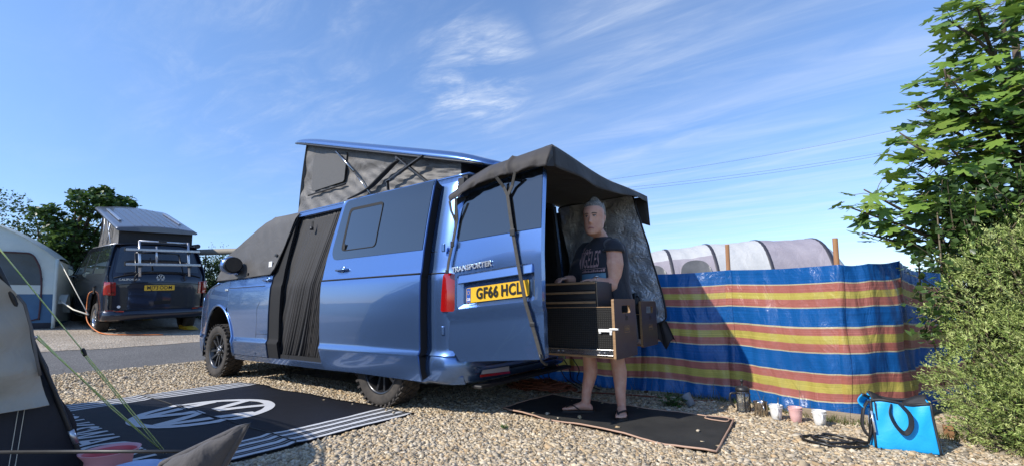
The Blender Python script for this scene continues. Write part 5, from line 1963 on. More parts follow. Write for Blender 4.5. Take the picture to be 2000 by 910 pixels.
# hair swept back into a bun
hb = MB()
rings = []
for z, w, d, s_ in ((-.05, .060, .060, -.052), (-.02, .080, .074, -.042), (.02, .0855, .090, -.030), (.05, .0865, .098, -.022), (.08, .0845, .100, -.018), (.103, .077, .094, -.018), (.122, .062, .078, -.018), (.136, .040, .052, -.018), (.142, .014, .02, -.018)):
    rings.append([hp(hs * w * math.cos(a), hs * (s_ + d * math.sin(a)), hs * z) for a in np.linspace(0, 2 * math.pi, 29)[:-1]])
hb.loft(rings)
limb(hb, [hp(-.02, -.06, .150), hp(.01, -.07, .168), hp(.025, -.05, .155)], [.026, .033, .024], 10, 3)
for i in range(26):
    a = -1.25 + 2.5 * i / 25
    p0 = hp(hs * .080 * math.sin(a), hs * (-.012 + .082 * math.cos(a)), hs * .088)
    hb.tube(spline([p0, hp(hs * .062 * math.sin(a), hs * (-.02 + .060 * math.cos(a)), hs * .132), hp(.02 * math.sin(a), -.045, .150)], 4), [.004, .006, .006, .006, .006, .006, .006, .005, .004], 6)
for i in range(60):
    a = random.uniform(-1.9, 1.9); q = random.uniform(.0, .13)
    rr_ = .083 * math.sqrt(max(.05, 1 - ((q - .02) / .15) ** 2)) * 1.09
    p0 = hp(hs * rr_ * math.sin(a), hs * (-.026 + 1.10 * rr_ * math.cos(a) * (1 if q > .085 else .25 * (1 if math.cos(a) < .3 else 0) + .35)), hs * q)
    p1 = hp(hs * .05 * math.sin(a), hs * (-.055), hs * .128)
    hb.tube([p0, p0.lerp(p1, .5) + (p0 - hp(0, -.03, .05)).normalized() * .012, p1], [.0035, .006, .004], 5)
hair = remesh(hb, 'hair', MATS['hair'], pr, .0048, 1, .3)
wsp = MB()
for i in range(40):
    a = random.uniform(-2.2, 2.2)
    b0 = hp(.088 * math.sin(a), -.03 + .06 * math.cos(a) * .6, random.uniform(.02, .14))
    d0 = (b0 - HC).normalized()
    wsp.tube([b0, b0 + d0 * .012 + HU * .004, b0 + d0 * random.uniform(.014, .028) + HR * random.gauss(0, .01)], [.0012, .0009, .0005], 4)
wsp.build('hair_wisps', MATS['hair'], hair)
# face details, seated on the skin by ray casting
bmx = bmesh.new(); bmx.from_mesh(body.data); fb = BVHTree.FromBMesh(bmx); bmx.free()


def on_face(x, z, off=0):
    o = hp(x * hs, .3, z * hs)
    h = fb.ray_cast(o, -HF, .4)
    return (h[0] if h[0] else hp(x, .09, z)) + HF * off


for sx in (-1, 1):
    e = on_face(sx * .031, .018, -.0045)
    def ball(r_, c, fx=1.0, fz=1.0):
        return [[c + HR * r_ * fx * math.sin(a) * math.cos(b) + HU * r_ * fz * math.sin(a) * math.sin(b) + HF * r_ * math.cos(a) for b in np.linspace(0, 6.283, 13)[:-1]] for a in (.1, .5, .9, 1.3, 1.57, 2.0)]
    ey = MB().loft(ball(.0105, e, 1.25, .55)).build('eye', MATS['eye_white'], pr)
    MB().loft(ball(.0055, e + HF * .0062, 1, 1)).build('iris', MATS['eye_iris'], ey)
    MB().tube(spline([on_face(sx * .018, .0225, .001), on_face(sx * .031, .0275, .0015), on_face(sx * .045, .0205, .001)], 4), .0036, 6).build('eyelid', MATS['brow'], ey)
    MB().tube(spline([on_face(sx * .014, .038, .001), on_face(sx * .030, .0425, .0015), on_face(sx * .052, .036, .001)], 4), [.0046] * 8 + [.003], 6).build('eyebrow', MATS['brow'], pr)
MB().tube(spline([on_face(-.025, -.079, 0), on_face(-.006, -.0735, .001), on_face(.006, -.0735, .001), on_face(.025, -.079, 0)], 4), [.003] + [.0052] * 11 + [.003], 6).build('lips', MATS['lips'], pr)
# watch on her left wrist
wd = (HLk - EL).normalized()
wt = MB().tube([WL + wd * -.005 + Vector((math.cos(a) * .033, 0, math.sin(a) * .033)) - wd * wd.dot(Vector((math.cos(a) * .033, 0, math.sin(a) * .033))) for a in np.linspace(0, 6.283, 21)[:-1]], .008, 6, closed=True)
wo = wt.build('watch', MATS['steel'], pr)
MB().lathe([(.017, 0), (.018, .006), (.014, .009)], WL + Vector((-.012, .006, .030)), 18).build('watch_face', MATS['chrome'], wo)

# ------------------------------------------------------------------ striped windbreak
wbk = thing('windbreak', 'striped blue, red and yellow fabric windbreak on wooden poles behind the van and the mugs', 'windbreak', (-2.6, -1.0, 0))
FP = [(4.6, -1.30), (3.0, -1.22), (1.0, -1.18), (-.83, -1.17), (-1.74, -1.035), (-2.58, -1.045), (-3.43, -.68), (-3.63, -.80), (-3.84, -1.12), (-3.93, -1.55), (-4.10, -1.95), (-4.45, -2.5)]
TOPZ = [1.2, 1.2, 1.2, 1.2, 1.20, 1.20, 1.175, 1.18, 1.21, 1.17, 1.15, 1.15]
LEAN = [0, 0, 0, 0, .05, .05, .07, .06, .06, .03, 0, 0]
cum = [0]
for a, b in zip(FP, FP[1:]): cum.append(cum[-1] + math.hypot(b[0] - a[0], b[1] - a[1]))
TOT = cum[-1]
NP_ = len(FP)


def fence_fn(u, v):
    s_ = u * TOT
    k = 0
    while k < NP_ - 2 and cum[k + 1] < s_: k += 1
    t = (s_ - cum[k]) / (cum[k + 1] - cum[k])
    x, y = lerp(FP[k][0], FP[k + 1][0], t), lerp(FP[k][1], FP[k + 1][1], t)
    d = Vector((FP[k + 1][0] - FP[k][0], FP[k + 1][1] - FP[k][1], 0)).normalized()
    top = lerp(TOPZ[k], TOPZ[k + 1], t) - .012 * math.sin(math.pi * t)
    bot = .012 + .01 * math.sin(s_ * 7) + .012 * math.sin(s_ * 3.1)
    z = lerp(bot, top, v)
    w = (1 - .65 * v * v) * .018 * math.sin(s_ * 11 + 2.5 * v) * math.sin(math.pi * t) + .007 * math.sin(s_ * 23 - 4 * v + 1) * (1 - .6 * v) + .008 * math.sin(s_ * 47 + 7 * v) * (1 - .5 * v) + .006 * math.sin(13 * v + s_ * 5) + .012 * math.sin(s_ * 9 - 9 * v) * (1 - v)
    belly = .03 * math.sin(math.pi * t) * math.sin(math.pi * v)
    ln = lerp(LEAN[k], LEAN[k + 1], t) * v
    fl = .05 * max(0, .12 - v) / .12                       # skirt kicks out at the foot
    g = w + belly
    return (x + d.y * g - ln * .8, y - d.x * g - ln * .35 + fl * .6, z)


def fence_mat():
    m = bpy.data.materials.new('windbreak_fabric')
    m.use_nodes = True
    N, L = m.node_tree.nodes, m.node_tree.links
    p = N['Principled BSDF']; o = N['Material Output']
    p.inputs['Roughness'].default_value = .27
    p.inputs['Specular IOR Level'].default_value = .6
    uv = N.new('ShaderNodeUVMap')
    sp = N.new('ShaderNodeSeparateXYZ'); L.new(uv.outputs[0], sp.inputs[0])
    r = N.new('ShaderNodeValToRGB'); r.color_ramp.interpolation = 'CONSTANT'
    BL, RD, YL, CR = (.012, .125, .40), (.50, .175, .14), (.60, .50, .12), (.63, .57, .36)
    st = [(0, BL), (.098, CR), (.106, RD), (.160, YL), (.219, RD), (.274, CR), (.284, BL), (.412, CR), (.421, RD), (.474, YL), (.529, RD), (.577, CR), (.586, BL), (.714, CR), (.722, RD), (.777, YL), (.824, RD), (.877, CR), (.886, BL)]
    e = r.color_ramp.elements
    for i, (q, c) in enumerate(st):
        el = e[i] if i < 2 else e.new(q)
        el.position = q; el.color = (*c, 1)
    L.new(sp.outputs['Y'], r.inputs[0])
    # woven tape threads along the length
    tc = N.new('ShaderNodeCombineXYZ')
    mu = N.new('ShaderNodeMath'); mu.operation = 'MULTIPLY'; mu.inputs[1].default_value = 8; L.new(sp.outputs['X'], mu.inputs[0])
    mv = N.new('ShaderNodeMath'); mv.operation = 'MULTIPLY'; mv.inputs[1].default_value = 260; L.new(sp.outputs['Y'], mv.inputs[0])
    L.new(mu.outputs[0], tc.inputs[0]); L.new(mv.outputs[0], tc.inputs[1])
    n = N.new('ShaderNodeTexNoise'); n.inputs['Scale'].default_value = 1.0; n.inputs['Detail'].default_value = 3
    L.new(tc.outputs[0], n.inputs['Vector'])
    mr = N.new('ShaderNodeMapRange'); mr.inputs['From Min'].default_value = .3; mr.inputs['From Max'].default_value = .7; mr.inputs['To Min'].default_value = .72; mr.inputs['To Max'].default_value = 1.18
    L.new(n.outputs['Fac'], mr.inputs['Value'])
    mx = N.new('ShaderNodeMix'); mx.data_type = 'RGBA'; mx.blend_type = 'MULTIPLY'; mx.inputs['Factor'].default_value = 1
    L.new(r.outputs[0], mx.inputs['A']); L.new(mr.outputs[0], mx.inputs['B'])
    L.new(mx.outputs['Result'], p.inputs['Base Color'])
    oc = N.new('ShaderNodeTexCoord')
    w1 = N.new('ShaderNodeTexNoise'); w1.inputs['Scale'].default_value = 9; w1.inputs['Detail'].default_value = 5; w1.inputs['Distortion'].default_value = 1.5
    mp = N.new('ShaderNodeMapping'); mp.inputs['Scale'].default_value = (1, 1, .45); L.new(oc.outputs['Object'], mp.inputs[0]); L.new(mp.outputs[0], w1.inputs['Vector'])
    b1 = N.new('ShaderNodeBump'); b1.inputs['Strength'].default_value = .55; b1.inputs['Distance'].default_value = .03
    L.new(w1.outputs['Fac'], b1.inputs['Height'])
    b2 = N.new('ShaderNodeBump'); b2.inputs['Strength'].default_value = .3; b2.inputs['Distance'].default_value = .002
    L.new(n.outputs['Fac'], b2.inputs['Height']); L.new(b1.outputs[0], b2.inputs['Normal'])
    L.new(b2.outputs[0], p.inputs['Normal'])
    t = N.new('ShaderNodeBsdfTranslucent'); L.new(mx.outputs['Result'], t.inputs['Color'])
    ms = N.new('ShaderNodeMixShader'); ms.inputs[0].default_value = .34
    L.new(p.outputs[0], ms.inputs[1]); L.new(t.outputs[0], ms.inputs[2]); L.new(ms.outputs[0], o.inputs[0])
    MATS['windbreak'] = m


fence_mat()
grid('striped_cloth', 420, 40, fence_fn, MATS['windbreak'], wbk)
for k, (hgt, vis) in {3: (1.22, 0), 4: (1.22, 0), 5: (1.45, 1), 6: (1.39, 1), 8: (1.15, 0), 10: (1.1, 0)}.items():
    x, y = FP[k]
    l_ = LEAN[k] * hgt / 1.2
    u0, u1 = (cum[k] - .03) / TOT, (cum[k] + .03) / TOT
    grid('pole_sleeve', 3, 40, lambda u, v, u0=u0, u1=u1: Vector(fence_fn(lerp(u0, u1, u), v)) + Vector((0, .006 + .010 * math.sin(math.pi * u), 0)), MATS['windbreak'], wbk, uvfn=lambda u, v, u0=u0, u1=u1: (lerp(u0, u1, u) + .35, v))
    MB().tube([(x + .012, y - .062, -.1), (x + .012 - l_ * .8, y - .062 - l_ * .35, hgt)], [.021, .019], 10).build('pole', MATS['pole_wood'], wbk)

# ------------------------------------------------------------------ small things by the windbreak
def mug(label, x, y, m, handle=True, coffee=True, sc=1.0, spoon=False):
    t = thing('mug', label, 'mug', (x, y, .012), 'mugs standing on the gravel')
    z = .012
    MB().lathe([(.001, z + .004), (.030 * sc, z), (.034 * sc, z + .004), (.041 * sc, z + .05 * sc), (.046 * sc, z + .100 * sc), (.0475 * sc, z + .103 * sc), (.0455 * sc, z + .104 * sc), (.042 * sc, z + .098 * sc), (.036 * sc, z + .02), (.001, z + .012)], (x, y, 0), 32, cap=False).build('cup', m, t)
    bd = MB()
    for i in range(34):
        a = 2 * math.pi * i / 34
        c = Vector((x + .0458 * sc * math.cos(a), y + .0458 * sc * math.sin(a), z + .086 * sc))
        bd.box(c, (.0032, .0032, .0032), Matrix.Rotation(a, 3, 'Z') @ Matrix.Rotation(.78, 3, 'X'))
    bd.build('bead_rim', m, t)
    MB().lathe([(.001, z + .078 * sc), (.0405 * sc, z + .078 * sc)], (x, y, 0), 24).build('drink', MATS['coffee'], t)
    if handle:
        d = Vector((-.25, .97, 0)).normalized()                       # towards the camera
        c = Vector((x, y, 0))
        MB().tube(spline([c + d * .042 * sc + Vector((0, 0, z + .085 * sc)), c + d * .075 * sc + Vector((0, 0, z + .088 * sc)), c + d * .082 * sc + Vector((0, 0, z + .060 * sc)), c + d * .065 * sc + Vector((0, 0, z + .032 * sc)), c + d * .037 * sc + Vector((0, 0, z + .024 * sc))], 5), .0075 * sc, 8).build('handle', m, t)
    if spoon:
        MB().tube([(x - .01, y, z + .03), (x - .018, y - .03, z + .155)], [.003, .005], 6).build('teaspoon', MATS['steel'], t)
    return t


mug('white mug with a teaspoon in it, next to the steel cup', -2.985, -.455, MATS['ceramic_white'], spoon=True)
pm = mug('pink mug standing between two white mugs on the gravel', -3.115, -.435, MATS['ceramic_pink'], handle=False, sc=1.02)
mug('white mug at the right-hand end of the row, next to the timber edging', -3.265, -.405, MATS['ceramic_white'])
cf = thing('cafetiere', 'glass cafetiere with black lid and frame standing by the windbreak', 'cafetiere', (-2.735, -.60, .01))
cx, cy = -2.735, -.60
MB().lathe([(.001, .018), (.046, .018), (.047, .02), (.047, .165), (.049, .17), (.046, .17), (.0445, .165), (.0445, .022), (.001, .022)], (cx, cy, 0), 32, cap=False).build('glass_jug', mat('jug_glass', (.9, .92, .92), .02, trans=.92, spec=.5), cf)
MB().lathe([(.001, .023), (.044, .023), (.044, .055), (.001, .055)], (cx, cy, 0), 24).build('coffee_grounds', MATS['coffee'], cf)
MB().lathe([(.001, .172), (.053, .172), (.054, .185), (.050, .200), (.030, .212), (.006, .216), (.005, .240), (.012, .246), (.0145, .256), (.009, .266), (.001, .268)], (cx, cy, 0), 28, cap=False).build('lid', MATS['black_plastic'], cf)
f_ = MB()
for a in (.4, 1.97, 3.54, 5.1):
    c_, s_ = math.cos(a), math.sin(a)
    f_.bar((cx + .050 * c_, cy + .050 * s_, .010), (cx + .050 * c_, cy + .050 * s_, .165), .012, .004, (c_, s_, 0))
for z in (.014, .160):
    f_.tube([(cx + .0505 * math.cos(a), cy + .0505 * math.sin(a), z) for a in np.linspace(0, 6.283, 29)[:-1]], .004, 6, closed=True)
f_.build('frame', MATS['black_plastic'], cf)
MB().tube(spline([(cx + .045, cy + .03, .155), (cx + .085, cy + .045, .150), (cx + .088, cy + .047, .09), (cx + .06, cy + .035, .04)], 5), .008, 8).build('handle', MATS['black_plastic'], cf)
sc_ = thing('steel_cup', 'brushed steel insulated cup between the cafetiere and the first white mug', 'cup', (-2.87, -.525, .01))
MB().lathe([(.001, .010), (.046, .010), (.049, .015), (.049, .112), (.052, .116), (.048, .116), (.045, .11), (.044, .02), (.001, .016)], (-2.87, -.525, 0), 32, cap=False).build('cup', MATS['steel'], sc_)
MB().tube(spline([(-2.885, -.478, .095), (-2.90, -.452, .095), (-2.903, -.446, .065), (-2.888, -.476, .035)], 5), .006, 8).build('handle', MATS['steel'], sc_)

# timber edging boards
te = thing('timber_edging', 'weathered timber edging board between the gravel and the windbreak', 'timber edging', (-3.6, -.5, 0))
MB().bar((-3.12, -.66, .030), (-3.80, -.60, .030), .035, .09).build('board', MATS['timber'], te, .004)
MB().bar((-3.86, -.58, .026), (-4.35, -.50, .026), .035, .09).build('board', MATS['timber'], te, .004)
MB().bar((-3.96, -.50, .0), (-3.96, -.50, .085), .05, .05).build('peg', MATS['pole_wood'], te, .004)

# blue tote bag
bg = thing('tote_bag', 'bright blue cool bag with black handles and trim standing on the gravel', 'bag', (-3.78, .06, 0))
B0, B1 = Vector((-3.555, -.02, .012)), Vector((-3.850, -.055, .012))
DX = (B1 - B0); LB = DX.length; DX.normalize(); DN = Vector((-DX.y, DX.x, 0)); DN = DN if DN.y > 0 else -DN
UP = Vector((0, 0, 1))


def bag(a, h, w): return B0 + DX * a + UP * h + DN * w


def bag_front(u, v):
    h = .272 * v + .010 * math.sin(u * 7) * v
    return bag(LB * (u * (1 - .05 * v) + .025 * v), h, .075 - .035 * v + .022 * math.sin(math.pi * u) * math.sin(math.pi * v ** .7) + .006 * math.sin(9 * u + 4 * v) + .004 * math.sin(17 * u - 9 * v) * v)


grid('front_panel', 24, 16, bag_front, MATS['bag_blue'], bg, thick=.005)
grid('back_panel', 24, 16, lambda u, v: bag(LB * (u * (1 - .05 * v) + .025 * v), .272 * v * (1 + .12 * abs(2 * u - 1) ** 2) - .0, -.075 + .01 * v - .01 * math.sin(math.pi * u) * math.sin(math.pi * v)), MATS['bag_blue'], bg, thick=.005)
for u, nm in ((0, 'end_panel'), (1, 'end_panel')):
    e = 1 if u else -1
    grid(nm, 8, 12, lambda a, v, u=u, e=e: bag(LB * (u * (1 - .05 * v) + .025 * v) + e * (.022 * math.sin(math.pi * a) * (1 - .4 * v) - .02 * math.sin(math.pi * a) * v), lerp(.272 * v + .01 * math.sin(u * 7) * v, .272 * v * 1.12, a), lerp(.075 - .035 * v, -.075 + .01 * v, a)), MATS['bag_blue'], bg, thick=.005)
bm2 = MB(); bm2.box(bag(LB / 2, .004, 0), (LB, .15, .008), Matrix((DX, DN, UP)).transposed()); bm2.build('base', MATS['bag_black'], bg)
# black trim: seams, top band, end straps
tr_ = MB()
for w_fn in (lambda u, v: bag_front(u, v) + DN * .004,):
    for u in (.0, 1.0): tr_.tube([w_fn(u, v) for v in np.linspace(0, 1, 8)], .007, 6)
tr_.tube([bag_front(u, 1) for u in np.linspace(0, 1, 14)], .010, 6)
tr_.tube([bag(LB * (.025 + .95 * u), .272 * (1 + .12 * abs(2 * u - 1) ** 2), -.065) for u in np.linspace(0, 1, 14)], .010, 6)
tr_.tube([bag_front(u, .01) + DN * .002 for u in np.linspace(0, 1, 10)], .006, 6)
tr_.build('trim', MATS['bag_black'], bg)
grid('left_flap', 6, 8, lambda u, v: bag(-.028 + .05 * u - .03 * math.sin(v * 3), .225 + .085 * v - .03 * u * v, lerp(.05, -.03, u)), MATS['bag_blue'], bg, thick=.005)
MB().tube([bag(-.028 + .05 * u - .03 * math.sin(3), .31 - .03 * u, lerp(.05, -.03, u)) for u in np.linspace(0, 1, 6)], .009, 6).build('flap_trim', MATS['bag_black'], bg)
grid('top_band', 20, 3, lambda u, v: bag(LB * (.05 + .93 * u), .292 * (1 + .10 * abs(2 * u - 1) ** 1.5) - .05 * v - .05 * math.exp(-((u - .42) / .22) ** 2), -.045 + .05 * v), MATS['bag_black'], bg, thick=.004)
grid('end_strap', 3, 12, lambda u, v: bag(LB * (.075 + .025 * u), .268 * (1 - v) + .002, .077 - .035 * (1 - v) + .006), MATS['bag_black'], bg, thick=.003)
# front handle, drooping in a loop
hpth = spline([bag(LB * .36, .265, .052), bag(LB * .30, .215, .085), bag(LB * .36, .150, .100), bag(LB * .48, .112, .105), bag(LB * .585, .150, .105), bag(LB * .60, .212, .100), bag(LB * .53, .252, .080), bag(LB * .47, .272, .055)], 6)
hm = MB()
rg_ = []
for i, p in enumerate(hpth):
    t = (hpth[min(i + 1, len(hpth) - 1)] - hpth[max(i - 1, 0)]).normalized()
    s_ = (t.cross(DN) * .55 + DN * .9).normalized()
    n_ = t.cross(s_).normalized()
    rg_.append([p + s_ * .017 + n_ * .002, p - s_ * .017 + n_ * .002, p - s_ * .017 - n_ * .002, p + s_ * .017 - n_ * .002])
hm.loft(rg_, smooth=False)
hm.build('handle', MATS['bag_black'], bg)
lp_ = spline([bag(LB * -.01, .268, .02), bag(-.035, .22, .05), bag(-.05, .12, .06), bag(-.02, .07, .07), bag(0, .14, .07)], 6)
MB().tube(lp_, .012, 6, flat=.4).build('side_strap', MATS['bag_black'], bg)
MB().tube([bag(.005, .10, .09), bag(.0, .22, .075)], .006, 8).build('zip_pull', MATS['chrome'], bg)
# coiled black cable beside the bag
cc = []
for i in range(90):
    a = i / 90 * 2 * math.pi * 2.3 + 2.4
    r_ = .16 - .045 * math.sin(i / 90 * 9) - (.05 if i > 55 else 0)
    cc.append((-3.36 + .05 * math.sin(i * .05) + r_ * .80 * math.cos(a) * 1.25, .06 + r_ * .62 * math.sin(a) + .02 * math.sin(i * .21), .022 + .006 * (i % 7) / 7 + .010 * i / 90))
cc += [tuple(bag(-.03, .03, .06)), tuple(bag(-.015, .12, .07)), tuple(bag(.0, .20, .06))]
tag(MB().tube(spline(cc, 2), .0085, 7).build('cable', MATS['cable_black']), 'loosely coiled black cable lying on the gravel beside the blue bag', 'cable')

# flower pot and weed by the windbreak
po = thing('plant_pot', 'small grey plant pot tipped beside the weed', 'plant pot', (-2.33, -.54, 0))
q = Matrix.Rotation(R(38), 3, 'Y') @ Matrix.Rotation(R(12), 3, 'X')
MB().lathe([(.001, 0), (.032, 0), (.044, .085), (.047, .088), (.047, .10), (.042, .10), (.030, .01), (.001, .01)], (-2.335, -.56, .02), 20, q, cap=False).build('pot', MATS['pot_grey'], po)
wd_ = thing('weed', 'low clump of round green leaves growing beside the small grey pot', 'plant', (-2.2, -.50, 0))


def leafblade(mb, base, d, nrm, ln, wd, fold=.15):
    d = d.normalized(); s_ = d.cross(nrm).normalized(); n_ = s_.cross(d)
    pts = [(0, 0), (.25, .38), (.6, .5), (.88, .28), (1, 0)]
    mid = [base + d * ln * a - n_ * ln * .12 * a * a for a, _ in pts]
    l_ = [m_ + s_ * wd * b + n_ * wd * b * fold * 2 for m_, (_, b) in zip(mid, pts)]
    r_ = [m_ - s_ * wd * b + n_ * wd * b * fold * 2 for m_, (_, b) in zip(mid, pts)]
    vs = mid + l_[1:4] + r_[1:4]
    mb.add(vs, [(0, 1, 5), (1, 2, 6, 5), (2, 3, 7, 6), (3, 4, 7), (0, 8, 1), (1, 8, 9, 2), (2, 9, 10, 3), (3, 10, 4)], True)


wm = MB(); ws_ = MB()
for i in range(46):
    b = Vector((-2.19 + random.gauss(0, .045), -.50 + random.gauss(0, .03), .01))
    tp = b + Vector((random.gauss(0, .03), random.gauss(0, .03), random.uniform(.015, .075)))
    ws_.tube([b, tp], .0018, 4)
    leafblade(wm, tp, Vector((random.gauss(0, 1), random.gauss(0, 1), random.uniform(-.2, .4))), Vector((0, 0, 1)), random.uniform(.035, .06), random.uniform(.03, .05))
ws_.build('stems', MATS['weed_leaf'], wd_)
wm.build('leaves', MATS['weed_leaf'], wd_)


wm2 = MB()
for i in range(26):
    leafblade(wm2, Vector((-1.40 + random.gauss(0, .012), .90 + random.gauss(0, .012), .012)), Vector((random.gauss(0, .6), random.gauss(0, .6), .9)), Vector((.3, .2, 1)), random.uniform(.025, .05), .006)
tag(wm2.build('weed', MATS['weed_leaf']), 'tiny green weed alone in the gravel in front of the mat', 'plant')


def tufts(name, n, xr, yfn, hgt, label_kind='stuff', cols=((.08, .13, .03), (.14, .16, .05), (.22, .19, .09))):
    V, Fc, C_ = [], [], []
    for i in range(n):
        x = random.uniform(*xr); y = yfn(x) + random.gauss(0, .035)
        h = hgt * random.uniform(.4, 1.2); a = random.uniform(0, 6.28); w = random.uniform(.0015, .003)
        ln = Vector((random.gauss(0, .35), random.gauss(0, .35), 1)) * h
        b = Vector((x, y, 0)); s_ = Vector((math.cos(a) * w, math.sin(a) * w, 0))
        m_ = b + ln * .55; t = b + ln + Vector((ln.x, ln.y, -.2 * h)) * .5
        k = len(V)
        V += [b - s_, b + s_, m_ + s_ * .8, m_ - s_ * .8, t]
        Fc += [(k, k + 1, k + 2), (k, k + 2, k + 3), (k + 3, k + 2, k + 4)]
        C_.append(cols[random.randrange(len(cols))])
    o = cloud_mesh(name, np.array([tuple(v) for v in V]), np.array(Fc), 5, np.array(C_), MATS['grass_blade'])
    o['kind'] = 'stuff'
    return o


fy = lambda x: float(np.interp(x, [-5, -3.85, -3.45, -2.6, -1.75, -.8, 3], [-2.4, -1.0, -.60, -.97, -.96, -1.1, -1.1]))
tufts('grass', 1500, (-3.9, -2.0), lambda x: fy(x) + .06, .075)
tufts('grass', 500, (-2.2, .2), lambda x: fy(x) + .05, .06, cols=((.10, .11, .04), (.2, .16, .08)))
tufts('grass', 30, (-3.5, -1.6), lambda x: fy(x) + .03, .28, cols=((.17, .13, .06), (.12, .12, .05)))
tufts('grass', 500, (-4.5, -3.7), lambda x: -.45, .06)

# orange and brown cables heaped under the rear of the van
def tangle(name, label, c, n, sx, sy, m, r_, seed):
    rr = random.Random(seed)
    mb = MB()
    for k in range(n):
        a0 = rr.uniform(0, 6.28); pts = []
        ex, ey = sx * rr.uniform(.6, 1.1), sy * rr.uniform(.5, 1.1)
        ox, oy = rr.gauss(0, .05), rr.gauss(0, .04)
        for i in range(13):
            a = a0 + i / 12 * rr.uniform(5.2, 6.4)
            pts.append((c[0] + ox + ex * math.cos(a) + rr.gauss(0, .02), c[1] + oy + ey * math.sin(a) + rr.gauss(0, .02), .015 + rr.uniform(0, .05) + .05 * (k / n)))
        mb.tube(spline(pts, 3), r_, 6)
    o = mb.build(name, m)
    return tag(o, label, 'cable')


tangle('cable', 'heap of brownish orange mains cable on the gravel under the back of the van', (-.80, -.55), 15, .34, .20, MATS['cable_brown'], .007, 3)
mb = MB()
for k in range(6):
    x = -.45 - k * .12
    mb.tube(spline([(x, -.8, .32), (x - .04, -.86, .20), (x - .10 + .05 * (k % 3), -.9, .08), (x - .3, -.82, .02)], 5), .006, 6)
tag(mb.build('hanging_cable', MATS['cable_black']), 'thin black cables hanging down under the rear bumper to the gravel', 'cable')
MB_o = MB().tube(spline([(-1.2, -.6, .02), (-1.6, -.72, .018), (-2.0, -.78, .018), (-2.3, -.80, .016), (-2.45, -.9, .016)], 6), .007, 6).build('cable', MATS['cable_brown'])
tag(MB_o, 'single brown cable running along the foot of the windbreak from the heap', 'cable')

# ------------------------------------------------------------------ the dark blue camper van across the road
def M_pose():
    x, y, z, a, b, c = 10.032, -.159, .448, -.055, .048, -.041
    ca, sa, cb, sb, cc_, sc2 = math.cos(a), math.sin(a), math.cos(b), math.sin(b), math.cos(c), math.sin(c)
    A = Matrix(((ca, -sa, 0), (sa, ca, 0), (0, 0, 1)))
    B = Matrix(((cb, 0, -sb), (0, 1, 0), (sb, 0, cb)))
    D = Matrix(((1, 0, 0), (0, cc_, -sc2), (0, sc2, cc_)))
    m = (A @ B @ D).to_4x4()
    m.translation = Vector((x, y, z))
    return m


CM = M_pose()
cal = thing('camper_van', 'dark navy camper van with a rear bicycle rack parked across the road, pop-up roof raised', 'camper van', matrix=CM)
CS = VanShape(3.0, 1.035)
NB_ = MATS['paint_navy']


def cw(*p): return CM @ Vector(p)


CFX = 3.0
lower = [(-.95, .32), (-.5, .30)] + clip_arch(-.5, .5, .30, 0) + [(.5, .30), (2.49, .30)] + clip_arch(2.48, 3.5, .30, CFX) + [(3.52, .30), (3.82, .30), (3.90, .42), (3.915, .64), (3.89, .88), (3.77, 1.08), (3.1, 1.24), (3.0, 1.27), (-.86, 1.27), (-.94, 1.10)]
sheet('left_side', lower, CS.side(), NB_, cal, step=.10, thick=.02, estep=.06)
sheet('right_side', lower, CS.side(0, -1), NB_, cal, step=.12, thick=.02, hint=(0, -1, 0), estep=.08)
upper = [(-.86, 1.268), (3.12, 1.268), (2.05, 1.965), (-.56, 1.965)]
wins = [rpoly([(-.60, 1.32), (.62, 1.32), (.62, 1.86), (-.42, 1.88)], .07), rpoly([(.70, 1.32), (1.72, 1.32), (1.72, 1.86), (.70, 1.86)], .05), rpoly([(1.80, 1.32), (2.86, 1.32), (2.12, 1.84), (1.80, 1.86)], .05)]
for sg in (1, -1):
    fr_ = sheet('window_frame', upper, CS.side(0, sg), NB_, cal, holes=wins, step=.10, thick=.02, hint=(0, sg, 0), estep=.05)
    for w_ in wins:
        sheet('side_window', w_, CS.side(-.008, sg), MATS['clear_glass' if sg > 0 else 'tint_glass'], cal, step=.12, thick=.006, hint=(0, sg, 0))
# seats seen through the side glass
seat = MB()
for x in (.1, 1.5):
    for y in (.35, -.35): seat.box((x, y, 1.05), (.16, .48, .75), Matrix.Rotation(-.2, 3, 'Y')); seat.box((x + .25, y, .7), (.5, .48, .16)); seat.box((x - .08, y, 1.5), (.10, .26, .2))
seat.build('seats', MATS['canopy_tan'], cal, .03)
ib = MB().box((1.2, 0, .62), (3.9, 1.7, .5)); ib.build('cabin_floor', MATS['black_gap'], cal)


def rx(z): return float(np.interp(z, [.30, .50, 1.15, 1.25, 1.95], [-.985, -1.0, -.985, -.955, -.60]))


def rear(off=0.0):
    def f(y, z):
        w = CS.Y(0, z)
        q = min(1.0, abs(y) / w)
        return (rx(z) + .11 * q ** 5 + .03 * q * q - off, y, z)
    return f


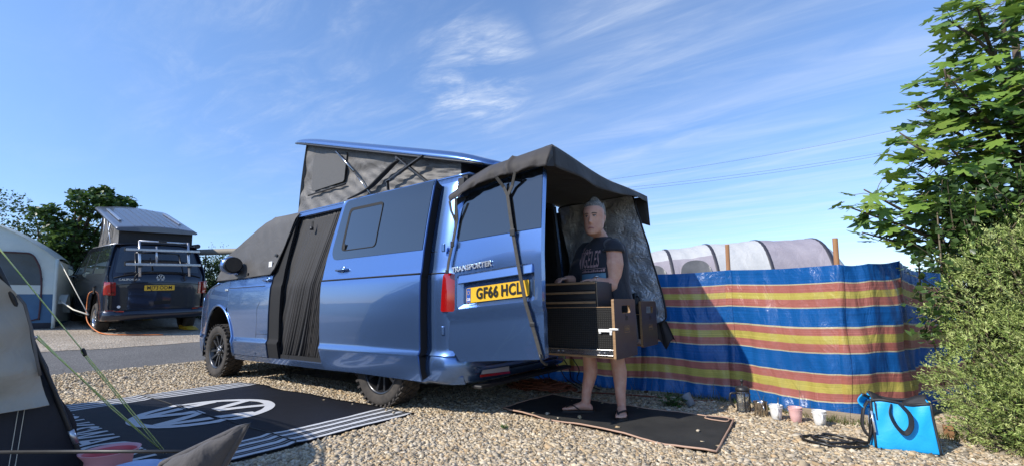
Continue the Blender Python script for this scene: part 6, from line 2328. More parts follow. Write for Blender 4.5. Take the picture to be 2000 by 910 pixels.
tg = rpoly([(-.80, .49), (.80, .49), (.80, 1.16), (.82, 1.28), (.70, 1.955), (-.70, 1.955), (-.82, 1.28), (-.80, 1.16)], [.03, .03, .02, .02, .08, .08, .02, .02])
gate = sheet('tailgate', tg, rear(), NB_, cal, step=.09, thick=.02, hint=(-1, 0, 0), estep=.05)
sheet('rear_window', rpoly([(-.775, 1.335), (.775, 1.335), (.665, 1.915), (-.665, 1.915)], .05), rear(.006), MATS['tint_glass'], gate, step=.1, thick=.006, hint=(-1, 0, 0))
for sg in (1, -1):
    col = [(sg * .80, .49), (sg * .92, .49), (sg * .92, 1.16), (sg * .82, 1.16)]
    sheet('rear_pillar', [(sg * .805, .49), (sg * .935, .49), (sg * .945, 1.10), (sg * .91, 1.30), (sg * .765, 1.945), (sg * .705, 1.945), (sg * .825, 1.28), (sg * .805, 1.16)], rear(-.004), NB_, cal, step=.06, thick=.02, hint=(-1, 0, 0))
    lt = sheet('tail_light', rpoly([(sg * .755, .855), (sg * .948, .855), (sg * .948, 1.15), (sg * .765, 1.13)], .02), rear(.014), MATS['red_lens'], cal, step=.04, thick=.03, hint=(-1, 0, 0))
    sheet('tail_light_side', rpoly([(-.97, .86), (-.86, .88), (-.86, 1.12), (-.96, 1.14)], .02), CS.side(.008, sg), MATS['red_lens'], lt, step=.04, thick=.02, hint=(0, sg, 0))
    sheet('lamp_strip', [(sg * .77, .875), (sg * .93, .875), (sg * .93, .935), (sg * .77, .935)], rear(.018), MATS['red_lens_dark'], lt, step=.05, thick=.006, hint=(-1, 0, 0))
    sheet('lamp_strip', [(sg * .78, 1.02), (sg * .90, 1.02), (sg * .90, 1.035), (sg * .78, 1.035)], rear(.018), MATS['red_lens_dark'], lt, step=.05, thick=.006, hint=(-1, 0, 0))
# bumper
cb = spline([(-.55, .955), (-.78, .955), (-.92, .93), (-1.02, .80), (-1.05, .5), (-1.06, 0)], 5)
cb = [(p.x, p.y) for p in cb]; cb = cb + [(x, -y) for x, y in cb[::-1][1:]]


def cbf(u, v):
    i = u * (len(cb) - 1); k = min(int(i), len(cb) - 2); t = i - k
    x, y = lerp(cb[k][0], cb[k + 1][0], t), lerp(cb[k][1], cb[k + 1][1], t)
    c = 1 - .05 * (2 * v - 1) ** 2
    return (x * c if x < -.6 else x, y * (1 - .015 * (2 * v - 1) ** 2), lerp(.32, .535, v))


cbo = grid('rear_bumper', 50, 8, cbf, NB_, cal, thick=.012)
grid('bumper_step', 30, 2, lambda u, v: (lerp(-1.03, -.93, v), lerp(.78, -.78, u), .530), MATS['black_plastic'], cbo, thick=.01)
for sg in (1, -1):
    MB().prism([(sg * .62, .50), (sg * .90, .515), (sg * .90, .545), (sg * .62, .525)], lambda a, b, h: (-1.06 + .14 * max(0, (abs(a) - .6) / .3) ** 2 - h, a, b), .01).build('reflector', MATS['red_lens'], cbo)
plate(gate, lambda a, b, h: (rx(1.0) - .010 - h, 0.008 - a, 1.0 + b), .555, .118, 'MJ73 ODM', band=False)
lb = MB(); emblem(lb, lambda a, b, h: (rx(1.22) + .006 - .015 - h, .0 - a, 1.222 + b), .075, .008)
lb.build('round_badge', MATS['chrome'], gate)
lettering('badge_lettering', 'CALIFORNIA', .060, lambda a, b, h: (rx(1.185) + .03 * ((.545 - a) / .93) ** 2 + .11 * ((.545 - a) / .93) ** 5 - .014 - h, .545 - a, 1.185 + b), MATS['chrome'], gate, .006, bold=.0016, sx=1.05)
MB().lathe([(.030, 0), (.030, .004)], (rx(.60) - .002, .70, .61), 18, Matrix(((0, 0, -1), (0, 1, 0), (1, 0, 0)))).build('round_sticker', MATS['white_mark'], gate)
MB().box((rx(.66) - .006, -.06, .675), (.012, .30, .075)).build('plate_lamp_recess', MATS['black_gap'], gate, .01)
cr_ = MB().tube([(rx(1.12) - .004 + .03 * (y / .8) ** 2, y, 1.115 - .05 * (y / .8) ** 2) for y in np.linspace(-.78, .78, 15)], .006, 6); cr_.build('tailgate_crease', BK, gate)
MB().tube([(rx(1.28) - .010 + .05 * (y / .8) ** 4, y, 1.335 - .11 * (abs(y) / .8) ** 2.5) for y in np.linspace(-.80, .80, 17)], .012, 6).build('window_trim', BK, gate)
# roof, wind-out awning case, wheels, mirror
grid('roof', 16, 10, lambda u, v: (lerp(-.60, 2.06, u), lerp(-.735, .735, v), 1.962 + .035 * (1 - (2 * v - 1) ** 2)), NB_, cal, thick=.02)
grid('windscreen', 8, 12, lambda u, v: (lerp(2.04, 3.20, u) + .14 * (1 - (2 * v - 1) ** 2), lerp(.735, .86, u) * (2 * v - 1), lerp(1.985, 1.25, u)), MATS['tint_glass'], cal, thick=.01)
grid('bonnet', 6, 10, lambda u, v: (lerp(3.1, 3.80, u) + .14 * (1 - (2 * v - 1) ** 2), CS.Y(lerp(3.1, 3.8, u), 1.1) * (2 * v - 1), lerp(1.25, 1.06, u) + .04 * (1 - (2 * v - 1) ** 2)), NB_, cal, thick=.02)
grid('front_bumper', 8, 10, lambda u, v: (float(np.interp(lerp(1.07, .3, u), [.3, .64, 1.07], [3.84, 3.915, 3.79])) + .14 * (1 - (2 * v - 1) ** 2), CS.Y(3.8, lerp(1.07, .3, u)) * (2 * v - 1), lerp(1.07, .3, u)), NB_, cal, thick=.02)
MB().tube([(-.60, -.80, 1.985), (2.1, -.80, 1.985)], .055, 12).build('awning_case', MATS['black_plastic'], cal)
rl = MB()
for sg in (1, -1): rl.tube([(-.55, sg * .735, 1.975), (2.0, sg * .735, 1.975)], .012, 6)
rl.build('roof_rail', MATS['aluminium'], cal)
for x in (0, 3.0):
    for sg in (1, -1):
        wheel(cal, (x, sg * .81, .335 - (.0 if sg > 0 else .05)), sg, .335, .235, 'road')
for cx_ in (0, CFX):
    liner(cal, cx_, .90, .50); liner(cal, cx_, -.90, -.50)
MB().box((1.4, 0, .36), (4.2, 1.2, .12)).build('underbody', BK, cal)
cm_ = Vector((2.62, 1.10, 1.36))
mm = MB()
mm.loft([[cm_ + Vector((t * .14, .125 * w * math.cos(a), .11 * w * math.sin(a))) for a in np.linspace(0, 6.283, 15)[:-1]] for t, w in ((-.5, .7), (-.3, 1), (.2, .95), (.5, .4))])
mm.bar((2.64, .86, 1.27), (2.63, 1.02, 1.31), .06, .04)
cmo = mm.build('door_mirror', NB_, cal)
MB().loft([[cm_ + Vector((-.072 - k * .004, .105 * math.cos(a), .09 * math.sin(a))) for a in np.linspace(0, 6.283, 15)[:-1]] for k in (0, 1)]).build('mirror_glass', mat('mirror_pale', (.55, .62, .58), .25, .3), cmo)
MB().box((.06, CS.Y(.06, .95) + .006, .955), (.22, .012, .17)).build('hookup_flap', BK, cal, .01)
MB().box((-.02, CS.Y(0, 1.03) + .02, 1.035), (.26, .02, .02)).build('hookup_lid', NB_, cal)
# raised roof
def czr(x): return 2.275 + (x + .55) * .270


crs = []
for x in list(np.linspace(-.62, 1.6, 14)) + list(np.linspace(1.7, 2.40, 8)):
    w = .77 * (1 - max(0, (x - 1.9) / .6) ** 2.4 * .30)
    th = .07 * (1 - max(0, (x - 1.7) / .75) ** 2 * .7)
    b = czr(x)
    crs.append([(x, a * w, b + th * h + (.05 * (1 - (a / .8) ** 2) if abs(a) < .8 and h > .5 else 0)) for a, h in ((-.95, 0), (-1, .25), (-.985, .7), (-.93, 1), (-.8, 1.05), (-.4, 1), (0, 1), (.4, 1), (.8, 1.05), (.93, 1), (.985, .7), (1, .25), (.95, 0), (.4, 0), (-.4, 0))])
crf = MB().loft(crs).build('pop_top_roof', MATS['paint_grey'], cal)
for sg in (1, -1):
    MB().bar((.10, sg * .585, czr(.1) + .105), (1.55, sg * .585, czr(1.55) + .105), .06, .03).build('roof_bar', MATS['aluminium'], crf, .006)
for k in range(7):
    y = -.42 + k * .14
    MB().bar((-.45, y, czr(-.45) + .068 + .05 * (1 - (y / .62) ** 2)), (2.0, y, czr(2.0) + .062 + .05 * (1 - (y / .62) ** 2)), .008, .02).build('roof_rib', MATS['paint_grey'], crf)
ccv = MB()
ccv.add([(-.50, .70, 1.97), (-.50, -.70, 1.97), (-.50, -.70, czr(-.5) + .01), (-.50, .70, czr(-.5) + .01)], [(0, 1, 2, 3)])
cvo = ccv.build('pop_top_canvas', MATS['canvas_dark'], cal)
for sg in (1, -1):
    grid('side_canvas', 20, 8, lambda u, v, sg=sg: (lerp(-.50, lerp(1.55, 1.42, v), u), sg * (.70 - .03 * math.sin(math.pi * v) + .01 * math.sin(20 * u + 5 * v)), lerp(1.97, czr(lerp(-.50, lerp(1.55, 1.42, v), u)) + .01, v)), MATS['canvas_grey'], cvo)
grid('front_canvas', 10, 8, lambda u, v: (lerp(1.55, 1.42, v), lerp(-.7, .7, u), lerp(1.97, czr(1.42) + .01, v)), MATS['canvas_grey'], cvo)
css = MB()
css.tube([(.95, .725, 2.0), (.92, .725, czr(.95))], .010, 6); css.tube([(.1, .725, 2.0), (.62, .725, czr(.62))], .014, 6); css.tube([(.45, .73, 2.02), (.25, .73, czr(.25))], .014, 6)
css.tube([(1.35, .72, 2.10), (.3, .72, 2.22)], .006, 5)
css.build('roof_stay', MATS['aluminium'], cal)
# bicycle rack on the tailgate
bk_ = thing('bicycle_rack', 'aluminium bicycle rack bolted to the rear window of the dark navy camper van', 'bicycle rack', matrix=CM)
for y0 in (.40, -.515):
    MB().tube([(-1.10, y0, 1.25), (-.95, y0, 1.72), (-.86, y0, 2.04)], .026, 10).build('upright', MATS['aluminium'], bk_)
for z, xx in ((1.835, -.96), (1.515, -1.06)):
    MB().bar((xx, .655, z), (xx, -.735, z), .055, .075, (1, 0, 0)).build('rail', MATS['aluminium'], bk_, .008)
    e_ = MB()
    for y in (.66, -.74): e_.box((xx, y, z), (.062, .02, .08))
    e_.build('end_cap', MATS['black_plastic'], bk_, .004)
MB().tube([(-.86, .41, 2.035), (-.85, -.52, 2.025)], .022, 8).build('top_tube', MATS['aluminium'], bk_)
MB().box((-.855, -.02, 2.045), (.05, .16, .05)).build('top_clamp', MATS['black_plastic'], bk_, .01)
MB().tube([(-.93, .10, 1.92), (-.99, .095, 1.54)], .022, 8).build('strut', MATS['aluminium'], bk_)
cl = MB()
for y0 in (.40, -.515):
    for z, xx in ((1.835, -.96), (1.515, -1.06)): cl.box((xx - .02, y0, z - .05), (.06, .07, .04))
    cl.tube(spline([(-1.08, y0 + .03, 1.32), (-1.06, y0 + .08, 1.24), (-1.03, y0 + .06, 1.16), (-1.02, y0 + .02, 1.20)], 4), .010, 6)
cl.build('clamp', MATS['black_plastic'], bk_)
# yellow levelling ramps and hook-up cable
for (x, y), lb_ in (((.0, -.80), 'yellow plastic levelling ramp under the right rear wheel of the navy camper van'), ((2.9, -.55), 'yellow levelling ramp glimpsed under the middle of the navy camper van')):
    c = cw(x - .30, y, 0)
    g = gh(c.x)
    rm_ = MB().prism([(-.32, 0), (.30, 0), (.30, .11), (.16, .11), (.04, .07), (-.08, .07), (-.2, .03)], lambda a, b, h, c=c, g=g: (c.x + a, c.y - .11 + h, g + b), .22).build('levelling_ramp', MATS['ramp_yellow'])
    tag(rm_, lb_, 'levelling ramp', 'yellow levelling ramps')
cb_ = [cw(.08, .965, .93), cw(.09, 1.03, .86), cw(.05, 1.05, .60), cw(-.2, 1.06, .30), cw(-.5, .95, .10)]
g_ = [(9.2, .70), (8.9, .35), (8.65, -.1)]
cb_ += [Vector((x, y, gh(x) + .02)) for x, y in g_]
tag(MB().tube(spline(cb_, 6), .012, 6).build('cable', MATS['cable_orange']), 'orange hook-up cable plugged into the side of the navy camper van', 'cable')

# ------------------------------------------------------------------ pale and blue awning tent beside the navy van
T0 = Vector((11.10, 1.24, gh(11.1)))                       # corner nearest the navy van
TD = Vector((.30, .954, 0)).normalized()                    # along its front, away to the left
TN = Vector((-.954, .30, 0)).normalized()                   # outward from the front (towards us)
TN = TN if TN.x < 0 else -TN
awt = thing('awning_tent', 'pale green and blue tunnel tent with a dark window beside the navy camper van', 'tent', T0)
TL, TH, TB = 3.6, 1.56, 2.6


def tp(a, h, b): return T0 + TD * a - TN * b + Vector((0, 0, h))


def roofline(a):
    t = a / TL
    return TH + .85 * math.sin(math.pi * min(1, max(0, t))) ** .9 if 0 < t < 1 else TH


def front(u, v):
    a = u * TL
    h = v * roofline(a)
    lean = .12 * (1 - v)
    w = .015 * math.sin(7 * u * TL + 4 * v) + .012 * math.sin(15 * v + u * 6)
    return tp(a + .10 * v * (1 - 2 * u), h, -lean - w)


# lower blue band, pale band, window, pale arch as panels of the front wall
def fpanel(name, u0, u1, h0, h1f, m, off=0.0, nu=20, nv=8):
    return grid(name, nu, nv, lambda u, v: front(lerp(u0, u1, u), lerp(h0(lerp(u0, u1, u)), h1f(lerp(u0, u1, u)), v)) + TN * off, m, awt)


vh = lambda h: (lambda u: h / roofline(u * TL))
fpanel('ground_skirt', 0, 1, vh(0.0), vh(.13), MATS['tent_navy'])
fpanel('lower_wall', 0, 1, vh(.13), vh(.76), MATS['tent_blue'])
fpanel('pale_band', 0, 1, vh(.76), vh(.96), MATS['tent_pale'])
wt_ = lambda u: min(1.60, .96 + .70 * math.sin(math.pi * min(1, max(0, (u - .055) / .40))) ** .22 if .055 < u < .455 else .96)
fpanel('window', .06, .94, vh(.96), lambda u: (min(1.66, 1.66 - .55 * max(0, (.125 - u) / .065) ** 1.7)) / roofline(u * TL), MATS['tent_window'], .004, 40)
fpanel('upper_wall', 0, .06, vh(.96), lambda u: 1.0, MATS['tent_pale'], 0, 6)
fpanel('upper_wall', .06, .94, lambda u: (min(1.66, 1.66 - .55 * max(0, (.125 - u) / .065) ** 1.7)) / roofline(u * TL), lambda u: 1.0, MATS['tent_pale'], 0, 40)
fpanel('upper_wall', .94, 1, vh(.96), lambda u: 1.0, MATS['tent_pale'], 0, 6)
rimp = [front(u, h / roofline(u * TL)) + TN * .02 for u, h in [(.060, .20), (.060, .5), (.062, .96), (.075, 1.30), (.095, 1.50), (.125, 1.65), (.2, 1.67), (.5, 1.67), (.9, 1.67)]]
MB().tube(spline(rimp, 4), .016, 6).build('window_zip', MATS['tent_rim'], awt)
MB().tube([front(u, h / roofline(u * TL)) + TN * .02 for u, h in [(.06, .22), (.10, .18), (.16, .10), (.28, .09)]], .014, 6).build('door_zip', MATS['tent_rim'], awt)


def troof(u, v):
    a = u * TL
    h = roofline(a)
    return tp(a + .10 * (1 - 2 * u), h + .08 * math.sin(math.pi * v) - .25 * max(0, v - .6), lerp(-.05, TB, v))


grid('roof', 24, 10, troof, MATS['tent_pale'], awt)
grid('side_wall', 10, 8, lambda u, v: tp(.10 * v - .05 * math.sin(math.pi * v), v * TH, lerp(-.12 * (1 - v), TB, u)), MATS['tent_pale'], awt)
grid('side_wall', 10, 4, lambda u, v: tp(.04 * v - .012, v * .76, lerp(-.12, TB, u)), MATS['tent_blue'], awt)
MB().tube([front(0, v) + TN * .015 - TD * .02 for v in np.linspace(0, 1, 8)], .035, 8).build('corner_piping', MATS['tent_pale'], awt)
# tunnel connecting to the van
grid('connecting_tunnel', 6, 10, lambda u, v: tp(lerp(.02, -.14, u), lerp(.45, .75, math.sin(v * math.pi)) + .1 * math.cos(v * 3.1), lerp(.1, .9, v)), MATS['tent_pale'], awt)
# guy lines of that tent, pegged by the van's rear wheel
pg = Vector((9.66, .965, gh(9.7) + .40))
gl = 'guy lines of the tents'
for p, r_, lb_ in ((tp(.02, TH - .08, -.02), .010, 'cream guy line running from the pale tent corner down to the navy van wheel'), (tp(-.05, .62, .02), .016, 'lower cream webbing strap running from the pale tent to the navy van wheel')):
    tag(MB().tube([p, p.lerp(pg, .5) + Vector((0, 0, -.05 if r_ > .012 else 0)), pg], r_, 5).build('guy_line', MATS['rope_cream']), lb_, 'guy line', gl)

# ------------------------------------------------------------------ near tent at the left edge (its shade falls over the rug)
nt = thing('near_tent', 'navy and beige tent with black poles at the left edge of the picture', 'tent', (.6, 3.3, 0))
XA = -.40


def arch_h(x):                                             # height of the roof edge along the tent
    return float(np.interp(x, [-.62, -.40, -.05, .5, 1.2, 2.0, 2.7, 3.05], [.95, 1.15, 1.42, 1.66, 1.74, 1.62, 1.15, .85]))


def wallY(z): return 2.955 + .405 * z


def side_fn(u, v):
    x = lerp(XA, 3.0, u)
    z = v * arch_h(x)
    w = .012 * math.sin(x * 9 + z * 4) * math.sin(math.pi * v)
    return (x, wallY(z) + w, z)


grid('side_wall', 40, 14, side_fn, MATS['tent_navy'], nt, thick=.004)
grid('roof', 40, 20, lambda u, v: (lerp(XA, 3.0, u), lerp(wallY(arch_h(lerp(XA, 3.0, u))), 6.6, v), arch_h(lerp(XA, 3.0, u)) + .75 * math.sin(math.pi * min(1, v * 1.05)) * (1 - abs(2 * u - 1) ** 3)), MATS['tent_navy'], nt, thick=.004)


def end_fn(y, z):
    return (XA - .02 + .012 * math.sin(y * 13 + z * 5) + .01 * math.sin(z * 11) - .03 * math.exp(-((y - 3.25) / .10) ** 2) * max(0, .7 - z), y, z)


pole_line = [(wallY(z) - .0, z) for z in np.linspace(0, 1.15, 14)]
ew = pole_line + [(3.6, 1.25), (6.0, 1.4), (6.0, 0.0)]
sheet('end_wall', ew, end_fn, MATS['tent_navy'], nt, step=.08, thick=.006, hint=(-1, 0, 0))
# skirt billowing past the pole on the rug side
grid('flap', 10, 14, lambda u, v: (XA - .01 + .02 * math.sin(v * 9), wallY(lerp(.02, .80, v)) - u * (.035 * math.sin(math.pi * v) ** .6 + .012 * math.sin(v * 17) * u), lerp(.02, .80, v)), MATS['tent_navy'], nt, thick=.004)
# beige cloth panel hanging over the end wall
bt = [(3.335, .985), (3.305, .94), (3.272, .82), (3.24, .68), (3.215, .60), (3.18, .478), (3.26, .47), (3.34, .462), (3.60, .45), (5.5, .42), (5.5, 1.3), (3.62, 1.25), (3.42, 1.08)]
bpn = sheet('beige_panel', bt, lambda y, z: (XA - .095 + .018 * math.sin(y * 21 - z * 13) + .012 * math.sin(z * 30 + y * 9) - .02 * (z < .5), y, z), MATS['tent_beige'], nt, step=.04, thick=.004, hint=(-1, 0, 0))
MB().tube([(XA - .115, y, z) for y, z in ((3.33, .97), (3.303, .93), (3.27, .82), (3.238, .68), (3.22, .61))], .006, 6).build('frayed_edge', MATS['canvas_grey'], bpn)
for y in (3.245, 3.265):
    MB().tube([(XA - .032 - .03 * math.exp(-((y - 3.25) / .10) ** 2) * max(0, .7 - z), y + .02 * (.35 - z), z) for z in np.linspace(0, .46, 8)], .0015, 5).build('stitching', MATS['rope_cream'], nt)
pp = spline([(XA - .05, wallY(0) - .01, -.02), (XA - .05, wallY(.4) - .012, .4), (XA - .05, wallY(.8) - .012, .8), (XA - .045, wallY(1.15), 1.15), (-.05, wallY(1.42), 1.44), (.5, wallY(1.66), 1.69), (1.2, wallY(1.74), 1.77), (2.0, wallY(1.62), 1.65), (2.7, wallY(1.15), 1.18), (3.02, wallY(.4), .4), (3.05, wallY(0), 0)], 6)
MB().tube(pp, .010, 8).build('pole', MATS['black_plastic'], nt)
for z0, z1 in ((.27, .335), (.845, .91)):
    MB().tube([(XA - .052, wallY(z0) - .012, z0), (XA - .052, wallY(z1) - .012, z1)], .0125, 10).build('pole_ferrule', MATS['aluminium'], nt)
MB().tube([(XA - .052, wallY(.862) - .012, .862), (XA - .052, wallY(.885) - .012, .885)], .019, 10).build('pole_clip', MATS['black_plastic'], nt)
grp = 'guy lines of the near tent'
P1, P2 = Vector((-.03, 2.535, .028)), Vector((.10, 2.53, .028))
Q1, Q2 = Vector((XA + .03, wallY(1.28) - .03, 1.26)), Vector((XA - .05, wallY(.775) - .03, .775))
r1 = thing('guy_line', 'upper green guy line with a grey slider, pegged down beside the rug', 'guy line', P1, grp)
MB().tube([Q1, P1], .0030, 6).build('cord', MATS['rope_green'], r1)
MB().tube([Q1.lerp(P1, .47) + Vector((0, .012, .004)), P1 + Vector((.01, .012, 0))], .0026, 6).build('cord', MATS['rope_green'], r1)
c_ = Q1.lerp(P1, .47)
MB().lathe([(.012, -.006), (.022, -.006), (.022, .006), (.012, .006)], c_, 14, Matrix.Rotation(R(70), 3, 'X'), cap=False).build('slider', MATS['webbing'], r1)
r2 = thing('guy_line', 'lower green guy line tied half way up the black tent pole', 'guy line', P2, grp)
MB().tube([Q2, P2], .0030, 6).build('cord', MATS['rope_green'], r2)
MB().tube([Q2 + Vector((0, .0, .012)), P2.lerp(Q2, .45) + Vector((0, .012, 0)), P2], .0026, 6).build('cord', MATS['rope_green'], r2)
MB().tube([Q2, Q2 + Vector((0, .03, .012))], .009, 6).build('toggle', MATS['aluminium'], r2)

# camp chair with a padded dark seat, right under the camera
chx = thing('camp_chair', 'dark grey padded camp chair corner poking into the bottom of the picture', 'camp chair', (-2.0, 3.2, 0))


def pad(u, v):
    # four-cornered cushion standing tilted, one corner towards the van
    A_, B_, C_, D_ = Vector((-2.115, 3.045, .575)), Vector((-1.90, 3.17, .465)), Vector((-1.74, 3.27, .15)), Vector((-1.93, 3.12, .24))
    p = A_.lerp(B_, u).lerp(D_.lerp(C_, u), v)
    return p


padn = Vector((-.45, .80, .40)).normalized()
pm_ = MB()
N_ = 14
for sgn in (1, -1):
    vs = []
    for i in range(N_ + 1):
        for j in range(N_ + 1):
            u, v = i / N_, j / N_
            b = (math.sin(math.pi * u) * math.sin(math.pi * v)) ** .5 * .055
            vs.append(pad(u, v) + padn * sgn * (b + .004 + .004 * math.sin(17 * u + 11 * v)))
    pm_.add(vs, [(i * (N_ + 1) + j, (i + 1) * (N_ + 1) + j, (i + 1) * (N_ + 1) + j + 1, i * (N_ + 1) + j + 1) for i in range(N_) for j in range(N_)], True)
pdo = pm_.build('seat_pad', MATS['cushion'], chx)
ed = [pad(t, 0) for t in np.linspace(0, 1, 9)] + [pad(1, t) for t in np.linspace(0, 1, 9)[1:]] + [pad(t, 1) for t in np.linspace(1, 0, 9)[1:]] + [pad(0, t) for t in np.linspace(1, 0, 9)[1:-1]]
MB().tube(ed, .009, 6, closed=True).build('piping', MATS['cushion'], pdo)
lg = [((-2.1, 3.12, .25), (-2.25, 3.0, 0)), ((-1.82, 3.35, .25), (-1.75, 3.5, 0)), ((-2.15, 3.35, .24), (-2.3, 3.55, 0)), ((-1.75, 3.2, .30), (-1.6, 3.1, 0))]
for a, b in lg: MB().tube([a, b], .011, 8).build('leg', MATS['black_plastic'], chx)
MB().tube([(-1.82, 3.085, .464), (-1.472, 3.228, .442), (-1.10, 3.46, .436)], [.005, .006, .006], 8).build('arm_rod', MATS['black_plastic'], chx)
MB().tube([(-1.10, 3.46, .436), (-1.08, 3.52, 0)], .009, 8).build('leg', MATS['black_plastic'], chx)
# plastic tubs on the rug
tb = thing('plastic_tub', 'red plastic tub with a pink flared rim standing on the rug', 'tub', (-.55, 2.945, .028))
z = .03
MB().lathe([(.001, z), (.075, z), (.088, z + .10), (.092, z + .165), (.118, z + .198), (.120, z + .202), (.110, z + .200), (.088, z + .165), (.084, z + .10), (.001, z + .012)], (-.55, 2.945, 0), 36, cap=False).build('tub_wall', MATS['bucket_pink'], tb)
MB().lathe([(.001, z + .10), (.083, z + .10), (.0875, z + .168), (.104, z + .192)], (-.55, 2.945, 0), 36, cap=False).build('inside', MATS['bucket_red'], tb)
bw = tag(MB().lathe([(.001, z), (.06, z), (.085, z + .11), (.098, z + .162), (.101, z + .166), (.095, z + .164), (.080, z + .11), (.001, z + .014)], (-.82, 2.915, 0), 36, cap=False).build('plastic_tub', MATS['bowl_lilac']), 'pale lilac plastic tub in front of the red one', 'tub')
pl = tag(MB().lathe([(.001, .03), (.10, .03), (.14, .045), (.142, .05), (.10, .04), (.001, .04)], (-.20, 2.83, 0), 36, cap=False).build('plate', MATS['bowl_lilac']), 'pale blue plate lying on the rug behind the red tub', 'plate')

# ------------------------------------------------------------------ white and mauve inflatable tent beyond the windbreak
it = thing('inflatable_tent', 'long white and mauve inflatable tent with dark air beams behind the windbreak', 'tent', (-2.3, -5.6, 0))
A0, A1 = Vector((.10, -4.10, 0)), Vector((-3.46, -5.90, 0))   # its near long foot, left to right
ID = (A1 - A0); IL = ID.length; ID.normalize(); IN = Vector((-ID.y, ID.x, 0)); IN = IN if IN.y < 0 else -IN     # away from us
IW = 2.6


def ip(a, t, off=0.0, sc=1.0):
    """a along the tent, t 0..1 over the arch from near foot to far foot"""
    hh = float(np.interp(a / IL, [-.1, .0, .25, .5, .75, 1.0], [1.60, 1.72, 1.94, 2.05, 2.10, 2.10])) * sc
    th = math.pi * t
    c, s_ = math.cos(th), math.sin(th)
    e = .62
    x = .5 - .5 * math.copysign(abs(c) ** e, c)
    return A0 + ID * a + IN * (IW * x - off * c) + Vector((0, 0, (hh + off) * abs(s_) ** .70))


beams = [.02, .30, .545, .79, .985] if False else [.12, .325, .52, .75, 1.0]
bx_ = [b * IL for b in beams]
secs = [(-.55 * 1, bx_[0]), (bx_[0], bx_[1]), (bx_[1], bx_[2]), (bx_[2], bx_[3]), (bx_[3], bx_[4])]
for k, (a0, a1) in enumerate(secs):
    def cover(u, v, a0=a0, a1=a1, t0=0.0, t1=1.0):
        t = lerp(t0, t1, v)
        sagg = -.022 * math.sin(math.pi * u) - .006 * math.sin(u * 19 + t * 17) * math.sin(math.pi * u) - .004 * math.sin(t * 40 - u * 9) * math.sin(math.pi * u)
        return ip(lerp(a0, a1, u), t, sagg)
    low, top_ = ('inflate_mauve', 'inflate_white') if k < 3 else (('inflate_white', 'inflate_white') if k == 3 else ('inflate_mauve', 'inflate_mauve'))
    grid('wall_panel', 16, 10, lambda u, v, a0=a0, a1=a1: cover(u, v, a0, a1, 0.0, .30), MATS[low], it)
    grid('roof_panel', 16, 20, lambda u, v, a0=a0, a1=a1: cover(u, v, a0, a1, .30, 1.0), MATS[top_], it)
    MB().tube([ip(a1, t, -.052) for t in np.linspace(0, 1, 30)], .062, 10).build('air_beam', MATS['inflate_dark'], it)
    if k in (1, 2):
        a_, b_ = lerp(a0, a1, .16), lerp(a0, a1, .86)
        pts = [(a_, .15)] + [(lerp(a_, b_, (1 - math.cos(math.pi * i / 14)) / 2), .175 + .105 * math.sin(math.pi * i / 14) ** .7) for i in range(15)] + [(b_, .15)]
        sheet('window', pts, lambda a, t, a0=a0, a1=a1: ip(a, t, -.05 * math.sin(math.pi * (a - a0) / (a1 - a0)) + .045), MATS['inflate_window'], it, step=.06, thick=.006, hint=-IN, estep=.04)
MB().tube([ip(IL - .02, .47), A0 + ID * (IL + 1.0) + IN * .2 + Vector((0, 0, .0))], .012, 5).build('guy_cord', MATS['rope_green'], it)
grid('end_porch', 6, 8, lambda u, v: ip(lerp(IL, IL + .45, u), lerp(.08, .5, v), -.05 - .9 * u * u * v), MATS['inflate_white'], it)

# far flat canopy beyond the blue van's bonnet
fc = thing('flat_canopy', 'tan flat canopy of another camper glimpsed above the blue van door mirror', 'canopy', (10.7, -1.9, .5))
grid('canopy_cloth', 10, 6, lambda u, v: Vector((11.35, -1.40, 2.56)).lerp(Vector((10.0, -2.45, 2.60)), u) + Vector((.9, -.75, .05 - .03 * math.sin(6 * u))) * v, MATS['canopy_tan'], fc, thick=.02)
grid('canopy_valance', 10, 2, lambda u, v: Vector((11.35, -1.40, 2.56)).lerp(Vector((10.0, -2.45, 2.60)), u) - Vector((0, 0, .16 * v)), MATS['canopy_tan'], fc, thick=.01)
for a in ((11.35, -1.42), (10.02, -2.44), (12.2, -2.1), (10.9, -3.15)):
    MB().tube([(*a, .5), (*a, 2.58)], .02, 8).build('post', MATS['black_plastic'], fc)

# overhead wires
gw = 'overhead wires behind the awning'
for (za, zb, yo), lb_ in (((9.30, 13.6, 0), 'uppermost thin overhead wire in the sky right of the awning'), ((8.80, 11.95, 0), 'middle thin overhead wire in the sky right of the awning'), ((8.55, 11.7, .3), 'lowest thin overhead wire in the sky right of the awning')):
    a, b = Vector((12.0, -21.2 + yo, za - .9)), Vector((-14.0, -39.0 + yo, zb))
    tag(MB().tube([a.lerp(b, t) - Vector((0, 0, .5 * math.sin(math.pi * t))) for t in np.linspace(0, 1, 20)], .008, 5).build('overhead_wire', MATS['wire']), lb_, 'overhead wire', gw)

# ------------------------------------------------------------------ hedges and trees across the road
hedge('dense dark green hedge behind the pale tent on the left', 15.6, 7.0, 14.6, .6, gh(15), 3.35, 1.5, 26000, .095, top=lambda f: 1.02 - .30 * max(0, f - .35))
hedge('clipped hedge to the right of the navy camper van', 13.6, -1.5, 10.8, -5.2, gh(12), 2.0, 1.1, 26000, .08)
hedge('hedge behind the navy camper van', 15.2, .8, 14.2, -2.0, gh(15), 2.7, 1.3, 14000, .10)
hedge('low hedge far beyond the windbreak and the inflatable tent', -2, -9.4, -9.5, -10.6, 0, 1.55, 1.4, 22000, .10)
hedge('tall hedge closing the field far to the right', -9.5, -10, -16, -2, 0, 2.6, 1.8, 18000, .14)
hedge('long hedge along the far edge of the site', 32, 14, 26, -16, gh(25), 2.2, 2.0, 16000, .24)
hedge('long hedge along the back of the neighbouring field', 22, -17, -2, -22, .3, 1.7, 2.0, 14000, .24)

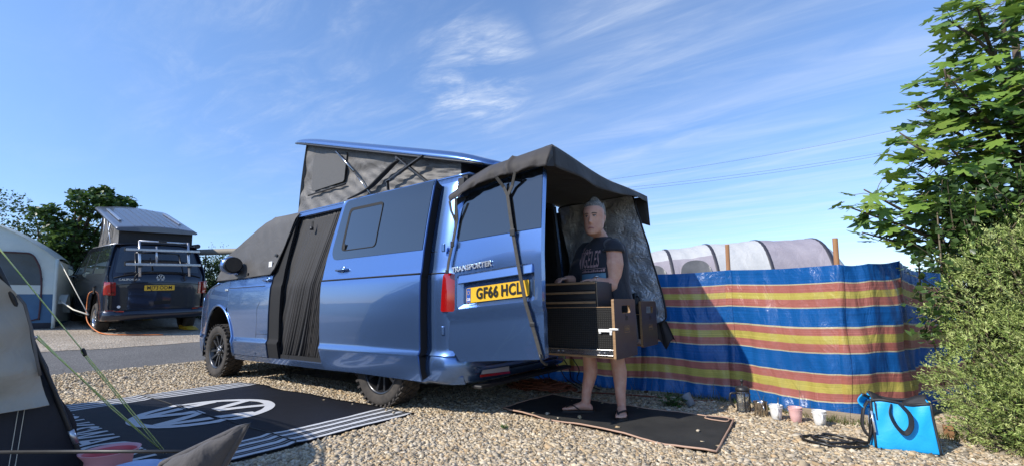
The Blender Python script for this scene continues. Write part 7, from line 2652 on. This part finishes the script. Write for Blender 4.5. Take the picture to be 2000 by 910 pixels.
sy = thing('sycamore_tree', 'tall young sycamore rising behind the navy camper van', 'tree', (13.4, .75, gh(13.4)))
g0 = gh(13.4)
MB().tube([(13.4, .75, g0 - .1), (13.35, .7, g0 + 1.4), (13.3, .65, g0 + 2.6), (13.25, .5, g0 + 3.4)], [.10, .08, .05, .02], 8).build('trunk', MATS['bark'], sy)
bl = [(13.3, .75, g0 + 2.1, .62, .62, .6), (13.0, .45, g0 + 3.05, .6, .6, .42), (13.2, -.15, g0 + 3.2, .45, .45, .30), (13.5, 1.25, g0 + 2.75, .38, .38, .26), (12.9, -.35, g0 + 2.6, .5, .5, .45), (13.2, .25, g0 + 3.5, .30, .30, .18), (13.4, .75, g0 + 3.35, .22, .22, .18), (13.6, 1.05, g0 + 1.6, .7, .7, .6)]
P_, d_ = blob_points(bl, 5200, .3)
leaves('crown', P_, .125, [(.05, .10, .02), (.075, .135, .03), (.10, .17, .04), (.03, .065, .016)], MATS['leaf_far'], sy, .9, .8)
lb2 = MB()
for b in bl: lb2.tube([(13.33, .68, g0 + 1.5), Vector((13.33, .68, g0 + 1.5)).lerp(Vector(b[:3]), .6) + Vector((0, 0, .1)), b[:3]], [.04, .025, .008], 6)
lb2.build('branches', MATS['bark'], sy)
bs = thing('wispy_shrub', 'thin wispy shrub sticking up above the hedge behind the blue van bonnet', 'shrub', (12.2, -3.4, gh(12)))
mbw = MB(); wp = []
for i in range(46):
    a = lerp(0, 1, i / 45)
    b = Vector((lerp(13.4, 11.0, a), lerp(-2.6, -5.4, a), 1.9)); t = b + Vector((random.gauss(0, .12), random.gauss(0, .12), random.uniform(.55, 1.15)))
    mbw.tube([b, b.lerp(t, .5) + Vector((random.gauss(0, .03), 0, 0)), t], [.010, .006, .003], 4)
    for k in range(26): wp.append(b.lerp(t, random.uniform(.2, 1)) + Vector((random.gauss(0, .07), random.gauss(0, .07), random.gauss(0, .05))))
mbw.build('stems', MATS['twig'], bs)
leaves('leaves', np.array([tuple(p) for p in wp]), .055, [(.14, .17, .06), (.20, .21, .09), (.10, .13, .05)], MATS['leaf_far'], bs, .3)

# ------------------------------------------------------------------ near sycamore at the right edge
ns = thing('sycamore_tree', 'near sycamore tree with large lobed leaves reaching in from the right edge', 'tree', (-4.75, -1.35, 0))
TRK = [(-4.78, -1.45, -.1), (-4.76, -1.42, .8), (-4.74, -1.40, 1.6), (-4.78, -1.42, 2.4), (-4.86, -1.5, 3.4)]
bkm = MB()
bkm.tube(spline(TRK, 4), [.055 - .0022 * i for i in range(17)], 10)
bkm.build('trunk', MATS['bark'], ns)


def leaf_mesh(name, seed):
    """five-lobed toothed leaf with folded veins, about one unit long"""
    rr = random.Random(seed)
    lob = [(-150, .50), (-120, .30), (-88, .80), (-60, .42), (-38, .98), (-16, .56), (0, 1.08), (16, .56), (38, .98), (60, .42), (88, .80), (120, .30), (150, .50)]
    out = []
    for i, (a, r_) in enumerate(lob):
        a2 = R(a) + rr.gauss(0, .04); r2 = r_ * rr.uniform(.92, 1.08)
        out.append((r2 * math.cos(a2), r2 * math.sin(a2), r2))
        if i < len(lob) - 1:
            an, rn = lob[i + 1]
            m_a, m_r = R((a + an) / 2), (r_ + rn) / 2 * (1.04 if min(r_, rn) < .6 else 1)
            out.append((m_r * math.cos(m_a), m_r * math.sin(m_a), m_r))
    vs = [(0, 0, 0)]
    for i, (x, y, r_) in enumerate(out):
        z = -.16 * r_ * r_ + (.05 if i % 4 == 0 else -.035) * r_ + rr.gauss(0, .018)
        vs.append((x * .5 + .12, y * .5, z * .55))
    vs[0] = (.06, 0, .02)
    fs = [(0, i, i + 1) for i in range(1, len(out))]
    me = bpy.data.meshes.new(name)
    me.from_pydata(vs, [], fs)
    me.polygons.foreach_set('use_smooth', [True] * len(fs))
    me.update()
    return me


LM = []
for k in range(4):
    for mn in ('leaf_sycamore', 'leaf_sycamore_dark', 'leaf_sycamore_young'):
        me = leaf_mesh('leaf', 10 + k)
        me.materials.append(MATS[mn])
        LM.append(me)
tips = [  # branch tips and their dense ends
    ((-3.60, -.62, 1.60), .22), ((-3.66, -.78, 1.42), .20), ((-3.70, -.60, 1.72), .16), ((-3.96, -.70, 2.14), .22), ((-3.98, -.55, 2.02), .20), ((-4.10, -.80, 2.35), .18), ((-4.30, -.95, 2.66), .24), ((-4.28, -.75, 2.52), .20),
    ((-4.36, -.90, 3.02), .26), ((-4.50, -.80, 3.05), .24), ((-3.95, -.75, 1.62), .28), ((-4.05, -.95, 1.86), .30), ((-4.22, -.85, 2.05), .30), ((-4.30, -1.10, 2.30), .32), ((-4.46, -.95, 2.42), .30), ((-4.45, -1.05, 1.80), .34), ((-4.6, -1.0, 2.75), .32),
    ((-4.20, -.80, 1.55), .30), ((-4.48, -.75, 1.55), .32), ((-4.70, -.85, 2.05), .34), ((-4.65, -1.25, 2.4), .36), ((-4.75, -1.1, 3.2), .36), ((-4.15, -1.2, 1.62), .28), ((-3.86, -1.0, 1.40), .18), ((-5.0, -1.0, 2.6), .4), ((-5.0, -.9, 1.9), .4), ((-4.62, -.62, 2.30), .26)]
cand = []
brm = MB()
for (tx, ty, tz), rad in tips:
    tip = Vector((tx, ty, tz))
    z0 = max(.9, tz - .75)
    tk = Vector((-4.76, -1.42, z0))
    mid = tk.lerp(tip, .55) + Vector((random.gauss(0, .05), random.gauss(0, .05), .06))
    path = spline([tk, mid, tip], 6)
    brm.tube(path, [.020 * (1 - i / len(path)) + .0035 for i in range(len(path))], 6)
    n = int(33 * (rad / .25) ** 1.5)
    for i in range(n):
        t = random.uniform(.45, 1.0) if i % 3 else random.uniform(.8, 1.0)
        q = path[min(len(path) - 1, int(t * (len(path) - 1)))]
        d = Vector((random.gauss(0, 1), random.gauss(0, 1), random.gauss(0, .45))).normalized()
        lp = q + d * rad * random.uniform(.25, 1.0) + Vector((0, 0, .03))
        cand.append((q, lp, d, max(0, t), rad))
brm.build('branches', MATS['bark'], ns)
CP = Vector((-3.52, 3.71, .89))
inst = []
for q, lp, d, t, rad in cand:
    sz = random.uniform(.15, .27) * (1.0 if t < .9 else .85)
    nrm = Vector((random.gauss(0, .38), random.gauss(.35, .38), 1)).normalized()
    dd = Vector((d.x, d.y, random.uniform(-.45, .1)))
    x = (dd - nrm * dd.dot(nrm)).normalized(); y = nrm.cross(x)
    m_ = Matrix((x * sz, y * sz, nrm * sz)).transposed().to_4x4(); m_.translation = lp
    kind = 2 if (t > .88 and random.random() < .45) else (0 if random.random() < .7 else 1)
    inst.append(((lp - CP).length / sz, m_, LM[random.randrange(4) * 3 + kind], q, lp))
inst.sort(key=lambda e: e[0])
pet = MB()
rest = {}
for i, (_, m_, me, q, lp) in enumerate(inst):
    if i % 2 == 0: pet.tube([q, q.lerp(lp, .5) + Vector((0, 0, .015)), lp], .0022, 4)
    if i < 295:
        o = bpy.data.objects.new('leaf', me)
        COL.objects.link(o)
        o.parent = ns
        o.matrix_parent_inverse = Matrix.Translation(-Vector(ns.location))
        o.matrix_basis = m_
    else:
        rest.setdefault(me.materials[0].name, []).append((me, m_))
pet.build('leaf_stalks', MATS['twig'], ns)['kind'] = 'stuff'
mrest = MB(); mats_r = list(rest); mi_ = []
for k, mn in enumerate(mats_r):
    for me, m_ in rest[mn]:
        mrest.add([m_ @ v.co for v in me.vertices], [tuple(p.vertices) for p in me.polygons], True)
        mi_ += [k] * len(me.polygons)
mo_ = bpy.data.meshes.new('leaf_mass')
mo_.from_pydata([tuple(v) for v in mrest.v], [], mrest.f)
mo_.polygons.foreach_set('use_smooth', [True] * len(mrest.f))
for mn in mats_r: mo_.materials.append(MATS[mn])
mo_.polygons.foreach_set('material_index', mi_); mo_.update()
lmo = link('leaf_mass', mo_, ns)
lmo['kind'] = 'stuff'

# shrub with small round leaves woven in front of the sycamore
sh = thing('shrub', 'small round-leaved shrub with arching twigs between the sycamore and the conifer bush', 'shrub', (-4.25, -.75, 0))
twm = MB(); lv_ = []
for i in range(150):
    b = Vector((-4.35 + random.gauss(0, .18), -.75 + random.gauss(0, .12), random.uniform(.3, 1.1)))
    if i < 22:
        tip = Vector((random.uniform(-3.98, -3.86), random.uniform(-.62, -.30), random.uniform(.60, 1.30)))
    else:
        tip = Vector((random.uniform(-4.95, -4.02), random.uniform(-.75, -.25), random.uniform(1.05, 1.78)))
    mid = b.lerp(tip, .6) + Vector((0, 0, .12))
    path = spline([b, mid, tip], 6)
    twm.tube(path, [.006 * (1 - k / len(path)) + .0012 for k in range(len(path))], 4)
    for k in range(5, len(path)):
        for s_ in range(4 if i >= 22 else 2):
            lv_.append(path[k] + Vector((random.gauss(0, .028), random.gauss(0, .028), random.gauss(0, .02))))
twm.build('twigs', MATS['twig'], sh)
leaves('leaves', np.array([tuple(p) for p in lv_]), .052, [(.055, .11, .025), (.08, .145, .035), (.10, .17, .05), (.04, .08, .02)], MATS['leaf_round'], sh, .7, .8)

# feathery conifer-like bush
cbx = thing('conifer_bush', 'feathery light green conifer bush filling the lower right corner', 'bush', (-4.4, -.45, 0))
env = [(-4.36, -.42, .42, .40, .42, .46), (-4.46, -.48, .85, .44, .42, .42), (-4.62, -.35, .30, .46, .55, .40), (-4.75, -.45, 1.05, .42, .45, .36), (-4.24, -.38, .20, .22, .32, .26), (-4.8, -.2, .6, .5, .5, .6), (-4.40, -.40, 1.12, .24, .26, .20)]
n = 7500
P_, D_ = blob_points(env, n, .72)
ok_ = P_[:, 2] > .01
P_, D_ = P_[ok_], D_[ok_]
n = len(P_)
gd = D_ * .75 + rng.normal(0, .30, (n, 3)); gd[:, 2] += .55
gd /= np.linalg.norm(gd, axis=1)[:, None]
ln = rng.uniform(.07, .15, n)
ns_ = 17
tt = rng.uniform(0, 1, (n, ns_))
base = P_[:, None, :] + gd[:, None, :] * (tt * ln[:, None])[:, :, None]
side = rng.normal(size=(n, ns_, 3)); side -= gd[:, None, :] * (side * gd[:, None, :]).sum(2)[:, :, None]
side /= np.linalg.norm(side, axis=2)[:, :, None]
nd = gd[:, None, :] * .75 + side * .66
nl = rng.uniform(.016, .034, (n, ns_)) * (1.2 - .6 * tt)
tipn = base + nd * nl[:, :, None]
wv = np.cross(nd, rng.normal(size=(n, ns_, 3))); wv /= np.linalg.norm(wv, axis=2)[:, :, None]
mid_ = base + nd * nl[:, :, None] * .45
V = np.stack([base, mid_ + wv * .0030, tipn, mid_ - wv * .0030], 2).reshape(-1, 3)
m_n = n * ns_
Fn = (np.array([(0, 1, 2), (0, 2, 3)])[None] + 4 * np.arange(m_n)[:, None, None]).reshape(-1, 3)
cb2 = np.array([(.29, .36, .10), (.35, .42, .13), (.21, .29, .07), (.42, .47, .17)])
cc2 = np.repeat(cb2[rng.integers(0, 4, n)] * rng.uniform(.75, 1.25, (n, 1)), ns_, axis=0)
cloud_mesh('needles', V, Fn, 4, cc2, MATS['needle'], cbx)['kind'] = 'stuff'
tw = MB()
for i in range(0, n, 9):
    a = Vector(P_[i]); g_ = Vector(gd[i])
    tw.tube([a - g_ * .10, a + g_ * ln[i]], [.0026, .0008], 3, cap=False)
for e in env:
    for k in range(6):
        tw.tube([(-4.45, -.42, 0), Vector((-4.45, -.42, 0)).lerp(Vector(e[:3]), .6), Vector(e[:3]) + Vector((random.gauss(0, .15), random.gauss(0, .15), .15))], [.015, .010, .003], 5)
tw.build('branchlets', MATS['twig'], cbx)
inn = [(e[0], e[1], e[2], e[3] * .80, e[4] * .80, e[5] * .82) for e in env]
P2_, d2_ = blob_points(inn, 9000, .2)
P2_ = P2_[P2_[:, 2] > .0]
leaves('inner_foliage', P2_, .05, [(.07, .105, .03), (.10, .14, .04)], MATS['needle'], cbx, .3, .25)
